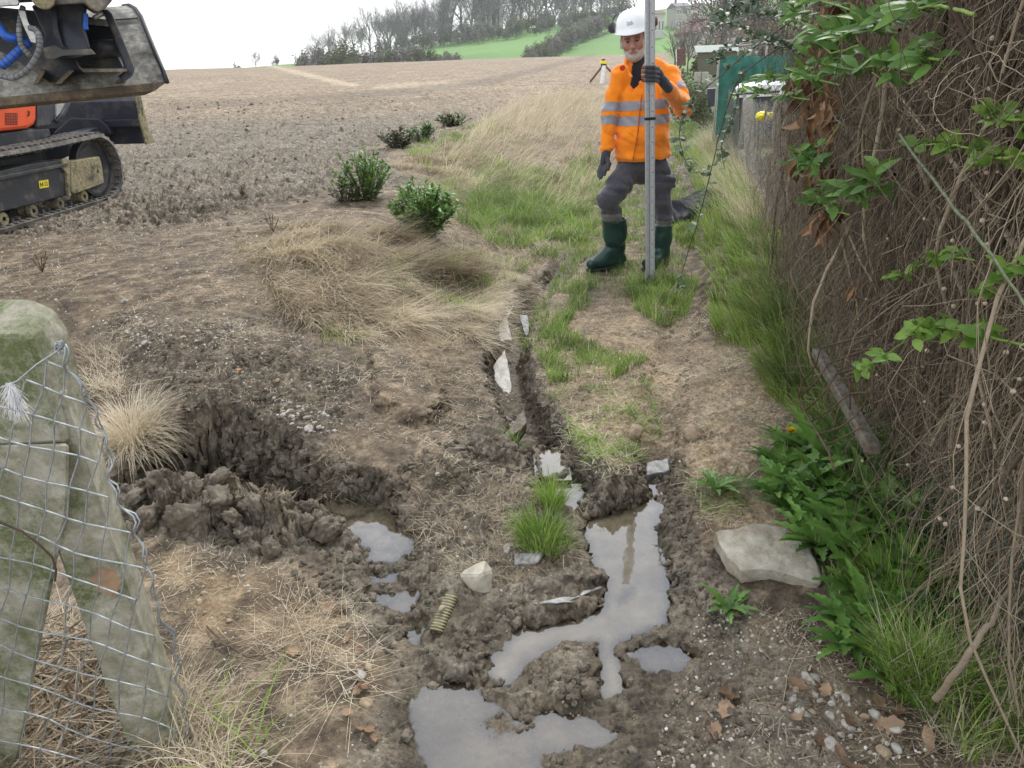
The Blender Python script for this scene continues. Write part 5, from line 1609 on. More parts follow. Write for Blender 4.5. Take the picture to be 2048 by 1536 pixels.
# ------------------------------------------------------------------ the vine thicket
def vines(n, ylim, offr, zr, lr, rr, wob, vr, k=13, down=1.0, sides=3):
    y = np.exp(rng.uniform(math.log(ylim[0]), math.log(ylim[1]), n))
    off = rng.uniform(*offr, n); z = rng.uniform(*zr, n)
    off = off - (.20 + .14 * sstep(3.6, 2.4, y)) * (1 - sstep(.1, 1.3, z)) * (y < 5); x = fline(y, off); L = rng.uniform(*lr, n)
    # strands gather in clumps and leave dark gaps between them
    cl_ = fbm2(y * 2.2 + off * 2, z * 1.3, 3, 300)
    kp = rng.random(n) < .25 + sstep(-.25, .2, cl_)
    y, z, off, x, L, cl_ = y[kp], z[kp], off[kp], x[kp], rng.uniform(*lr, n)[kp], cl_[kp]; n = len(y)
    st = L / (k - 1)
    tone = np.clip(.75 * fbm2(y * 3.1, z * .9, 2, 310), -.35, .35)
    d = np.stack([rng.normal(0, .25, n), rng.normal(0, .35, n), -np.full(n, down)], 1) + (1 - down) * rng.normal(0, 1, (n, 3))
    P = np.zeros((n, k, 3)); P[:, 0] = np.stack([x, y, z], 1)
    for i in range(1, k):
        d = d + rng.normal(0, wob, (n, 3)); d[:, 2] -= .12 * down
        d /= np.linalg.norm(d, axis=1, keepdims=True)
        # stay within the thicket
        ex = (P[:, i - 1, 0] - (fline(P[:, i - 1, 1]) - off)); d[:, 0] -= ex * 1.2
        P[:, i] = P[:, i - 1] + d * st[:, None]
    g = gz(P[..., 0], P[..., 1]) + .01
    P[..., 2] = np.maximum(P[..., 2], g + rng.uniform(0, .04, (n, 1)))
    R = rng.uniform(*rr, n)[:, None] * np.linspace(1, .55, k)[None]
    V, F = tubes_np(P.astype(np.float32), R, sides)
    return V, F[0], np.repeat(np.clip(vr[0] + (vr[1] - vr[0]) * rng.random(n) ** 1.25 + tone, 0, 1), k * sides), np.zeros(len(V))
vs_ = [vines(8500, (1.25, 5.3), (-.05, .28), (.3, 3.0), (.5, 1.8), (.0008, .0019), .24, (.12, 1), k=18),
       vines(3800, (1.25, 5.3), (-.45, .0), (.6, 3.2), (.6, 1.8), (.0015, .004), .2, (.0, .4), k=16),  # deeper strands, coloured darker to stand in for shade inside the thicket
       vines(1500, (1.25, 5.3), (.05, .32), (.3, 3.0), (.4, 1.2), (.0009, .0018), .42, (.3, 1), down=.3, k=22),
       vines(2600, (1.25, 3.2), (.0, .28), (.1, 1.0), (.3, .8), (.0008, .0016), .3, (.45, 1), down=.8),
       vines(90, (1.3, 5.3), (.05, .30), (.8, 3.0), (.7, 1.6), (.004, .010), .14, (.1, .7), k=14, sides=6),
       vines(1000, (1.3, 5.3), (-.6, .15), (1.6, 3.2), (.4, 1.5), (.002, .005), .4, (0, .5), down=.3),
       vines(350, (4.6, 5.9), (-.2, .15), (.5, 2.3), (.4, 1.2), (.001, .002), .45, (.1, .8)),
       vines(380, (5.2, 12), (-.05, .10), (.3, 1.0), (.2, .6), (.001, .0022), .5, (.1, .8)),]
off = 0; Vv = []; Fv = []; av = []
for V, F, a, b in vs_: Vv.append(V); Fv.append(F + off); av.append(a); off += len(V)
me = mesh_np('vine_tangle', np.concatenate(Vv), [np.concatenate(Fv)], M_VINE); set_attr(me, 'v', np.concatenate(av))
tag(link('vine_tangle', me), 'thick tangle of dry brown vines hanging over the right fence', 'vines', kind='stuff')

def stem(name, label, pts, r, mat=M_TWIG, group=None, v=(.3, .8), cat='branch'):
    P = np.array(pts, float); n = len(P); t = np.linspace(0, n - 1, n * 5)
    Q = np.stack([np.interp(t, range(n), P[:, i]) for i in range(3)], 1)
    for _ in range(3): Q[1:-1] = (Q[:-2] + Q[1:-1] * 2 + Q[2:]) / 4
    Q += rng.normal(0, r * .25, Q.shape)
    o = link(name, tube_mesh(name, Q[None], np.linspace(r, r * .5, len(Q))[None], mat, 7, v)); tag(o, label, cat, group)
    return o, Q
for i, (a, b) in enumerate((((1790,180),(1850,560)), ((1640,120),(1760,600)), ((1960,60),(1900,900)), ((2040,500),(1700,60)), ((1700,300),(1720,640)), ((1840,330),(1990,900)))):
    pa = at_f(*a, .22); pb = at_f(*b, .25)
    stem('climbing_vine', ['thick pale vine stem slanting down from the top right','brown vine stem beside the hanging dead leaves','thick vine stem at the far right of the thicket','vine stem crossing the thicket diagonally at upper right','grey vine stem rising over the dark stake','pale vine stem below the bright young leaves'][i], [pa, (pa + pb) / 2 + rng.normal(0, .05, 3), pb], .008, M_VINE, 'thick stems in the vine thicket')
# trunk-like dark post under the leaves and the slanting base stem
o, _ = stem('dead_tree', 'grey trunk wrapped in vines at the far end of the thicket', [at_f(1690, 120, -.05), at_f(1705, 300, -.05), at_f(1700, 450, -.05), at_f(1700, 640, -.05)], .085, M_VINE, v=(.0, .5), cat='tree')
stem('climbing_vine', 'dark vine root slanting up from the bottom right corner', [at_f(1870, 1400, .32), at_f(1935, 1310, .30), at_f(1985, 1240, .24), at_f(2030, 1150, .15)], .009, M_VINE, v=(.3, .6), cat='vine')

def leafy(name, label, pts, r, nl, L, asp, mat, smat=M_TWIG, vr=(0, 1), spread=.5, f0=.15, whorl=False, group=None, hang=0.0, cat='branch'):
    P = np.array(pts, float)
    root, Q = stem(name, label, P, r, smat, group, cat=cat)
    if whorl:
        k = max(1, nl // 6); fi = rng.uniform(f0, 1, k).repeat(6)[:nl]
    else: fi = rng.uniform(f0, 1, nl)
    n = len(fi); idx = np.clip(fi * (len(Q) - 1), 0, len(Q) - 2).astype(int)
    q = Q[idx] + rng.normal(0, L * .18, (n, 3)); ax = Q[idx + 1] - Q[idx]; ax /= np.linalg.norm(ax, axis=1, keepdims=True) + 1e-9
    d = ax * .5 + rand_dir(n, -.3, .8) * (1 + spread) + np.array([0, -.25, -hang])
    up = rng.normal(0, .35, (n, 3)) + np.array([-.2, -.7, .9])
    link('foliage', leaf_mesh('foliage', q, d, up, L * rng.uniform(.6, 1.15, n), L * asp * rng.uniform(.8, 1.2, n), mat, vr, droop=rng.uniform(.05, .5, n), fold=rng.uniform(.1, .5, n)), root)
    return root
GB_ = 'bramble shoots arching over the path'
def seq(pts, off=.35, ys=None):
    if ys is None: return [at_f(px, py, off) for px, py in pts]
    return [at_y(px, py, y) for (px, py), y in zip(pts, ys)]
BB = [
 ('bramble_branch','long thin bramble shoot hanging in front of the worker boots', [(1560,95),(1475,150),(1440,260),(1425,330),(1400,430),(1365,540),(1352,590)], [4.4,4.1,4.0,3.9,3.9,3.9,3.9], .0035, 34, .045),
 ('bramble_branch','bramble shoot looping past the elbow of the orange jacket', [(1600,30),(1500,100),(1430,160),(1385,200),(1355,260),(1370,330),(1410,350)], [4.6,4.4,4.2,4.1,4.1,4.1,4.1], .0035, 60, .045),
 ('bramble_branch','leafy bramble spray across the top of the green screen', [(1640,40),(1560,30),(1470,20),(1420,60)], [4.6,4.6,4.7,4.7], .003, 90, .045),
 ('bramble_branch','bramble spray with grey green leaves left of the dead leaf bundle', [(1620,120),(1540,70),(1460,90),(1420,130)], [4.6,4.5,4.4,4.4], .003, 90, .042),
 ('bramble_branch','dense small leaved bramble spray above the white shed roof', [(1640,80),(1560,100),(1500,60),(1440,40)], [4.8,4.8,4.9,4.9], .003, 100, .04),
 ('bramble_branch','short bramble spray hanging over the low fence', [(1480,150),(1470,230),(1440,290),(1450,340)], [4.4,4.3,4.3,4.3], .003, 40, .04),
 ('bramble_branch','thin dark bramble stem rising from the grass by the low fence', [(1575,500),(1570,400),(1560,300),(1565,200)], [5.2,5.2,5.1,5.0], .004, 26, .035),
 ('bramble_branch','leafy bramble tip pointing left at the top of the frame', [(1640,-30),(1560,-10),(1480,10),(1430,30)], [4.4,4.3,4.2,4.2], .003, 90, .045),
]
for nme, l, pts, ys, r, nl, L in BB:
    leafy(nme, l, seq(pts, ys=ys), r, nl, L, .62, M_BUD, group=GB_, cat='bramble')
YB = [
 ('leafy_shoot','bright yellow green rose leaves at the right edge near the top', [(2080,300),(2000,320),(1920,290),(1830,290)], .36, .0035, 70, .042, .6, M_YLEAF),
 ('leafy_shoot','second rose shoot with bright leaves in the top right corner', [(2080,240),(2000,240),(1960,200)], .36, .0035, 40, .042, .55, M_YLEAF),
 ('leafy_shoot','rose shoot with glossy green leaves at mid height on the right', [(2100,700),(2000,680),(1920,660),(1850,650),(1790,670)], .38, .003, 60, .042, .58, M_YLEAF),
 ('leafy_shoot','small rose leaves hanging in front of the rusty grid', [(1850,640),(1800,690),(1740,730),(1690,750)], .55, .002, 36, .03, .55, M_YLEAF),
 ('leafy_shoot','upper small rose leaves left of the long green stem', [(1950,520),(1880,510),(1800,550),(1760,560)], .36, .0025, 40, .034, .55, M_YLEAF),
 ('leafy_shoot','cluster of rose leaves in the corner below the long green stem', [(2080,560),(2020,520),(1960,590)], .38, .003, 34, .04, .55, M_YLEAF),
 ('leafy_shoot','dark glossy leaf cluster growing through the fence by the trunk', [(1790,350),(1740,375),(1690,390),(1610,400)], .38, .005, 60, .09, .3, M_LEAF),
 ('leafy_shoot','small dark leaf cluster under the glossy cluster', [(1700,430),(1660,420),(1630,395)], .38, .003, 24, .06, .35, M_LEAF),
 ('leafy_shoot','few green leaves sprouting low on the dead leaf bundle', [(1680,250),(1650,290),(1600,300),(1570,310)], .4, .003, 18, .06, .42, M_LEAF),
 ('leafy_shoot','long pointed fresh leaves at the top centre of the thicket', [(1800,60),(1740,40),(1680,60),(1630,90)], .42, .005, 70, .10, .3, M_LEAF),
 ('leafy_shoot','pointed fresh leaves reaching left over the green screen', [(1680,170),(1600,150),(1540,150),(1480,170)], .42, .004, 56, .10, .3, M_LEAF),
 ('leafy_shoot','pointed fresh leaves above the dead leaf bundle', [(1720,90),(1660,110),(1620,60),(1580,20)], .42, .004, 56, .09, .3, M_LEAF),
 ('leafy_shoot','scattered fresh leaves at the very top of the thicket', [(1950,30),(1880,10),(1800,20),(1730,60)], .42, .004, 50, .08, .32, M_LEAF),
]
for _l, _p in (('fresh leaf spray at the top edge left of the hedge crown', [(1700,20),(1640,0),(1580,-10),(1520,10)]), ('fresh leaf spray over the large dead leaf bundle', [(1760,130),(1700,140),(1650,130),(1600,100)]), ('pale green leaf spray in the upper middle of the hedge', [(1880,120),(1810,110),(1760,140)]), ('pale green leaf spray left of the green screen middle', [(1620,200),(1560,190),(1500,180),(1450,200)]), ('young leaf spray beside the netting below the yellow bag', [(1640,330),(1600,320),(1570,350)])):
    YB.append(('leafy_shoot', _l, _p, .42, .003, 50, .075, .33, M_LEAF))
for nme, l, pts, off_, r, nl, L, asp, mat in YB:
    leafy(nme, l, seq(pts, off_), r, nl, L, asp, mat, M_TWIG if r > .004 else M_GRASS, vr=(.1, 1), whorl=True, group='leafy shoots on the vine thicket', cat='shoot')
stem('rose_cane', 'long arching green stem crossing the right side of the thicket', [at_f(1800, 270, .4), at_f(1890, 390, .45), at_f(1960, 480, .5), at_f(2040, 590, .5), at_f(2090, 680, .5)], .0038, simple_mat('green bark', (.06, .08, .03), (.14, .16, .08), 50, .6, .2), cat='rose')
# bundles of curled dead leaves
def dead_bundle(label, cps, n, L):
    k = max(5, n // len(cps))
    for cp_ in cps:
        b = np.array([at_f(*cp_, .36) + rng.normal(0, .022, 3) for _ in range(k)])
        d = rng.normal(0, .3, (k, 3)) + np.array([0, 0, -1.])
        me = leaf_mesh('dead_leaf_bundle', b, d, rng.normal(0, 1, (k, 3)) + np.array([-.3, -.8, 0]), rng.uniform(.6, 1.1, k) * L, rng.uniform(.22, .38, k) * L, M_DEADV, (0, 1), fold=rng.uniform(.6, 2.2, k), droop=rng.uniform(-.4, .6, k))
        tag(link('dead_leaf_bundle', me), label, 'dead leaves', 'bundles of curled dead leaves on the vines')
M_DEADV = leaf_mat('withered leaf', (.09, .04, .018), (.46, .27, .14), .2, .6)
dead_bundle('large drooping bundle of curled brown leaves over the low fence end', [(1610,120),(1600,180),(1640,160),(1620,230),(1630,290),(1590,150),(1650,220),(1615,320),(1640,340)], 90, .11)
dead_bundle('rust brown leaf bundle hanging below the glossy green leaves', [(1650,415),(1645,440),(1660,430)], 14, .11)
dead_bundle('few pale brown leaves hanging at the top of the thicket', [(1650,20),(1660,50),(1690,0)], 16, .12)
dead_bundle('small rust leaf cluster low beside the upright stake', [(1710,575),(1720,580)], 6, .05)
dead_bundle('small rust leaf cluster on the rusty grid', [(1690,780),(1705,785)], 6, .04)
# dried seed heads (small balls on the vines)
m = MB(); sb = bmesh.new()
for i in range(46):
    px, py = rng.uniform(1720, 2048), rng.uniform(60, 1050)
    c = at_f(px, py, .33); b2 = bmesh.new(); bmesh.ops.create_icosphere(b2, subdivisions=1, radius=rng.uniform(.004, .007)); m.frombm(b2, c)
sb.free()
o = m.build('seed_heads', simple_mat('seed head', (.35, .27, .18), (.6, .5, .38), 90, .8, 0), smooth=True); tag(o, 'small round dried seed heads scattered over the vines', 'seed heads', kind='stuff')

# ------------------------------------------------------------------ black plastic bag
bc = np.array(hit(1385, 440))
s = SDF((bc[0] - .9, bc[1] - .9, bc[2] - .1), (bc[0] + .9, bc[1] + 1.0, bc[2] + .4), .012)
P_ = [np.array(hit(px, py)) for px, py in ((1345, 452), (1365, 440), (1395, 425), (1415, 405))]
s.ell(P_[0] + [0.0, .1, .03], (.22, .2, .09), .05).ell(P_[1] + [0, .1, .05], (.24, .24, .12), .05).ell(P_[2] + [0, .05, .05], (.22, .26, .10), .05).ell(P_[3] + [.02, .0, .04], (.2, .25, .08), .05)
d0 = s.G - bc
wr_ = np.abs(noise3(np.stack([s.G[..., 0] * 9 + s.G[..., 1] * 3, s.G[..., 1] * 2.5, s.G[..., 2] * 4], -1), 4))
s.D += (wr_ * .045 - .015).astype(np.float32)
tb = NT('black plastic'); tb.set(Base_Color=(.008, .009, .014), Roughness=.5, Normal=tb.bump(tb.noise(30, 4, .6, stretch=(1, .3, 1)), .3, .01)); tb.p.inputs['Specular IOR Level'].default_value = .05
o = link('plastic_bag', s.mesh('plastic_bag', tb.m)); tag(o, 'crumpled shiny black plastic sheet lying on the path behind the worker', 'plastic sheet')

# ------------------------------------------------------------------ yellow bag hanging on the fence
c = np.array(at_y(1538, 232, 8.2))
s = SDF(c - [.25, .2, .2], c + [.25, .2, .2], .006)
s.ell(c + [-.05, 0, .0], (.085, .06, .045), .02).ell(c + [.05, 0, .005], (.06, .05, .035), .02).ell(c + [.10, 0, .03], (.03, .03, .03), .02).ell(c + [.06, 0, -.05], (.02, .03, .05), .02)
s.bump(.02, 18, 3, 5)
ty = NT('yellow plastic'); ty.set(Base_Color=(.85, .72, .01), Roughness=.4)
o = link('yellow_bag', s.mesh('yellow_bag', ty.m)); tag(o, 'bright yellow plastic bag tied on top of the chain link fence', 'bag')

# ------------------------------------------------------------------ garden things beyond the fence
M_SCR = simple_mat('green shade net', (.008, .085, .06), (.02, .15, .11), 8, .7, .2)
M_WHITE = simple_mat('white sheet', (.72, .73, .74), (.85, .86, .87), 10, .5, .1)
M_DARKM = simple_mat('dark tarpaulin', (.018, .02, .03), (.05, .055, .075), 20, .5, .2)
def panel(name, label, cat, poly, y, th, mat, parent=None):
    """upright solid traced at a distance: a front outline with real thickness"""
    V = [at_y(px, py, y) for px, py in poly]; xm = sum(v[0] for v in V) / len(V)
    m = MB().prism(V, (xm / y * th, th, 0), .01)
    o = m.build(name, mat, parent)
    if label: tag(o, label, cat)
    return o
gs = empty('green_screen', at_y(1520, 160, 13), 'dark green shade net screen stretched between poles beyond the fence', 'screen')
m = MB(); a = np.array(at_y(1440, 118, 13.0)); b = np.array(at_y(1640, 100, 12.0)); n = 40
V = []
for i in range(n + 1):
    t = i / n; p = a + (b - a) * t; ht = 1.35
    for j in range(9):
        u = j / 8; V.append((p[0] + .02 * math.sin(t * 40 + u * 3), p[1] + .05 * math.sin(t * 25 + u * 2), p[2] - u * ht + .03 * math.sin(t * 9) * (1 - u)))
F = [(i * 9 + j, i * 9 + j + 1, (i + 1) * 9 + j + 1, (i + 1) * 9 + j) for i in range(n) for j in range(8)]
me = mesh_np('netting', np.array(V), [np.array(F)], M_SCR); md = link('netting', me, gs); so = md.modifiers.new('s', 'SOLIDIFY'); so.thickness = .01
for i in range(5):
    p = a + (b - a) * i / 4 + np.array([0, .08, 0]); MB().tube([p + [0, 0, .12], p + [0, 0, -1.6]], .016, 8).build('pole', M_PC, gs, smooth=True)
tp = MB(); tp.tube([a + [0, .08, .16], b + [0, .08, .16]], .015, 6); tp.build('top_rail', M_DIRTW, gs, smooth=True)
cf = empty('covered_trailer', at_y(1530, 210, 11), 'dark covered box with white striped lid behind the garden fence', 'box')
panel('body', None, None, [(1478, 196), (1600, 190), (1600, 262), (1478, 262)], 11.0, 1.2, M_DARKM, cf)
panel('lid', None, None, [(1470, 176), (1530, 168), (1600, 172), (1600, 190), (1478, 196)], 10.95, 1.3, M_WHITE, cf)
panel('rim', None, None, [(1478, 186), (1560, 181), (1560, 185), (1478, 190)], 10.93, .03, M_DARKM, cf)
wb = panel('water_butt', 'dark blue barrel standing by the posts at the bend of the lane', 'barrel', [(1414, 178), (1434, 176), (1434, 212), (1416, 214)], 15.5, .35, M_DARKM)
sh = empty('low_shed', at_y(1430, 110, 30), 'low shed with a flat white roof behind the hedge at the lane end', 'shed')
panel('roof', None, None, [(1388, 92), (1476, 88), (1478, 103), (1392, 105)], 30, 3, M_WHITE, sh)
panel('wall', None, None, [(1395, 105), (1475, 103), (1475, 150), (1395, 150)], 30.1, 2.7, M_OLDW, sh)
panel('garden_gate', 'brown wooden panel standing at the far end of the lane', 'panel', [(1353, 99), (1371, 97), (1372, 131), (1354, 132)], 27, .08, simple_mat('brown panel', (.10, .05, .045), (.16, .09, .075), 20, .8, .1))
panel('white_post', 'thin white post at the edge of the brown panel', 'post', [(1351.5, 98), (1353, 98), (1354, 133), (1352.5, 133)], 26.9, .06, M_WHITE)
for i, (px, l) in enumerate(((1392, 'left of the pale stumps in the hedge at the lane bend'), (1406, 'right of the pale stumps in the hedge at the lane bend'))):
    c = hit(px, 214); bar_post((c[0], c[1], c[2] - .1), (c[0], c[1], c[2] + .95), .09, 'stump', l, M_PC)
# snail-pale house wall seen through the vines
pw = MB(); pw.box((4.3, 4.2, 1.3), (.15, 3.6, 2.6)); o = pw.build('garden_hut', simple_mat('cream render', (.50, .49, .32), (.62, .60, .42), 5, .9, .1)); tag(o, 'cream garden hut wall glimpsed through the vine thicket', 'hut')
# ================================================================== EXCAVATOR
def dirty(name, base, dirt, scale=7, amt=(.45, .62), rough=.5, metal=0.0):
    t = NT(name)
    n1 = t.noise(scale, 7, .65); n2 = t.noise(scale * 6, 5, .7); n3 = t.noise(scale * .4, 3, .5)
    f = t.math('MULTIPLY', t.fr(n1, *amt), t.fr(n2, .25, .6))
    c = t.mix(f, base, dirt)
    c = t.mix(t.fr(n2, .6, .75, 0, .3), c, tuple(min(1, x * 1.6) for x in dirt[:3]))
    t.set(Base_Color=c, Roughness=t.fr(n1, .3, .7, rough - .12, rough + .3), Normal=t.bump(n2, .35, .003), Metallic=metal)
    return t.m
M_STEEL = dirty('dirty dark steel', (.022, .024, .03), (.16, .135, .095), 6, (.5, .68), .45)
M_MUDM = dirty('mud caked steel', (.045, .043, .04), (.21, .175, .12), 5, (.38, .55), .7)
M_BUCK = dirty('scuffed bucket shell', (.07, .068, .062), (.38, .36, .31), 5, (.40, .55), .65)
M_LIP = dirty('muddy cutting edge', (.075, .055, .04), (.20, .16, .10), 9, (.4, .6), .75)
M_NAVY = dirty('dusty navy paint', (.018, .02, .032), (.13, .12, .10), 4, (.5, .75), .35)
M_ORG = dirty('orange red paint', (.72, .085, .015), (.45, .12, .05), 4, (.6, .8), .4)
M_RUB = dirty('dusty rubber', (.045, .045, .045), (.24, .22, .185), 8, (.35, .6), .8)
M_RUBD = dirty('dark rubber', (.02, .02, .02), (.12, .10, .08), 10, (.45, .65), .8)
M_TANM = dirty('mud covered plate', (.06, .055, .04), (.33, .28, .16), 6, (.38, .52), .8)
M_BLUE = dirty('blue hydraulic hose', (.012, .09, .42), (.05, .12, .32), 12, (.6, .8), .4)
M_GHOSE = dirty('grey hose sleeve', (.10, .11, .115), (.23, .23, .22), 14, (.4, .6), .6)
M_YST = simple_mat('yellow sticker', (.75, .62, .02), (.85, .72, .05), 40, .5, 0)
M_BLK = simple_mat('black', (.01, .01, .01), (.02, .02, .02), 20, .5, 0)
M_SILV = simple_mat('pale metal', (.35, .34, .31), (.5, .49, .45), 40, .5, .2, .001, .4)

ex = empty('excavator', (-4.1, 6.4, .33), 'orange and black tracked excavator parked on the tilled field, bucket hanging forward', 'excavator')
O_ = np.array(at_z(0, 467, .345)); E_ = np.array(at_z(190, 409, .345))
dv = E_ - O_; dv[2] = 0; dv /= np.linalg.norm(dv); nv = np.array([dv[1], -dv[0], 0.0]); zv = np.array([0, 0, 1.0])
def onp(px, py, P, n):
    d = np.array(ray(px, py)); C = np.array([0, 0, EYE]); t = ((P - C) @ n) / (d @ n); return C + d * t
side = lambda px, py, off=0.0: onp(px, py, O_ + nv * off, nv)
sl = lambda p: float((p - O_) @ dv)
Fp, Tp, Bp = side(249, 342), side(175, 271), side(190, 411)
r_ = (Tp[2] - Bp[2]) / 2; zc = (Tp[2] + Bp[2]) / 2; sc_ = sl(Fp) - r_; sR = sc_ - 2.25
def path(r, n=22, k=30):
    pts = [(sR + (sc_ - sR) * i / k, zc - r) for i in range(k + 1)]
    pts += [(sc_ + r * math.sin(a), zc - r * math.cos(a)) for a in np.linspace(0, math.pi, n)[1:-1]]
    pts += [(sc_ - (sc_ - sR) * i / k, zc + r - .02 * math.sin(math.pi * i / k)) for i in range(k + 1)]
    pts += [(sR - r * math.sin(a), zc + r * math.cos(a)) for a in np.linspace(0, math.pi, n)[1:-1]]
    return np.array(pts)
TW = .38
def track(parent):
    belt = MB(); po, pi_ = path(r_), path(r_ - .035)
    ring = []
    for pts, w in ((po, -.012), (po, -TW + .012), (pi_, -TW), (pi_, 0.0)):
        ring.append(np.array([O_ + dv * s + nv * w + zv * (z - O_[2]) for s, z in pts]))
    n = len(po); V = np.concatenate(ring)
    F = [(a * n + i, a * n + (i + 1) % n, b * n + (i + 1) % n, b * n + i) for a, b in ((0, 1), (1, 2), (2, 3), (3, 0)) for i in range(n)]
    belt.add(V, np.array(F))
    # resample the path evenly for lugs
    seg = np.linalg.norm(np.diff(np.vstack([po, po[:1]]), axis=0), axis=1); cum = np.concatenate([[0], np.cumsum(seg)])
    def at(u, P):
        u = u % cum[-1]; i = np.searchsorted(cum, u) - 1; i = max(0, min(i, n - 1)); f = (u - cum[i]) / seg[i]
        return P[i] * (1 - f) + P[(i + 1) % n] * f
    lug = belt; inn = belt
    for k in range(int(cum[-1] / .085)):
        u = k * .085; p = at(u, po); q = at(u + .01, po); tdir = (q - p) / np.linalg.norm(q - p)
        t3 = dv * tdir[0] + zv * tdir[1]; o3 = np.cross(nv, t3); o3 = o3 / np.linalg.norm(o3)
        c0 = O_ + dv * p[0] + zv * (p[1] - O_[2])
        outw = (dv * (p[0] - sc_ if p[0] > sc_ else (p[0] - sR if p[0] < sR else 0)) + zv * (p[1] - zc)); 
        if o3 @ outw < 0: o3 = -o3
        R = Matrix(np.stack([t3, nv, o3], 1).tolist())
        for w, ln in ((-.10, .17), (-.28, .17)):
            sh_ = .02 if w > -.2 else -.02
            lug.box(c0 + nv * w + o3 * .008 + t3 * sh_, (.038, ln, .022), R, .005)
        inn.box(c0 + nv * (-TW / 2) - o3 * .05, (.035, .11, .04), R, .008)
        inn.box(c0 + nv * (-.05) - o3 * .042, (.03, .05, .02), R, .006)
    bo = belt.build('track', M_RUB, parent, smooth=False)
    Rn = Vector(nv).to_track_quat('Z', 'Y').to_matrix()
    for cs in (sc_ - .02, sR + .02):
        idl = MB(); idl.lathe([(.03, .05), (.07, .05), (.075, .02), (r_ - .12, .015), (r_ - .085, .04), (r_ - .055, .04), (r_ - .055, -.04), (.03, -.04)], O_ + dv * cs + nv * (-.15) + zv * (zc - O_[2]), Rn, 36)
        idl.build('idler_wheel', M_STEEL, parent, smooth=False)
    for s_ in np.linspace(sc_ - .35, sR + .35, 5):
        rl = MB(); rl.lathe([(.02, .06), (.055, .06), (.062, .03), (.05, .0), (.062, -.05), (.02, -.06)], O_ + dv * s_ + nv * -.12 + zv * (zc - r_ + .10 - O_[2]), Rn, 20)
        rl.build('roller', M_TANM, parent, smooth=False)
    fr_ = MB(); fr_.prism([side(px, py, -.045) for px, py in ((-260, 380), (-60, 356), (60, 328), (128, 319), (141, 323), (142, 350), (140, 388), (60, 410), (0, 424), (-260, 478))], -nv * .22, .008)
    fo = fr_.build('track_frame', M_STEEL, parent)
    f2 = MB(); f2.prism([side(px, py, -.044) for px, py in ((-260, 384), (0, 352), (128, 326), (128, 332), (0, 360), (-260, 392))], nv * .035, .004); f2.build('frame_ridge', M_STEEL, fo)
    f3 = MB(); f3.prism([side(px, py, -.02) for px, py in ((124, 318), (141, 321), (143, 392), (137, 392), (134, 345), (128, 340))], -nv * .10, .004); f3.build('frame_flange', M_TANM, fo)
    pl = MB(); pl.prism([side(px, py, -.01) for px, py in ((142, 323), (199, 313), (203, 325), (209, 366), (150, 388), (143, 384))], -nv * .14, .008)
    po_ = pl.build('tensioner_cover', M_TANM, parent)
    h = MB(); h.lathe([(0, .002), (.016, .002), (.016, -.01)], side(196, 342, -.008), Rn, 14); h.build('bolt_hole', M_BLK, po_)
    st = MB(); st.prism([side(px, py, -.042) for px, py in ((77, 362), (96, 359), (97, 374), (79, 377))], nv * .003); so = st.build('warning_sticker', M_YST, fo)
    mk = MB()
    for poly in (((80, 366), (82, 365), (83, 373), (81, 374)), ((84, 365), (86, 364.5), (87, 373), (85, 373.3)), ((80.5, 369), (86, 368), (86, 369.2), (80.6, 370.2)), ((89, 364), (94, 363), (94.2, 364.3), (89.2, 365.3)), ((93, 364), (94.2, 364), (95, 371), (93.8, 371.3)), ((89, 366), (90.2, 366), (91, 372), (89.8, 372.3)), ((90, 371), (95, 370), (95, 371.2), (90, 372.3))):
        mk.prism([side(px, py, -.0385) for px, py in poly], nv * .001)
    mk.build('marks', M_BLK, so)
    return bo
track(ex)
# far track: same belt further inwards
far_t = MB()
po = path(r_); V = np.concatenate([np.array([O_ + dv * s + nv * w + zv * (z - O_[2]) for s, z in po]) for w in (-1.45, -1.83)]); n = len(po)
far_t.add(V, np.array([(i, (i + 1) % n, n + (i + 1) % n, n + i) for i in range(n)])); far_t.build('track', M_RUB, ex)
# undercarriage centre and dozer blade
cc = O_ + dv * (sc_ - 1.1) + nv * -.92 + zv * (zc + .05 - O_[2])
Rb = Matrix(np.stack([dv, -nv, zv], 1).tolist())
MB().box(cc, (1.5, 1.05, .35), Rb, .03).build('undercarriage', M_NAVY, ex)
Pb = side(293, 287); bl = lambda px, py, off=0.0: onp(px, py, Pb + dv * off, dv)
bd = MB()
lowz = Pb[2]; topz = bl(264, 190)[2]
prof = [(0, lowz), (.0, lowz + .12), (-.035, lowz + .22), (-.02, topz - .06), (.03, topz), (.06, topz), (.02, lowz + .22), (.05, lowz)]
bd.prism([Pb + dv * a + zv * (z - Pb[2]) for a, z in prof], -nv * 2.2, .004)
bo = bd.build('dozer_blade', M_NAVY, ex)
MB().prism([Pb + nv * .0 + dv * a + zv * (z - lowz) for a, z in ((-.07, lowz + .19), (-.03, lowz + .19), (-.03, lowz + .27), (-.07, lowz + .26))], -nv * 2.2, .004).build('stiffener', M_NAVY, bo)
MB().prism([Pb + nv * .004 + dv * a + zv * (z - lowz) for a, z in ((-.045, lowz - .01), (.14, lowz + .0), (.07, lowz + .16), (.05, topz + .02), (-.05, topz + .02), (-.07, lowz + .25))], nv * .018, .003).build('side_plate', M_TANM, bo)
MB().prism([Pb + nv * .022 + dv * a + zv * z for a, z in ((-.005, .30), (.015, .30), (.015, .38), (-.005, .38))], nv * .002).build('slot', M_BLK, bo)
arm = MB()
for w in (-.45, -1.35):
    a0 = O_ + dv * (sc_ - .7) + nv * w + zv * (zc + .12 - O_[2]); a1 = Pb + nv * (w + .0) + zv * .13 - dv * .03
    arm.prism([a0 + zv * .13, a1 + zv * .07, a1 - zv * .08, a0 - zv * .12], -nv * .16, .012)
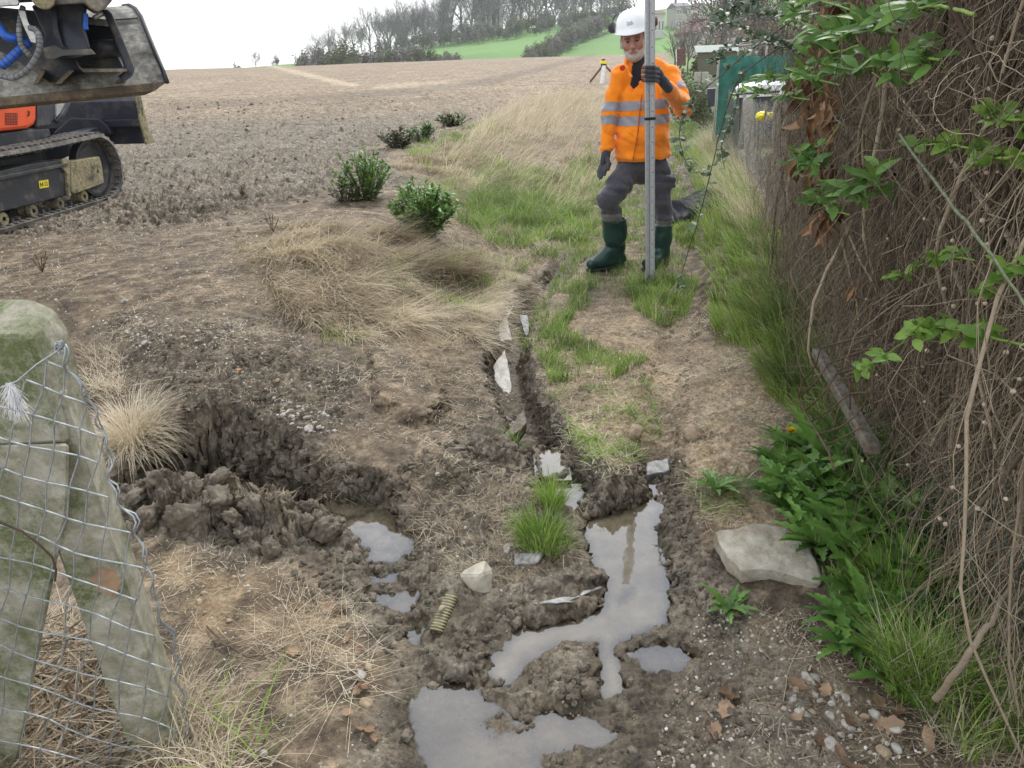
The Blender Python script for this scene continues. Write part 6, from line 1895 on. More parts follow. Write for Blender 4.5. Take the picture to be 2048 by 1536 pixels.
arm.build('blade_arm', M_NAVY, ex)
wb_ = MB(); p0 = bl(152, 258, -.16)
wb_.prism([bl(px, py, -.12) for px, py in ((106, 266), (140, 236), (196, 238), (214, 252), (222, 268), (200, 272), (120, 276))], dv * .14, .012); wb_.build('blade_bracket', M_NAVY, ex)
# house
hs = lambda px, py, off=-.22: side(px, py, off)
body = MB(); body.prism([hs(px, py) for px, py in ((-420, 150), (74, 150), (74, 238), (70, 250), (58, 257), (-60, 270), (-420, 330))], -nv * 1.5, .03)
hb = body.build('body', M_ORG, ex)
g = MB()
for i in range(8):
    for j in range(8):
        a, b = 10 + i * 3.3, 226 + j * 3.1
        g.prism([hs(px, py, -.2185) for px, py in ((a, b), (a + 2, b), (a + 2, b + 1.9), (a, b + 1.9))], nv * .002)
g.build('grille', M_BLK, hb)
g = MB(); g.tube([hs(56, 222, -.215), hs(59, 224, -.21), hs(58, 230, -.21), hs(56, 232, -.215)], .006, 6); g.build('latch', M_BLK, hb)
MB().prism([hs(px, py, -.25) for px, py in ((74, 150), (108, 150), (113, 235), (104, 252), (75, 256))], -nv * 1.4, .02).build('engine_cover', M_NAVY, ex)
MB().prism([hs(px, py, -.27) for px, py in ((-420, 336), (-60, 273), (60, 258), (100, 256), (104, 275), (0, 300), (-420, 360))], -nv * 1.2, .02).build('turntable', M_NAVY, ex)
sw = MB(); sw.tube([hs(px, py, -.24) for px, py in ((138, 190), (134, 210), (124, 228), (112, 244))], .022, 10); sw.tube([hs(px, py, -.225) for px, py in ((142, 190), (138, 212), (128, 230), (116, 244))], .008, 8)
sw.build('hose_guard', M_NAVY, ex, smooth=True)
MB().prism([hs(px, py, -.5) for px, py in ((113, 195), (136, 195), (130, 220), (114, 240))], -nv * .5, .01).build('panel', M_SILV, ex)
# cab (outside the frame, to the left of the body)
cb = MB(); c0 = hs(-200, 150, -.9); cab = MB().box(np.array(c0) + zv * .6, (1.3, .9, 1.5), Rb, .06).build('cab', M_NAVY, ex)
MB().box(np.array(c0) + zv * .75 + nv * .452, (1.0, .01, .9), Rb, .02).build('window', M_BLK, cab)

# ---- bucket with its coupler, hanging in front of the machine
T_ = np.array(at_t(333, 165, 4.60)); Lw = np.array(at_t(0, 197, 4.32)); wv = Lw - T_; wv = wv / np.linalg.norm(wv)
prof = [T_] + [np.array(at_t(*p)) for p in ((323, 137, 4.62), (303, 90, 4.66), (289, 55, 4.71), (281, 34, 4.76), (270, 18, 4.83), (258, 11, 4.90), (246, 12, 4.97), (238, 24, 5.03))]
back = [np.array(at_t(*p)) for p in ((258, 60, 5.12), (276, 110, 5.12), (280, 160, 5.0), (276, 186, 4.82))]
low = [np.array(at_t(*p)) for p in ((290, 188, 4.62), (312, 179, 4.59))]
bk = MB(); bk.prism(prof + back + low, wv * 1.62, 0); bko = bk.build('bucket', M_BUCK, ex)
ce = MB(); ce.prism([T_ + np.array([0, -.004, .004]), T_ + np.array([.0, .03, .012])] + [back[-1] + np.array([0, 0, -.006])] + [p + np.array([0, -.004, -.006]) for p in low], wv * 1.62 , .004); ce.build('cutting_edge', M_LIP, bko)
rb = MB(); rb.tube([p + np.array([0.006, -.004, 0]) for p in prof], .013, 8); rb.build('side_rim', M_STEEL, bko, smooth=True)
seam = MB(); seam.tube([np.array(at_t(276, 36, 4.73)), np.array(at_t(276, 36, 4.73)) + wv * 1.5], .006, 6); seam.build('weld_seam', M_MUDM, bko, smooth=True)
def plate(name, poly, t, th, mat, parent, bev=.006):
    V = [np.array(at_t(px, py, t)) for px, py in poly]
    return MB().prism(V, np.array(ray(120, 80)) * th, bev).build(name, mat, parent)
plate('back_box', [(-60, 8), (160, 30), (232, 42), (234, 110), (250, 140), (160, 150), (110, 165), (-60, 190)], 4.42, .22, M_STEEL, bko)
plate('box_top', [(170, 32), (222, 42), (226, 54), (172, 48)], 4.34, .2, M_BUCK, bko)
cpl = plate('coupler', [(62, 10), (175, 6), (170, 60), (180, 96), (193, 108), (150, 116), (96, 118), (84, 100), (90, 70)], 4.2, .28, M_NAVY, ex, .012)
plate('coupler_rib', [(100, 12), (114, 10), (116, 55), (126, 90), (136, 99), (128, 99), (106, 70)], 4.17, .05, M_STEEL, cpl)
plate('coupler_rib', [(165, 10), (172, 20), (170, 55), (181, 96), (176, 97), (162, 60)], 4.17, .05, M_STEEL, cpl)
plate('coupler_base', [(84, 96), (110, 90), (126, 99), (182, 98), (193, 109), (126, 112), (108, 119), (92, 119)], 4.13, .16, M_MUDM, cpl)
cy = MB(); cy.tube([np.array(at_t(184, 98, 4.36)), np.array(at_t(244, 96, 4.40))], .046, 20); cy.build('tilt_cylinder', M_STEEL, ex, smooth=True)
plate('strap', [(203, 20), (216, 18), (224, 26), (240, 62), (264, 122), (270, 138), (266, 152), (246, 166), (236, 166), (233, 158), (248, 146), (250, 132), (226, 72), (212, 34)], 4.28, .09, M_STEEL, bko, .01)
plate('guard_plate', [(152, 121), (156, 123), (164, 137), (254, 138), (254, 144), (168, 145), (158, 136)], 4.24, .12, M_MUDM, bko)
plate('gusset', [(140, 140), (150, 140), (122, 168), (110, 168)], 4.3, .15, M_LIP, bko)
plate('gusset', [(80, 140), (92, 142), (75, 170), (66, 170)], 4.3, .15, M_LIP, bko)
pn = MB(); pn.tube([np.array(at_t(233, 160, 4.25)), np.array(at_t(246, 158, 4.6))], .022, 12); pn.build('pin', M_STEEL, bko, smooth=True)
pn = MB(); pn.tube([np.array(at_t(188, 36, 4.25)), np.array(at_t(208, 26, 4.3))], .012, 10); pn.build('pin', M_SILV, bko, smooth=True)
ar = plate('dipper_arm', [(-160, -80), (240, -80), (224, 2), (210, 18), (196, 24), (178, 14), (172, 6), (112, 10), (96, 16), (76, 12), (66, -2), (-160, 10)], 4.05, .34, M_MUDM, ex, .012)
pn = MB(); Rv = Vector(ray(85, -4)).to_track_quat('Z', 'Y').to_matrix()
pn.lathe([(0, -.03), (.05, -.03), (.055, -.02), (.055, .03)], at_t(86, -4, 4.02), Rv, 24); pn.build('pivot_pin', M_TANM, ar)
plate('pale_casting', [(-40, -12), (24, -8), (38, 2), (36, 10), (0, 12), (-40, 16)], 4.0, .1, M_SILV, ar)
bm_ = MB(); q0 = np.array(at_t(60, -90, 4.2)); q1 = np.array([-4.0, 4.4, 3.4]); q2 = np.array(c0) + nv * .6 + dv * .4
for a, b in ((q0, q1), (q1, q2)):
    ax = Vector(b - a); R = ax.to_track_quat('Z', 'Y').to_matrix(); bm_.box((a + b) / 2, (.26, .32, ax.length + .1), R, .02)
bm_.build('boom', M_NAVY, ex)
def hose(name, pts, r, mat, parent, bands=0):
    P = np.array([at_t(*p) for p in pts]); t = np.linspace(0, len(P) - 1, len(P) * 6)
    Q = np.stack([np.interp(t, range(len(P)), P[:, i]) for i in range(3)], 1)
    for _ in range(6): Q[1:-1] = (Q[:-2] + Q[1:-1] * 2 + Q[2:]) / 4
    o = MB().tube(Q, r, 12).build(name, mat, parent, smooth=True)
    if bands:
        b = MB(); k = len(Q)
        for i in range(bands):
            j = int((i + .5) * k / bands); j = min(j, k - 2)
            b.tube([Q[j], Q[j] + (Q[j + 1] - Q[j]) / np.linalg.norm(Q[j + 1] - Q[j]) * .004], r * 1.06, 12)
        b.build('hose_ring', M_BLK, o)
    return o
hose('grey_hose', [(46, 14, 4.12), (41, 34, 4.1), (38, 60, 4.08), (42, 92, 4.08), (62, 113, 4.1)], .014, M_GHOSE, ex, 14)
hose('grey_hose', [(60, 56, 4.02), (72, 58, 4.0), (81, 76, 3.98), (78, 104, 3.98), (60, 136, 4.0), (30, 158, 4.02), (0, 152, 4.05), (-30, 140, 4.05)], .014, M_GHOSE, ex, 22)
hose('blue_hose', [(-20, 30, 4.1), (0, 56, 4.1), (10, 72, 4.1), (28, 78, 4.12), (46, 72, 4.15)], .022, M_BLUE, ex)
hose('blue_hose', [(58, 84, 4.15), (40, 100, 4.12), (20, 118, 4.1), (2, 133, 4.1)], .022, M_BLUE, ex, 8)
hose('blue_hose', [(172, 28, 4.16), (171, 50, 4.16), (173, 60, 4.16)], .012, M_BLUE, ex)
plate('hose_bracket', [(36, 20), (50, 22), (56, 44), (72, 72), (72, 86), (62, 84), (46, 50)], 4.06, .03, M_SILV, ex, .003)
# ================================================================== THE WORKER AND HIS STAFF
def cloth(name, c1, c2, sc=90, rough=.9, fold=12):
    t = NT(name); n = t.noise(sc, 4, .7); f = t.noise(fold, 3, .6)
    t.set(Base_Color=t.ramp(n, [(.3, c1), (.7, c2)]), Roughness=rough, Normal=t.bump(n, .25, .002, t.bump(f, .5, .02)))
    t.p.inputs['Sheen Weight'].default_value = .3; t.p.inputs['Specular IOR Level'].default_value = .2
    return t.m
M_ORANGE = cloth('orange fleece', (.95, .235, .01), (1.0, .32, .018), 120)
M_BAND = cloth('reflective grey band', (.26, .27, .31), (.34, .35, .39), 150, .45, 16)
M_TRO = cloth('grey work trousers', (.050, .050, .062), (.085, .085, .10), 120)
M_TRL = cloth('light grey trouser cuff', (.16, .15, .145), (.23, .22, .21), 120)
M_GLOVE = cloth('dark grey glove', (.040, .042, .05), (.065, .067, .078), 200)
M_NECK = cloth('black sweater', (.012, .011, .018), (.025, .023, .035), 150)
tb2 = NT('green rubber boot'); nb = tb2.noise(8, 4); tb2.set(Base_Color=tb2.ramp(nb, [(.35, (.008, .036, .032)), (.7, (.022, .066, .058))]), Roughness=.32, Normal=tb2.bump(tb2.noise(14, 3), .3, .01)); M_BOOT = tb2.m
M_SOLE = simple_mat('black boot sole', (.012, .014, .016), (.03, .032, .035), 60, .6, .2)
ts = NT('skin'); ns = ts.noise(28, 4, .6); ts.set(Base_Color=ts.ramp(ns, [(.3, (.34, .165, .12)), (.7, (.50, .27, .20))]), Roughness=.55); ts.p.inputs['Subsurface Weight'].default_value = .1; ts.p.inputs['Subsurface Radius'].default_value = (.01, .004, .002); M_SKIN = ts.m
M_BEARD = simple_mat('grey beard', (.34, .31, .29), (.62, .60, .57), 380, .9, .5, .002)
M_BROW = simple_mat('dark brow', (.10, .07, .055), (.2, .15, .12), 200, .9, 0)
th = NT('white helmet'); th.set(Base_Color=(.88, .89, .90), Roughness=.28); M_HELM = th.m
M_EYE = simple_mat('eye', (.03, .02, .02), (.05, .04, .035), 30, .2, 0, spec=.6)
M_LIP_ = simple_mat('lips', (.32, .13, .11), (.40, .18, .15), 60, .5, 0)
M_REDP = simple_mat('dark red plastic', (.10, .02, .02), (.14, .03, .03), 30, .4, 0)

Y0 = 6.14
J = lambda px, py, dy=0.0: np.array(at_y(px, py, Y0 + dy))
gl_ = hit(1230, 520)[2]; gr_ = hit(1318, 535)[2]
head_c = J(1267, 81, -.04); neck = J(1275, 128)
# --- body (continuous figure under the clothes)
s = SDF(J(1285, 300) - [.45, .75, 1.12], J(1285, 100) + [.5, .35, .12], .0085)
s.chain([J(1285, 150), J(1286, 220), J(1285, 300), J(1285, 335)], [.13, .135, .13, .13], .03, flat=((0, 1, 0), 1.3))
s.chain([J(1278, 150), neck, J(1270, 108)], [.075, .058, .055], .03)
AL = [J(1238, 150), J(1219, 232, -.02), J(1212, 300, -.08)]
AR = [J(1340, 152), J(1368, 214, -.20), np.array(at_y(1332, 172, 5.66))]
s.chain([J(1260, 142), AL[0]], [.06, .055], .03).chain(AL, [.052, .042, .03], .02)
s.chain([J(1315, 142), AR[0]], [.06, .055], .03).chain(AR, [.052, .042, .03], .02)
LL = [J(1262, 332), J(1218, 402, -.18), J(1232, 495, -.04)]
LR = [J(1313, 332), J(1325, 408, -.06), J(1326, 512, .0)]
s.chain(LL, [.07, .045, .03], .03).chain(LR, [.07, .045, .03], .03)
s.cap(LL[2], J(1215, 510, -.07), .028, .02).cap(LR[2], J(1310, 520, -.10), .028, .02)
for A, h in ((AL[2], J(1209, 322, -.09)), (AR[2], np.array(at_y(1321, 155, 5.61)))): s.cap(A, h, .022, .014)
bodyme = s.mesh('person', M_SKIN)

# --- head: local frame, x to the figure's left as seen, -y forward, z up
hs_ = SDF((-.13, -.17, -.17), (.13, .14, .17), .0032)
hs_.ell((0, .01, .03), (.076, .095, .098), .0).ell((0, -.015, -.045), (.062, .072, .075), .03)
hs_.ell((0, -.055, -.088), (.032, .03, .028), .03)                          # chin
hs_.ell((0, -.078, .022), (.056, .016, .012), .018)                          # brow ridge
for q in (-1, 1):
    hs_.ell((q * .040, -.066, -.022), (.022, .018, .020), .02)               # cheek bones
    hs_.ell((q * .030, -.094, .004), (.017, .014, .011), .010, 'sub')         # eye sockets
    hs_.ell((q * .078, .012, -.008), (.010, .018, .032), .008)               # ears
    hs_.ell((q * .083, .004, -.006), (.006, .009, .018), .005, 'sub')
hs_.cap((0, -.085, .012), (0, -.112, -.028), .008, .012, .012)               # nose
for q in (-1, 1): hs_.ell((q * .012, -.103, -.031), (.008, .009, .007), .006)
hs_.ell((0, -.088, -.058), (.026, .012, .012), .012)                         # lips
hs_.ell((0, -.104, -.059), (.022, .010, .0022), .003, 'sub')
hs_.cap((0, .02, -.09), (0, .04, -.17), .052, .056, .03)                     # neck
yaw, pit_, rl_ = math.radians(-14), math.radians(5), math.radians(-6)
HM = Matrix.Translation(head_c) @ Matrix.Rotation(yaw, 4, 'Z') @ Matrix.Rotation(rl_, 4, 'Y') @ Matrix.Rotation(pit_, 4, 'X') @ Matrix.Scale(1.14, 4)
HMn = np.array(HM)
hx = lambda P: (np.asarray(P) @ HMn[:3, :3].T + HMn[:3, 3]).astype(np.float32)
headme = hs_.mesh('head', M_SKIN)
Vh = np.zeros(len(headme.vertices) * 3, np.float32); headme.vertices.foreach_get('co', Vh); Vh = Vh.reshape(-1, 3)
hn_ = np.zeros(len(Vh) * 3, np.float32); headme.vertices.foreach_get('normal', hn_); hn_ = hn_.reshape(-1, 3)
Fh = np.zeros(len(headme.loops), np.int32); headme.loops.foreach_get('vertex_index', Fh); Fh = Fh.reshape(-1, 4)
Vb = np.zeros(len(bodyme.vertices) * 3, np.float32); bodyme.vertices.foreach_get('co', Vb); Vb = Vb.reshape(-1, 3)
Fb = np.zeros(len(bodyme.loops), np.int32); bodyme.loops.foreach_get('vertex_index', Fb); Fb = Fb.reshape(-1, 4)
pm = mesh_np('person', np.concatenate([Vb, hx(Vh)]), [np.concatenate([Fb, Fh + len(Vb)])], M_SKIN)
man = link('person', pm); base_m = (float(J(1285, 530)[0]), Y0, float(gr_))
set_origin(man, base_m)
tag(man, 'man in orange high visibility fleece, white helmet and green rubber boots holding the staff', 'person')

def shell(name, V, N, F, cond, off, mat, parent, xf=None):
    """cloth or hair lying on a surface: the faces that meet cond, lifted and given a rim"""
    c = V[F].mean(1); k = cond(c); f = F[k]
    use, inv = np.unique(f, return_inverse=True); f = inv.reshape(f.shape)
    o = off(V[use]) if callable(off) else off
    P = V[use] + N[use] * (o[:, None] if hasattr(o, 'shape') else o)
    if xf is not None: P = xf(P)
    ob = link(name, mesh_np(name, P, [f], mat), parent)
    return ob
def vnf(me):
    V = np.zeros(len(me.vertices) * 3, np.float32); me.vertices.foreach_get('co', V)
    N = np.zeros(len(me.vertices) * 3, np.float32); me.vertices.foreach_get('normal', N)
    F = np.zeros(len(me.loops), np.int32); me.loops.foreach_get('vertex_index', F)
    return V.reshape(-1, 3), N.reshape(-1, 3), F.reshape(-1, 4)
# beard and moustache, stubble up to the ears
beard = lambda c: ((c[:, 2] < -.042 - .9 * np.maximum(0, (-.045 - c[:, 1])) * .4) & (c[:, 2] > -.125) & (c[:, 1] < .02) & ~((np.abs(c[:, 0]) < .020) & (c[:, 2] > -.066) & (c[:, 2] < -.052))) | ((c[:, 2] < .0) & (np.abs(c[:, 0]) > .060) & (c[:, 1] < .015) & (c[:, 2] > -.13))
shell('beard', Vh, hn_, Fh, beard, lambda v: .0022 + .0016 * fbm3(v * 300, 2, 3), M_BEARD, man, hx)
shell('hair', Vh, hn_, Fh, lambda c: (c[:, 2] > -.03) & (np.abs(c[:, 0]) > .058) & (c[:, 1] > -.03) & (c[:, 1] < .09) & (np.abs(c[:, 0]) < .078), .004, M_BEARD, man, hx)
for q in (-1, 1):
    e = bmesh.new(); bmesh.ops.create_uvsphere(e, u_segments=12, v_segments=8, radius=.0095)
    MB().frombm(e, hx([[q * .030, -.0785, .003]])[0]).build('eye', M_EYE, man, smooth=True)
    MB().tube(hx([[q * .014, -.094, .019], [q * .03, -.096, .024], [q * .047, -.086, .019]]), .0042, 6).build('eyebrow', M_BROW, man, smooth=True)
    MB().tube(hx([[q * .018, -.0895, .010], [q * .03, -.0905, .0105], [q * .042, -.084, .007]]), .0028, 6).build('eyelid', M_SKIN, man, smooth=True)
MB().tube(hx([[-.02, -.094, -.062], [0, -.1005, -.061], [.02, -.094, -.062]]), .0035, 6).build('lower_lip', M_LIP_, man, smooth=True)

# --- helmet
hm = MB(); seg = 40
HT = HM @ Matrix.Translation((0, .004, .022)) @ Matrix.Rotation(math.radians(-3), 4, 'X') @ Matrix.Scale(.94, 4)
prof = [(.0, .172), (.03, .170), (.06, .162), (.085, .146), (.104, .122), (.116, .092), (.122, .060), (.124, .040), (.134, .032), (.134, .028), (.120, .030), (.118, .05)]
V = []
for r, h in prof:
    for j in range(seg):
        a = j * 2 * math.pi / seg; fx, fy = math.sin(a), -math.cos(a)
        pk = max(0, -fy) ** 3 * 0
        front = max(0.0, math.cos(a)) ** 3
        ex_ = .026 * front if h < .036 else 0
        V.append((fx * r * .93, fy * (r * 1.12 + ex_), h - (.016 * front if h < .036 else 0)))
V = np.array(V); V = V @ np.array(HT)[:3, :3].T + np.array(HT)[:3, 3]
n = len(prof); hm.add(V, np.array([(i * seg + j, i * seg + (j + 1) % seg, (i + 1) * seg + (j + 1) % seg, (i + 1) * seg + j) for i in range(n - 1) for j in range(seg)]))
ho = hm.build('helmet', M_HELM, man, smooth=True)
hp = lambda x, y, z: (np.array(HT)[:3, :3] @ np.array([x, y, z]) + np.array(HT)[:3, 3])
rg = MB()
for x in (-.022, 0, .022): rg.tube([hp(x, -.128 * math.cos(a) * (1 if a < 1.57 else 1), .055 + .118 * math.sin(a)) for a in np.linspace(.35, 2.3, 12)], .004, 6)
rg.build('ridge', M_HELM, ho, smooth=True)
lg = MB(); M_LOGO = simple_mat('blue green logo', (.10, .30, .36), (.16, .38, .42), 40, .5, 0)
for i, (a, b) in enumerate(((-.026, .010), (-.022, .020), (-.026, .014))):
    z = .092 - i * .008; lg.tube([hp(x, -.1365 + .9 * (x * x) + (z - .07) * .25, z + .003 * math.sin(x * 200)) for x in np.linspace(a, b, 8)], .0016, 5)
lg.build('emblem', M_LOGO, ho, smooth=True)
for q in (-1, 1):
    cupm = MB(); R = (HT.to_3x3() @ Matrix.Rotation(math.pi / 2 * q, 3, 'Y') @ Matrix.Rotation(-.2, 3, 'X'))
    cupm.lathe([(0, .03), (.026, .03), (.034, .02), (.036, .0), (.03, -.012), (0, -.012)], hp(q * .132, .035, .075), R, 20)
    cupm.tube([hp(q * .135, .035, .09), hp(q * .125, .02, .13), hp(q * .10, .0, .15)], .004, 6)
    cupm.build('ear_defender', M_REDP if q > 0 else M_GLOVE, ho, smooth=False)

# --- dark sweater collar
s = SDF(neck - [.2, .22, .3], neck + [.22, .2, .12], .006)
s.chain([J(1271, 116, .0), J(1276, 132), J(1280, 160)], [.066, .078, .10], .03).ell(J(1274, 156, -.06), (.055, .05, .09), .04)
link('sweater', s.bump(.004, 30, 2, 6).mesh('sweater', M_NECK), man)

# --- jacket
s = SDF(J(1285, 318) - [.40, .75, .06], J(1285, 110) + [.50, .30, .08], .0062)
s.chain([J(1287, 156), J(1288, 200), J(1286, 260), J(1285, 300), J(1285, 335)], [.165, .185, .195, .205, .20], .05, flat=((0, 1, 0), 1.42))
s.chain([J(1268, 138), J(1245, 150)], [.075, .082], .05).chain([J(1308, 138), J(1336, 152)], [.075, .085], .05)
s.chain([J(1240, 152), J(1219, 228, -.02), J(1213, 296, -.07)], [.076, .064, .053], .03)
s.chain([J(1338, 156), J(1366, 212, -.19)], [.084, .078], .04).chain([J(1366, 212, -.19), np.array(at_y(1334, 176, 5.66))], [.076, .052], .025)
s.ell(J(1213, 296, -.07), (.056, .056, .022), .006)                              # cuff rolls
s.ell(J(1287, 272, -.10), (.16, .07, .09), .05)
# hem roll
s.chain([J(1232, 313, -.04), J(1262, 317, -.14), J(1300, 315, -.14), J(1338, 308, -.05)], [.018] * 4, .03)
s.ell(J(1285, 318, .05), (.17, .12, .02), .02)
s.cut(J(1285, 320), (0.06, 0, -1))
# open neck: a V down the front
for k, (px, py, r) in enumerate(((1270, 128, .066), (1270, 145, .05), (1270, 160, .032), (1270, 174, .014))):
    s.ell(J(px, py, -.16), (r, .075, .055), .01, 'sub')
s.ell(J(1274, 118, .0), (.078, .085, .05), .01, 'sub')
# collar flaps
s.chain([J(1252, 124, -.06), J(1253, 138, -.12), J(1262, 152, -.155)], [.016, .02, .012], .02)
s.chain([J(1296, 124, -.06), J(1292, 142, -.12), J(1280, 166, -.155)], [.016, .021, .012], .02)
s.chain([J(1254, 122, -.02), J(1262, 116, .06), J(1285, 116, .06), J(1296, 122, -.02)], [.02] * 4, .02)
# folds
near = np.abs(s.D) < .05
p = s.G[near]
fold = .011 * (1 - 2 * np.abs(noise3(np.stack([p[:, 0] * 6, p[:, 1] * 5, p[:, 2] * 11 + p[:, 0] * 5], 1), 3))) + .006 * noise3(p * 22, 5)
s.D[near] += fold.astype(np.float32)
jm = s.mesh('jacket', M_ORANGE); jo_w = vnf(jm)
jo = link('jacket', jm, man)
def seg_t(c, a, b):
    e = b - a; L = np.linalg.norm(e); t = (c - a) @ e / L; d = np.linalg.norm(c - a - np.outer(t / L, e), axis=1); return t, d, L
a1, b1 = J(1240, 152), J(1219, 228, -.02)
a2, b2 = J(1338, 156), J(1366, 212, -.19)
zA, zB = J(1287, 210, -.12)[2], J(1287, 241, -.12)[2]
dL = lambda c: seg_t(c, a1, J(1213, 296, -.07))
armL = lambda c: (dL(c)[1] < .085) & (c[:, 0] < J(1229, 200)[0])
armR = lambda c: (c[:, 0] > J(1340, 200)[0] - .01) | (c[:, 1] < 5.93)
hb_ = .033
shell('reflective_band', *jo_w, lambda c: (np.abs(c[:, 2] - zA - .05 * (c[:, 0] - 1.05)) < hb_) & ~armL(c) & ~armR(c), .0025, M_BAND, jo)
shell('reflective_band', *jo_w, lambda c: (np.abs(c[:, 2] - zB - .03 * (c[:, 0] - 1.05)) < hb_) & ~armL(c) & ~armR(c), .0025, M_BAND, jo)
shell('reflective_band', *jo_w, lambda c: (np.abs(c[:, 2] - J(1213, 212)[2]) < .032) & armL(c), .0025, M_BAND, jo)
shell('reflective_band', *jo_w, lambda c: (np.abs(c[:, 2] - J(1213, 238)[2]) < .032) & armL(c), .0025, M_BAND, jo)
tt = lambda c: seg_t(c, a2, b2)
shell('reflective_band', *jo_w, lambda c: (np.abs(tt(c)[0] - .14) < .028) & (c[:, 0] > J(1345, 200)[0]), .0025, M_BAND, jo)
sil = []
for py in range(182, 318, 6):
    px = 1269 - (py - 182) * .05
    d = np.array(ray(px, py)); tt_ = np.linspace(5.2, 6.6, 300); Pq = d * tt_[:, None] + [0, 0, EYE]
    V_, N_, F_ = jo_w
    k = np.argmin(np.where((np.abs(V_[:, 0] - Pq[150, 0]) < .01) & (np.abs(V_[:, 2] - Pq[150, 2]) < .02), V_[:, 1], 99)); sil.append(V_[k] + [0, -.003, 0])
sil = np.array(sil)
for _ in range(12): sil[1:-1] = (sil[:-2] + sil[1:-1] * 2 + sil[2:]) / 4
MB().tube(sil - [0, .004, 0], .0045, 6).build('zip', simple_mat('zip', (.5, .10, .02), (.6, .14, .03), 60, .5, 0), jo, smooth=True)
bt = MB(); bt.lathe([(0, .004), (.018, .004), (.02, 0)], J(1245, 136, -.155), Matrix.Rotation(math.radians(100), 3, 'X'), 16); bt.build('collar_lining', simple_mat('dark orange lining', (.55, .04, .01), (.6, .06, .01), 60, .8, 0), jo)

# --- trousers
s = SDF(J(1285, 450) - [.40, .45, .05], J(1285, 300) + [.32, .30, .06], .0062)
s.chain([J(1286, 305), J(1286, 326)], [.165, .168], .03, flat=((0, 1, 0), 1.35))
s.chain([J(1262, 334), J(1238, 370, -.12), J(1216, 400, -.20)], [.108, .098, .085], .03)
s.chain([J(1216, 400, -.20), J(1222, 425, -.14), J(1230, 446, -.10)], [.082, .076, .068], .02)
s.chain([J(1312, 334), J(1320, 370, -.03), J(1325, 406, -.06)], [.105, .09, .078], .03)
s.chain([J(1325, 406, -.06), J(1328, 432, -.05), J(1329, 456, -.04)], [.077, .07, .062], .02)
s.box(J(1338, 362, -.06), (.045, .06, .05), .01, .01)
near = np.abs(s.D) < .04; p = s.G[near]
s.D[near] += (.012 * (1 - 2 * np.abs(noise3(np.stack([p[:, 0] * 4 + p[:, 2] * 5, p[:, 1] * 5, p[:, 2] * 13], 1), 8))) + .005 * noise3(p * 26, 5)).astype(np.float32)
tm_ = s.mesh('trousers', M_TRO); tw = vnf(tm_); to = link('trousers', tm_, man)
shell('cuff', *tw, lambda c: (c[:, 2] < J(1225, 424, -.12)[2]) & (c[:, 0] < 1.05), .002, M_TRL, to)
shell('cuff', *tw, lambda c: (c[:, 2] < J(1328, 438, -.05)[2]) & (c[:, 0] > 1.05), .002, M_TRL, to)
shell('pocket_flap', *tw, lambda c: (np.abs(c[:, 2] - J(1338, 352, -.1)[2]) < .028) & (c[:, 0] > J(1326, 350)[0]) & (c[:, 1] < Y0), .005, M_TRO, to)

# --- boots
def boot(label, top, ank, heel, toe, rt, ra):
    lo = np.minimum.reduce([top, ank, heel, toe]) - .14; hi = np.maximum.reduce([top, ank, heel, toe]) + .14
    s = SDF(lo, hi, .0055)
    mid = top * .55 + ank * .45
    s.chain([top, mid, ank], [rt, rt * .93, ra], .03)
    f = toe - heel; f[2] = 0; f /= np.linalg.norm(f)
    ball = heel + (toe - heel) * .62; inst = ank + f * .05 - np.array([0, 0, .02])
    s.cap(heel + [0, 0, .012], ank, .045, ra * .9, .04).chain([inst, ball + [0, 0, .014], toe - f * .03 + [0, 0, .004]], [ra * .85, .050, .042], .035).cap(heel + [0, 0, .01], ball, .044, .05, .03)
    s.cap(mid - [0, 0, .03], mid - [0, 0, .036], rt * .98, rt * .98, .01)
    g_ = heel[2] - .048; s.cut((0, 0, g_ + .012), (0, 0, -1)); s.cut(top, (0, 0, 1))
    dn = (mid - top) / np.linalg.norm(mid - top); s.cap(top - dn * .03, top + dn * .02, rt - .009, rt - .012, 0, 'sub')
    s.bump(.006, 9, 2, 4)
    o = link('boot', s.mesh('boot', M_BOOT), man)
    so = SDF(lo, hi, .0055); so.cap(heel + [0, 0, -.02], ball + [0, 0, -.02], .050, .056, .02).cap(ball + [0, 0, -.02], toe - f * .02 + [0, 0, -.02], .056, .045, .02)
    so.cut((0, 0, g_ + .016), (0, 0, 1)); so.cut((0, 0, g_ - .012), (0, 0, -1))
    link('sole', so.mesh('sole', M_SOLE), o)
hz = lambda px, py, dy, g: np.array([*at_y(px, py, Y0 + dy)[:2], g + .055])
boot('', J(1228, 437, -.10), J(1233, 492, -.03), hz(1240, 512, .0, gl_), hz(1177, 522, -.14, gl_), .096, .066)
boot('', J(1328, 449, -.04), J(1323, 505, -.02), hz(1327, 522, .03, gr_), hz(1290, 540, -.20, gr_), .070, .060)

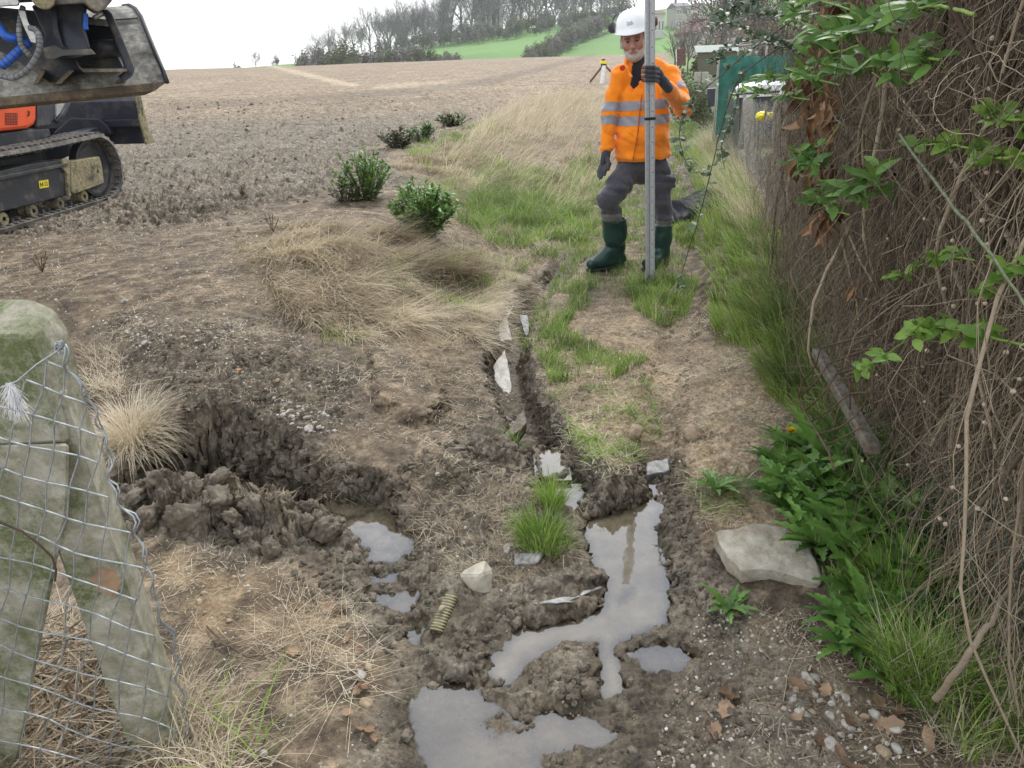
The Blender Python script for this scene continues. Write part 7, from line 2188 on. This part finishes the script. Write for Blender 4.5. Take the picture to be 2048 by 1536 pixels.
# --- gloves
yP = float(hit(1300, 571)[1]); YG = yP - 5.55
def hand_grip():
    s = SDF(np.array(at_y(1308, 152, 5.57 + YG)) - [.12, .14, .13], np.array(at_y(1308, 152, 5.57 + YG)) + [.16, .16, .13], .0034)
    H = lambda px, py, y: np.array(at_y(px, py, y + YG))
    wr = H(1336, 176, 5.66); s.chain([wr, H(1326, 162, 5.62)], [.034, .036], .02)
    s.ell(H(1319, 151, 5.60), (.030, .028, .046), .02, R=Matrix.Rotation(-.3, 3, 'Y'))
    for i, py in enumerate((134.5, 143.5, 152.5, 161)):
        r = (.0115, .0122, .0118, .0105)[i]; ex_ = (.0, 1.5, 1.0, -1.5)[i]
        s.chain([H(1316, py + 1.5, 5.575), H(1308, py, 5.512), H(1293 - ex_, py, 5.508), H(1287 - ex_ * .6, py + .5, 5.545), H(1291, py + 1, 5.578)], [r * 1.12, r * 1.08, r, r * .95, r * .88], .0035)
    s.chain([H(1318, 143, 5.61), H(1308, 136, 5.622), H(1296, 137, 5.605)], [.016, .013, .011], .006)
    return s.bump(.0015, 60, 2, 3).mesh('glove', M_GLOVE)
link('glove', hand_grip(), man)
def hand_down():
    w = J(1213, 302, -.08); s = SDF(w - [.10, .12, .26], w + [.09, .10, .05], .0036)
    H = lambda px, py, dy=-.09: J(px, py, dy)
    s.chain([w, H(1211, 314)], [.034, .036], .02)
    s.ell(H(1209, 323), (.034, .026, .042), .015, R=Matrix.Rotation(.25, 3, 'Y'))
    tips = [((1202, 330, -.07), (1197, 343, -.09), (1197, 353, -.11)), ((1205, 332, -.09), (1200, 346, -.11), (1200, 357, -.13)), ((1209, 333, -.11), (1205, 346, -.135), (1203, 355, -.15)), ((1213, 331, -.13), (1211, 342, -.155), (1209, 350, -.165))]
    for i, c in enumerate(tips):
        r = (.0115, .0125, .0125, .012)[i]; s.chain([H(*c[0]), H(*c[1]), H(*c[2])], [r * 1.15, r, r * .85], .004)
    s.chain([H(1215, 318, -.12), H(1219, 328, -.15), H(1217, 339, -.16)], [.017, .014, .011], .008)
    return s.bump(.0015, 60, 2, 3).mesh('glove', M_GLOVE)
link('glove', hand_down(), man)

# ------------------------------------------------------------------ levelling staff
pb = np.array(hit(1300, 571)); yP = float(pb[1]); pt = np.array(at_y(1299.5, -60, yP - .0))
pt = pb + (pt - pb) * 1.25
M_ALU = simple_mat('dull aluminium', (.40, .42, .44), (.52, .54, .56), 40, .42, .1, .001, .35)
M_ALD = simple_mat('grey channel face', (.22, .23, .24), (.30, .31, .33), 60, .5, .1)
axs = Vector(pt - pb); R = axs.to_track_quat('Z', 'Y').to_matrix(); L_ = axs.length
Rx = Matrix((Vector((1, 0, 0)), Vector((0, 1, 0)), axs.normalized())).transposed()
xs_ = Vector((1, 0, 0)) - axs.normalized() * axs.normalized().x; xs_.normalize(); ys_ = axs.normalized().cross(xs_)
def sbox(x0, x1, y0, y1, z0, z1, m):
    m.prism([Vector(pb) + xs_ * x + ys_ * y + axs.normalized() * z0 for x, y in ((x0, y0), (x1, y0), (x1, y1), (x0, y1))], axs.normalized() * (z1 - z0), .0012); return m
stf = sbox(-.0315, .0315, -.0155, .0155, 0, L_, MB()).build('levelling_staff', M_ALU)
tag(stf, 'grey aluminium levelling staff held upright by the worker, standing on the grass', 'measuring staff')
m = MB(); sbox(-.0315, -.012, -.0195, -.0157, .002, L_ - .01, m); sbox(.024, .0315, -.0195, -.0157, .002, L_ - .01, m); m.build('rail', M_ALU, stf)
fc = sbox(-.009, -.003, -.0185, -.0157, .002, L_ - .01, MB()).build('groove_strip', M_ALD, stf)
sc2 = sbox(.0, .021, -.0178, -.0157, .002, L_ - .01, MB()).build('scale', simple_mat('pale scale strip', (.50, .51, .52), (.58, .59, .60), 60, .5, 0), stf)
m = MB()
for i in range(int(L_ / .01)):
    z = .01 + i * .01; w = .010 if i % 5 == 0 else .006
    sbox(.002, .002 + w, -.0183, -.0179, z, z + .0018, m)
    if i % 10 == 0: sbox(.012, .018, -.0184, -.0179, z, z + .006, m)
m.build('graduation', M_BLK, sc2)
zb = float((np.array(at_y(1300, 237, yP)) - pb) @ np.array(axs.normalized()))
sbox(-.036, .036, -.0225, .019, zb - .009, zb + .009, MB()).build('clamp', M_BLK, stf)

# ------------------------------------------------------------------ laser level on its tripod
tb_ = np.array(hit(1210, 167)); yT = tb_[1]
tr = empty('tripod', tb_, 'small surveying tripod with a yellow laser level standing on the far field edge', 'tripod')
q = lambda px, py, dy=0: np.array(at_y(px, py, yT + dy))
MB().tube([q(1208, 131), q(1204, 167)], .085, 8).build('leg', M_WHITE, tr)
MB().tube([q(1205, 132, .1), q(1180, 164, .4)], .04, 8).build('leg', simple_mat('brown leg', (.16, .05, .03), (.22, .08, .05), 20, .6, 0), tr)
MB().tube([q(1211, 132, .1), q(1230, 152, .5)], .04, 8).build('leg', simple_mat('red leg', (.30, .05, .03), (.36, .07, .05), 20, .6, 0), tr)
MB().tube([q(1202, 131), q(1213, 130)], .05, 8).build('head_plate', M_BOOT, tr)
lv = MB().prism([q(px, py, -.1) for px, py in ((1200.5, 128), (1202, 122), (1213, 121), (1213.5, 128))], (0, .25, 0), .02).build('laser_level', simple_mat('yellow case', (.80, .62, .02), (.88, .7, .03), 20, .4, 0)); tag(lv, 'yellow rotating laser level on top of the small tripod', 'laser level')
MB().prism([q(px, py, -.06) for px, py in ((1204, 121.5), (1204, 118), (1211, 117.5), (1211, 121))], (0, .18, 0), .02).build('turret', M_DARKM, lv)
# ================================================================== FAR TREES, HEDGES, HOUSES AND TOWER
M_BARK = simple_mat('grey bark', (.13, .12, .105), (.24, .225, .20), 3, .9, 0)
M_TW = leaf_mat('bare twigs', (.15, .14, .135), (.30, .285, .27), 0, .9)
M_BUSHL = leaf_mat('early spring bush leaf', (.07, .10, .035), (.20, .23, .10), .2, .8)
M_GREY = leaf_mat('grey twiggy bush', (.15, .14, .125), (.32, .30, .27), 0, .9)
M_BLOS = leaf_mat('white blossom', (.60, .57, .52), (.86, .85, .82), .2, .8)

def tree_paths(seed, H, spread, levels=5, lean=0, first=.28):
    r = np.random.default_rng(seed); segs = []; tips = []
    def grow(p, d, L, rad, lv):
        k = 5; pts = [p]; dd = d.copy()
        for i in range(k - 1):
            dd = dd + r.normal(0, .10, 3) + np.array([0, 0, .05]); dd /= np.linalg.norm(dd); p = p + dd * L / (k - 1); pts.append(p)
        segs.append((np.array(pts), rad, rad * .62, lv))
        if lv >= levels: tips.append((p, dd)); return
        nb = r.integers(2, 4) if lv else r.integers(4, 7)
        for b in range(nb):
            f = r.uniform(.45, 1) if lv else r.uniform(first * 1.6, 1)
            q = pts[min(k - 1, int(f * (k - 1)))]
            a = r.uniform(0, 6.28); tilt = r.uniform(.35, .85) * spread
            e = np.cross(dd, [math.cos(a), math.sin(a), .2]); e /= np.linalg.norm(e)
            nd = dd * math.cos(tilt) + e * math.sin(tilt)
            grow(q, nd, L * r.uniform(.55, .78), rad * .55, lv + 1)
        grow(pts[-1], dd, L * .72, rad * .6, lv + 1)
    grow(np.zeros(3), np.array([lean, 0, 1.0]), H * .36, H * .018, 0)
    return segs, tips

def tree_proto(name, seed, H, spread, levels, rmin, leafmat=None, nleaf=0, L=.1, twigmat=None, tw=(3, .12)):
    segs, tips = tree_paths(seed, H, spread, levels)
    root = bpy.data.objects.new(name, None); COL.objects.link(root)
    tr = [s for s in segs if s[3] <= 1]; cr_ = [s for s in segs if s[3] > 1]
    def tm(nm, ss, mat, sides):
        P = np.stack([s[0] for s in ss]); R = np.stack([np.linspace(max(s[1], rmin), max(s[2], rmin), 5) for s in ss])
        V, F = tubes_np(P.astype(np.float32), R.astype(np.float32), sides); me = mesh_np(nm, V, F, mat)
        set_attr(me, 'v', np.repeat(rng.uniform(0, 1, len(ss)), 5 * sides)); set_attr(me, 'tip', np.zeros(len(V))); return me
    o = bpy.data.objects.new('trunk', tm('trunk', tr, M_BARK, 6)); COL.objects.link(o); o.parent = root
    # crown: branches plus fine twigs at the tips
    P = [s[0] for s in cr_]; rr = [np.linspace(max(s[1], rmin), max(s[2], rmin), 5) for s in cr_]
    n, ln = tw
    for p, d in tips:
        for _ in range(n):
            e = d + rng.normal(0, .5, 3); e /= np.linalg.norm(e); t = np.linspace(0, 1, 5)[:, None]
            P.append(p + e * t * ln * H * rng.uniform(.5, 1.2)); rr.append(np.full(5, rmin * .8))
    V, F = tubes_np(np.stack(P).astype(np.float32), np.stack(rr).astype(np.float32), 3); me = mesh_np('crown', V, F, twigmat or M_TW)
    set_attr(me, 'v', np.repeat(rng.uniform(0, 1, len(P)), 15)); set_attr(me, 'tip', np.zeros(len(V)))
    o = bpy.data.objects.new('crown', me); COL.objects.link(o); o.parent = root
    if nleaf:
        i = rng.integers(0, len(P), nleaf); q = np.stack([P[k][int(rng.integers(1, 5))] for k in i]) + rng.normal(0, L * .5, (nleaf, 3))
        o = bpy.data.objects.new('foliage', leaf_mesh('foliage', q, rand_dir(nleaf, -.5, 1), rand_dir(nleaf, -1, 1), rng.uniform(.6, 1.2, nleaf) * L, L * .6, leafmat)); COL.objects.link(o); o.parent = root
    return root
def place(root, px, y, s, label, cat, group, first, rz=None, py=100, dz=0, sz=1.0):
    o = root if first else copy_tree(root)
    x = at_y(px, py, y)[0]
    o.location = (x, y, float(gz(x, y)) + dz); o.scale = (s, s, s * sz); o.rotation_euler = (0, 0, rng.uniform(0, 6.28) if rz is None else rz)
    return tag(o, label, cat, group)
TP = [tree_proto('bare_tree', 31 + i, 1.0, sp, 4, .0015, tw=(3, .10)) for i, sp in enumerate((.8, 1.0, .65, 1.15))]
used = set()
def tr_(i, *a, **k):
    f = i not in used; used.add(i); return place(TP[i], *a, first=f, **k)
# skyline trees from left to right: (px, distance, height m)
sky_t = [(504,240,9),(548,250,5),(618,215,6),(640,225,11),(655,235,10),(672,230,12),(688,240,13),(705,235,12),(722,245,13),(738,225,16),(758,240,14),(775,235,15),(792,245,16),(810,230,17),(828,240,17),(846,250,18),(862,240,19),(880,250,19),(902,260,22),(925,255,27),(942,265,28),(957,248,29),(978,262,30),(1000,270,26),(1022,262,27),(1040,275,28),(1056,262,29),(1074,285,26),(1092,275,24),(1110,290,25),(1128,280,27),(1146,274,25),(1164,285,25),(1182,295,26),(1200,285,25),(1218,300,25),(1236,290,24),(1254,300,23)]
for i, (px, y, h) in enumerate(sky_t):
    l = {0: 'lone bare tree standing far left on the skyline', 1: 'small round bare tree right of the lone skyline tree', 9: 'wide pale bare tree rising above the left end of the wood', 18: 'tall bare tree at the left shoulder of the tower', 21: 'tall forked bare tree just left of the stone tower', 23: 'tall bare tree in front of the stone tower', 26: 'tall spreading bare tree right of the stone tower'}.get(i, 'leafless tree in the wood along the hill crest')
    tr_(i % 4, px, y, h * .80, l, 'tree', 'bare trees of the wood on the hill', py=80)
for i in range(46):
    px = rng.uniform(760, 1274); y = rng.uniform(306, 350)
    tr_(i % 4, px, y, rng.uniform(10, 17), 'leafless tree in the wood along the hill crest', 'tree', 'bare trees of the wood on the hill', py=60)
BP = [tree_proto('hedge_bush', 60 + i, 1.0, 1.5, 3, .004, lm, nl, .07, tm_, (6, .16)) for i, (lm, nl, tm_) in enumerate(((M_BUSHL, 900, M_GREY), (M_GREY, 900, M_GREY), (M_BLOS, 260, M_GREY)))]
ub = set()
def bu_(i, *a, **k):
    f = i not in ub; ub.add(i); return place(BP[i], *a, first=f, **k)
HB = 'bushes along the far edge of the tilled field'
for i in range(40):
    px = np.interp(i, [0, 39], [612, 905]) + rng.normal(0, 3); y = rng.uniform(128, 150)
    k = int(rng.choice([0, 1, 1, 0, 2], p=[.3, .3, .2, .1, .1])); bu_(k, px, y, rng.uniform(3.2, 5.5) * (1 - .35 * sstep(800, 900, px)), 'twiggy bush in the hedge at the far edge of the field', 'bush', HB, py=105, dz=.0)
for i in range(46):
    px = np.interp(i, [0, 45], [770, 1250]) + rng.normal(0, 5); y = rng.uniform(225, 250) + max(0, px - 1000) * .1
    bu_(int(rng.choice([0, 1])), px, y, rng.uniform(3, 6), 'dense bush filling the foot of the hilltop wood', 'bush', 'undergrowth bushes below the hilltop wood', py=80)
for i in range(30):
    f = i / 29; px = 1050 + 155 * f + rng.normal(0, 3); y = 142 + 75 * f
    bu_(int(rng.choice([0, 1, 1])), px, y, rng.uniform(2.6, 4) + 1.5 * f, 'thorny bush in the slanting hedge across the green meadow', 'bush', 'bushes of the slanting meadow hedge', py=90)
for px, y, h in ((845, 130, 2.6), (915, 128, 3.2), (878, 128, 3.0)): bu_(1, px, y, h, {845: 'low grey bush at the meadow edge left of the pair', 915: 'rounded grey bush right of its twin at the meadow edge', 878: 'rounded grey bush left of its twin at the meadow edge'}[px], 'bush', None, py=105)
for i, (px, y, h) in enumerate(((350, 260, 3), (372, 250, 2.4), (470, 235, 3), (478, 240, 2.2), (552, 232, 2.6))):
    bu_(0, px, y, h, 'tiny distant bush on the left skyline', 'bush', 'distant bushes on the left skyline', py=130)
# village side: hedge, blossom tree and bare tree
for i in range(20):
    px = rng.uniform(1415, 1660); y = rng.uniform(26, 60)
    bu_(int(rng.choice([0, 1, 2], p=[.5, .35, .15])), px, y, rng.uniform(1.3, 2.4), 'garden bush beyond the green screen', 'bush', 'garden bushes beyond the lane', py=100)
for px, y, h in ((1360, 21, 1.1), (1375, 19, 1.0), (1392, 17, .9), (1405, 16, .8)):
    bu_(0, px, y, h, 'low ivy covered bush beside the lane end', 'bush', 'low bushes beside the lane end', py=180)
b1 = tree_proto('blossom_tree', 81, 1.0, 1.0, 4, .003, M_BLOS, 1500, .014, M_GREY, (4, .12)); place(b1, 1440, 34, 5.2, 'white flowering blossom tree above the low shed', 'tree', None, True, py=90)
b2 = tree_proto('bare_tree', 83, 1.0, .9, 3, .0035, None, 0, .1, M_GREY, (2, .12)); place(b2, 1350, 40, 2.7, 'thin bare young tree right of the staff before the meadow', 'tree', None, True, py=90)
place(copy_tree(b2), 1378, 44, 2.9, 'second thin bare young tree beside the white house', 'tree', None, True, py=90)
place(copy_tree(b1), 1520, 38, 5.5, 'white flowering blossom tree behind the bramble sprays', 'tree', None, True, py=90)
for i in range(5):
    px = 1188 + i * 7; c = np.array([at_y(px, 97, 128)[0], 128., 0]); c[2] = float(gz(c[0], c[1])); tag(MB().tube([c, c + [0, 0, 1.0 + .5 * (i % 2)]], .07, 5).build('fence_stake', M_OLDW), 'dark stake at the foot of the green meadow behind the worker', 'stake', 'stakes at the foot of the meadow')
c = np.array([at_y(1122, 103, 120)[0], 120., 0]); c[2] = float(gz(c[0], c[1])); tag(MB().tube([c, c + [0, 0, 1.3]], .05, 5).build('marker_post', M_WHITE), 'thin pale marker post at the meadow edge left of the worker', 'post')

# ---- tower ruin behind the wood
def sized(px0, px1, py0, py1, y):
    a = np.array(at_y(px0, py1, y)); b = np.array(at_y(px1, py0, y)); return a, b
M_TOW = simple_mat('pale tower stone', (.55, .54, .52), (.70, .69, .66), .6, .9, 0)
M_TDK = simple_mat('tower opening', (.06, .06, .065), (.09, .09, .095), .6, .9, 0)
a, b = sized(955, 998, -60, 70, 274); tw_ = empty('church_tower', (float((a[0] + b[0]) / 2), 274, float(gz((a[0] + b[0]) / 2, 274))), 'pale square stone tower rising behind the bare trees', 'tower')
cx = (a[0] + b[0]) / 2; W_t = b[0] - a[0]; z0 = float(gz(cx, 274)) - 1; z1 = b[2]
MB().box((cx, 274, (z0 + z1) / 2), (W_t, W_t, z1 - z0), None, .15).build('wall', M_TOW, tw_)
for sx in (-1, 1):
    m = MB()
    m.box((cx + sx * W_t * .52, 274 - W_t * .52, (z0 + z1) / 2 - 1.5), (W_t * .16, W_t * .16, z1 - z0 - 3), None, .1); m.build('buttress', M_TOW, tw_)
for k in range(3):
    for sx in (-.22, .22):
        zc_ = z0 + (z1 - z0) * (.3 + .22 * k); m = MB()
        m.prism([(cx + sx * W_t + x * .55, 274 - W_t * .5 - .06, zc_ + z) for x, z in ((-1, -2), (1, -2), (1, 1), (.6, 2), (0, 2.6), (-.6, 2), (-1, 1))], (0, .05, 0)); m.build('window', M_TDK, tw_)
MB().box((cx, 274, z0 + (z1 - z0) * .82), (W_t * 1.06, W_t * 1.06, .5), None, .05).build('cornice', M_TOW, tw_)

# ---- houses
M_ROOFR = simple_mat('red brown roof', (.13, .08, .065), (.20, .125, .10), 4, .9, .2)
M_ROOFG = simple_mat('slate roof', (.12, .12, .13), (.19, .19, .20), 4, .8, .2)
M_BRK = simple_mat('brick wall', (.20, .12, .095), (.28, .17, .135), 6, .9, .2)
M_WALL = simple_mat('pale wall', (.40, .385, .36), (.54, .52, .49), 3, .9, .1)
M_WALLG = simple_mat('grey wall', (.34, .31, .29), (.44, .41, .38), 3, .9, .1)
M_PANE = simple_mat('window glass', (.03, .035, .045), (.06, .065, .08), 3, .15, 0)
def house(label, px0, px1, pyb, pye, pyr, y, dep, wm, rm, wins=3, rows=1, gable=False):
    a = np.array(at_y(px0, pyb, y)); b = np.array(at_y(px1, pye, y)); rz = at_y(px0, pyr, y)[2]
    x0, x1 = a[0], b[0]; g = min(float(gz((x0 + x1) / 2, y)), a[2]) - .3; ez = b[2]
    r = empty('house', ((x0 + x1) / 2, y, g), label, 'house')
    MB().box(((x0 + x1) / 2, y + dep / 2, (g + ez) / 2), (x1 - x0, dep, ez - g)).build('wall', wm, r)
    o = .04 * (x1 - x0) + .1
    if gable:
        MB().prism([(x0, y, ez), (x1, y, ez), ((x0 + x1) / 2, y, rz)], (0, dep, 0)).build('gable', wm, r)
        m = MB(); xm = (x0 + x1) / 2
        m.prism([(x0 - o, y - .2, ez - .15), (xm, y - .2, rz + .12), (x1 + o, y - .2, ez - .15), (x1 + o, y - .2, ez + .1), (xm, y - .2, rz + .4), (x0 - o, y - .2, ez + .1)], (0, dep + .4, 0))
    else:
        m = MB(); m.prism([(x0 - o, y - .3, ez), (x0 - o, y + dep + .3, ez), (x0 - o, y + dep / 2, rz)], (x1 - x0 + 2 * o, 0, 0))
    rf = m.build('roof', rm, r)
    MB().box(((x0 * .75 + x1 * .25), y + dep / 2, rz + .2), (.5, .5, 1.2)).build('chimney', M_BRK, rf)
    for j in range(rows):
        for i in range(wins):
            xc = x0 + (x1 - x0) * (i + .5) / wins; zc2 = (a[2] * .0 + g) + (ez - g) * ((j + .55) / rows); w_ = (x1 - x0) / wins * .4; h2 = (ez - g) / rows * .42
            f = MB().box((xc, y - .02, zc2), (w_, .06, h2)).build('window', M_WHITE, r); MB().box((xc, y - .06, zc2), (w_ * .8, .03, h2 * .85)).build('pane', M_PANE, f)
    return r
house('large distant grey house with many windows on the hill at the right', 1353, 1382, 30, 12, 3, 210, 12, M_WALLG, M_ROOFG, 5, 2)
house('long low distant building with a reddish roof just right of the staff', 1302, 1330, 32, 27, 20, 190, 8, M_WALL, M_ROOFR, 4, 1)
house('white gabled house behind the blossom tree', 1402, 1450, 95, 62, 45, 62, 9, M_WALL, M_ROOFR, 2, 1, True)
house('brick house with dark red roof behind the bramble sprays', 1455, 1560, 100, 55, 10, 58, 10, M_BRK, M_ROOFR, 3, 1, True)
house('pale distant house on the ridge right of the large grey house', 1392, 1412, 30, 14, 6, 230, 9, M_WALL, M_ROOFR, 2, 1)

# ------------------------------------------------------------------ haze
hz_ = bpy.data.meshes.new('haze'); bm = bmesh.new(); bmesh.ops.create_cube(bm, size=1); bm.to_mesh(hz_); bm.free()
ho_ = link('haze', hz_); ho_.location = (0, 170, 24); ho_.scale = (760, 440, 96)
mt = bpy.data.materials.new('haze'); mt.use_nodes = True; nt = mt.node_tree; nt.nodes.clear(); oo = nt.nodes.new('ShaderNodeOutputMaterial'); pv = nt.nodes.new('ShaderNodeVolumePrincipled')
pv.inputs['Color'].default_value = (.86, .90, .97, 1); pv.inputs['Density'].default_value = .00045; pv.inputs['Anisotropy'].default_value = .2
nt.links.new(pv.outputs[0], oo.inputs['Volume']); hz_.materials.append(mt); tag(ho_, 'pale spring haze in the air', 'haze', kind='stuff')
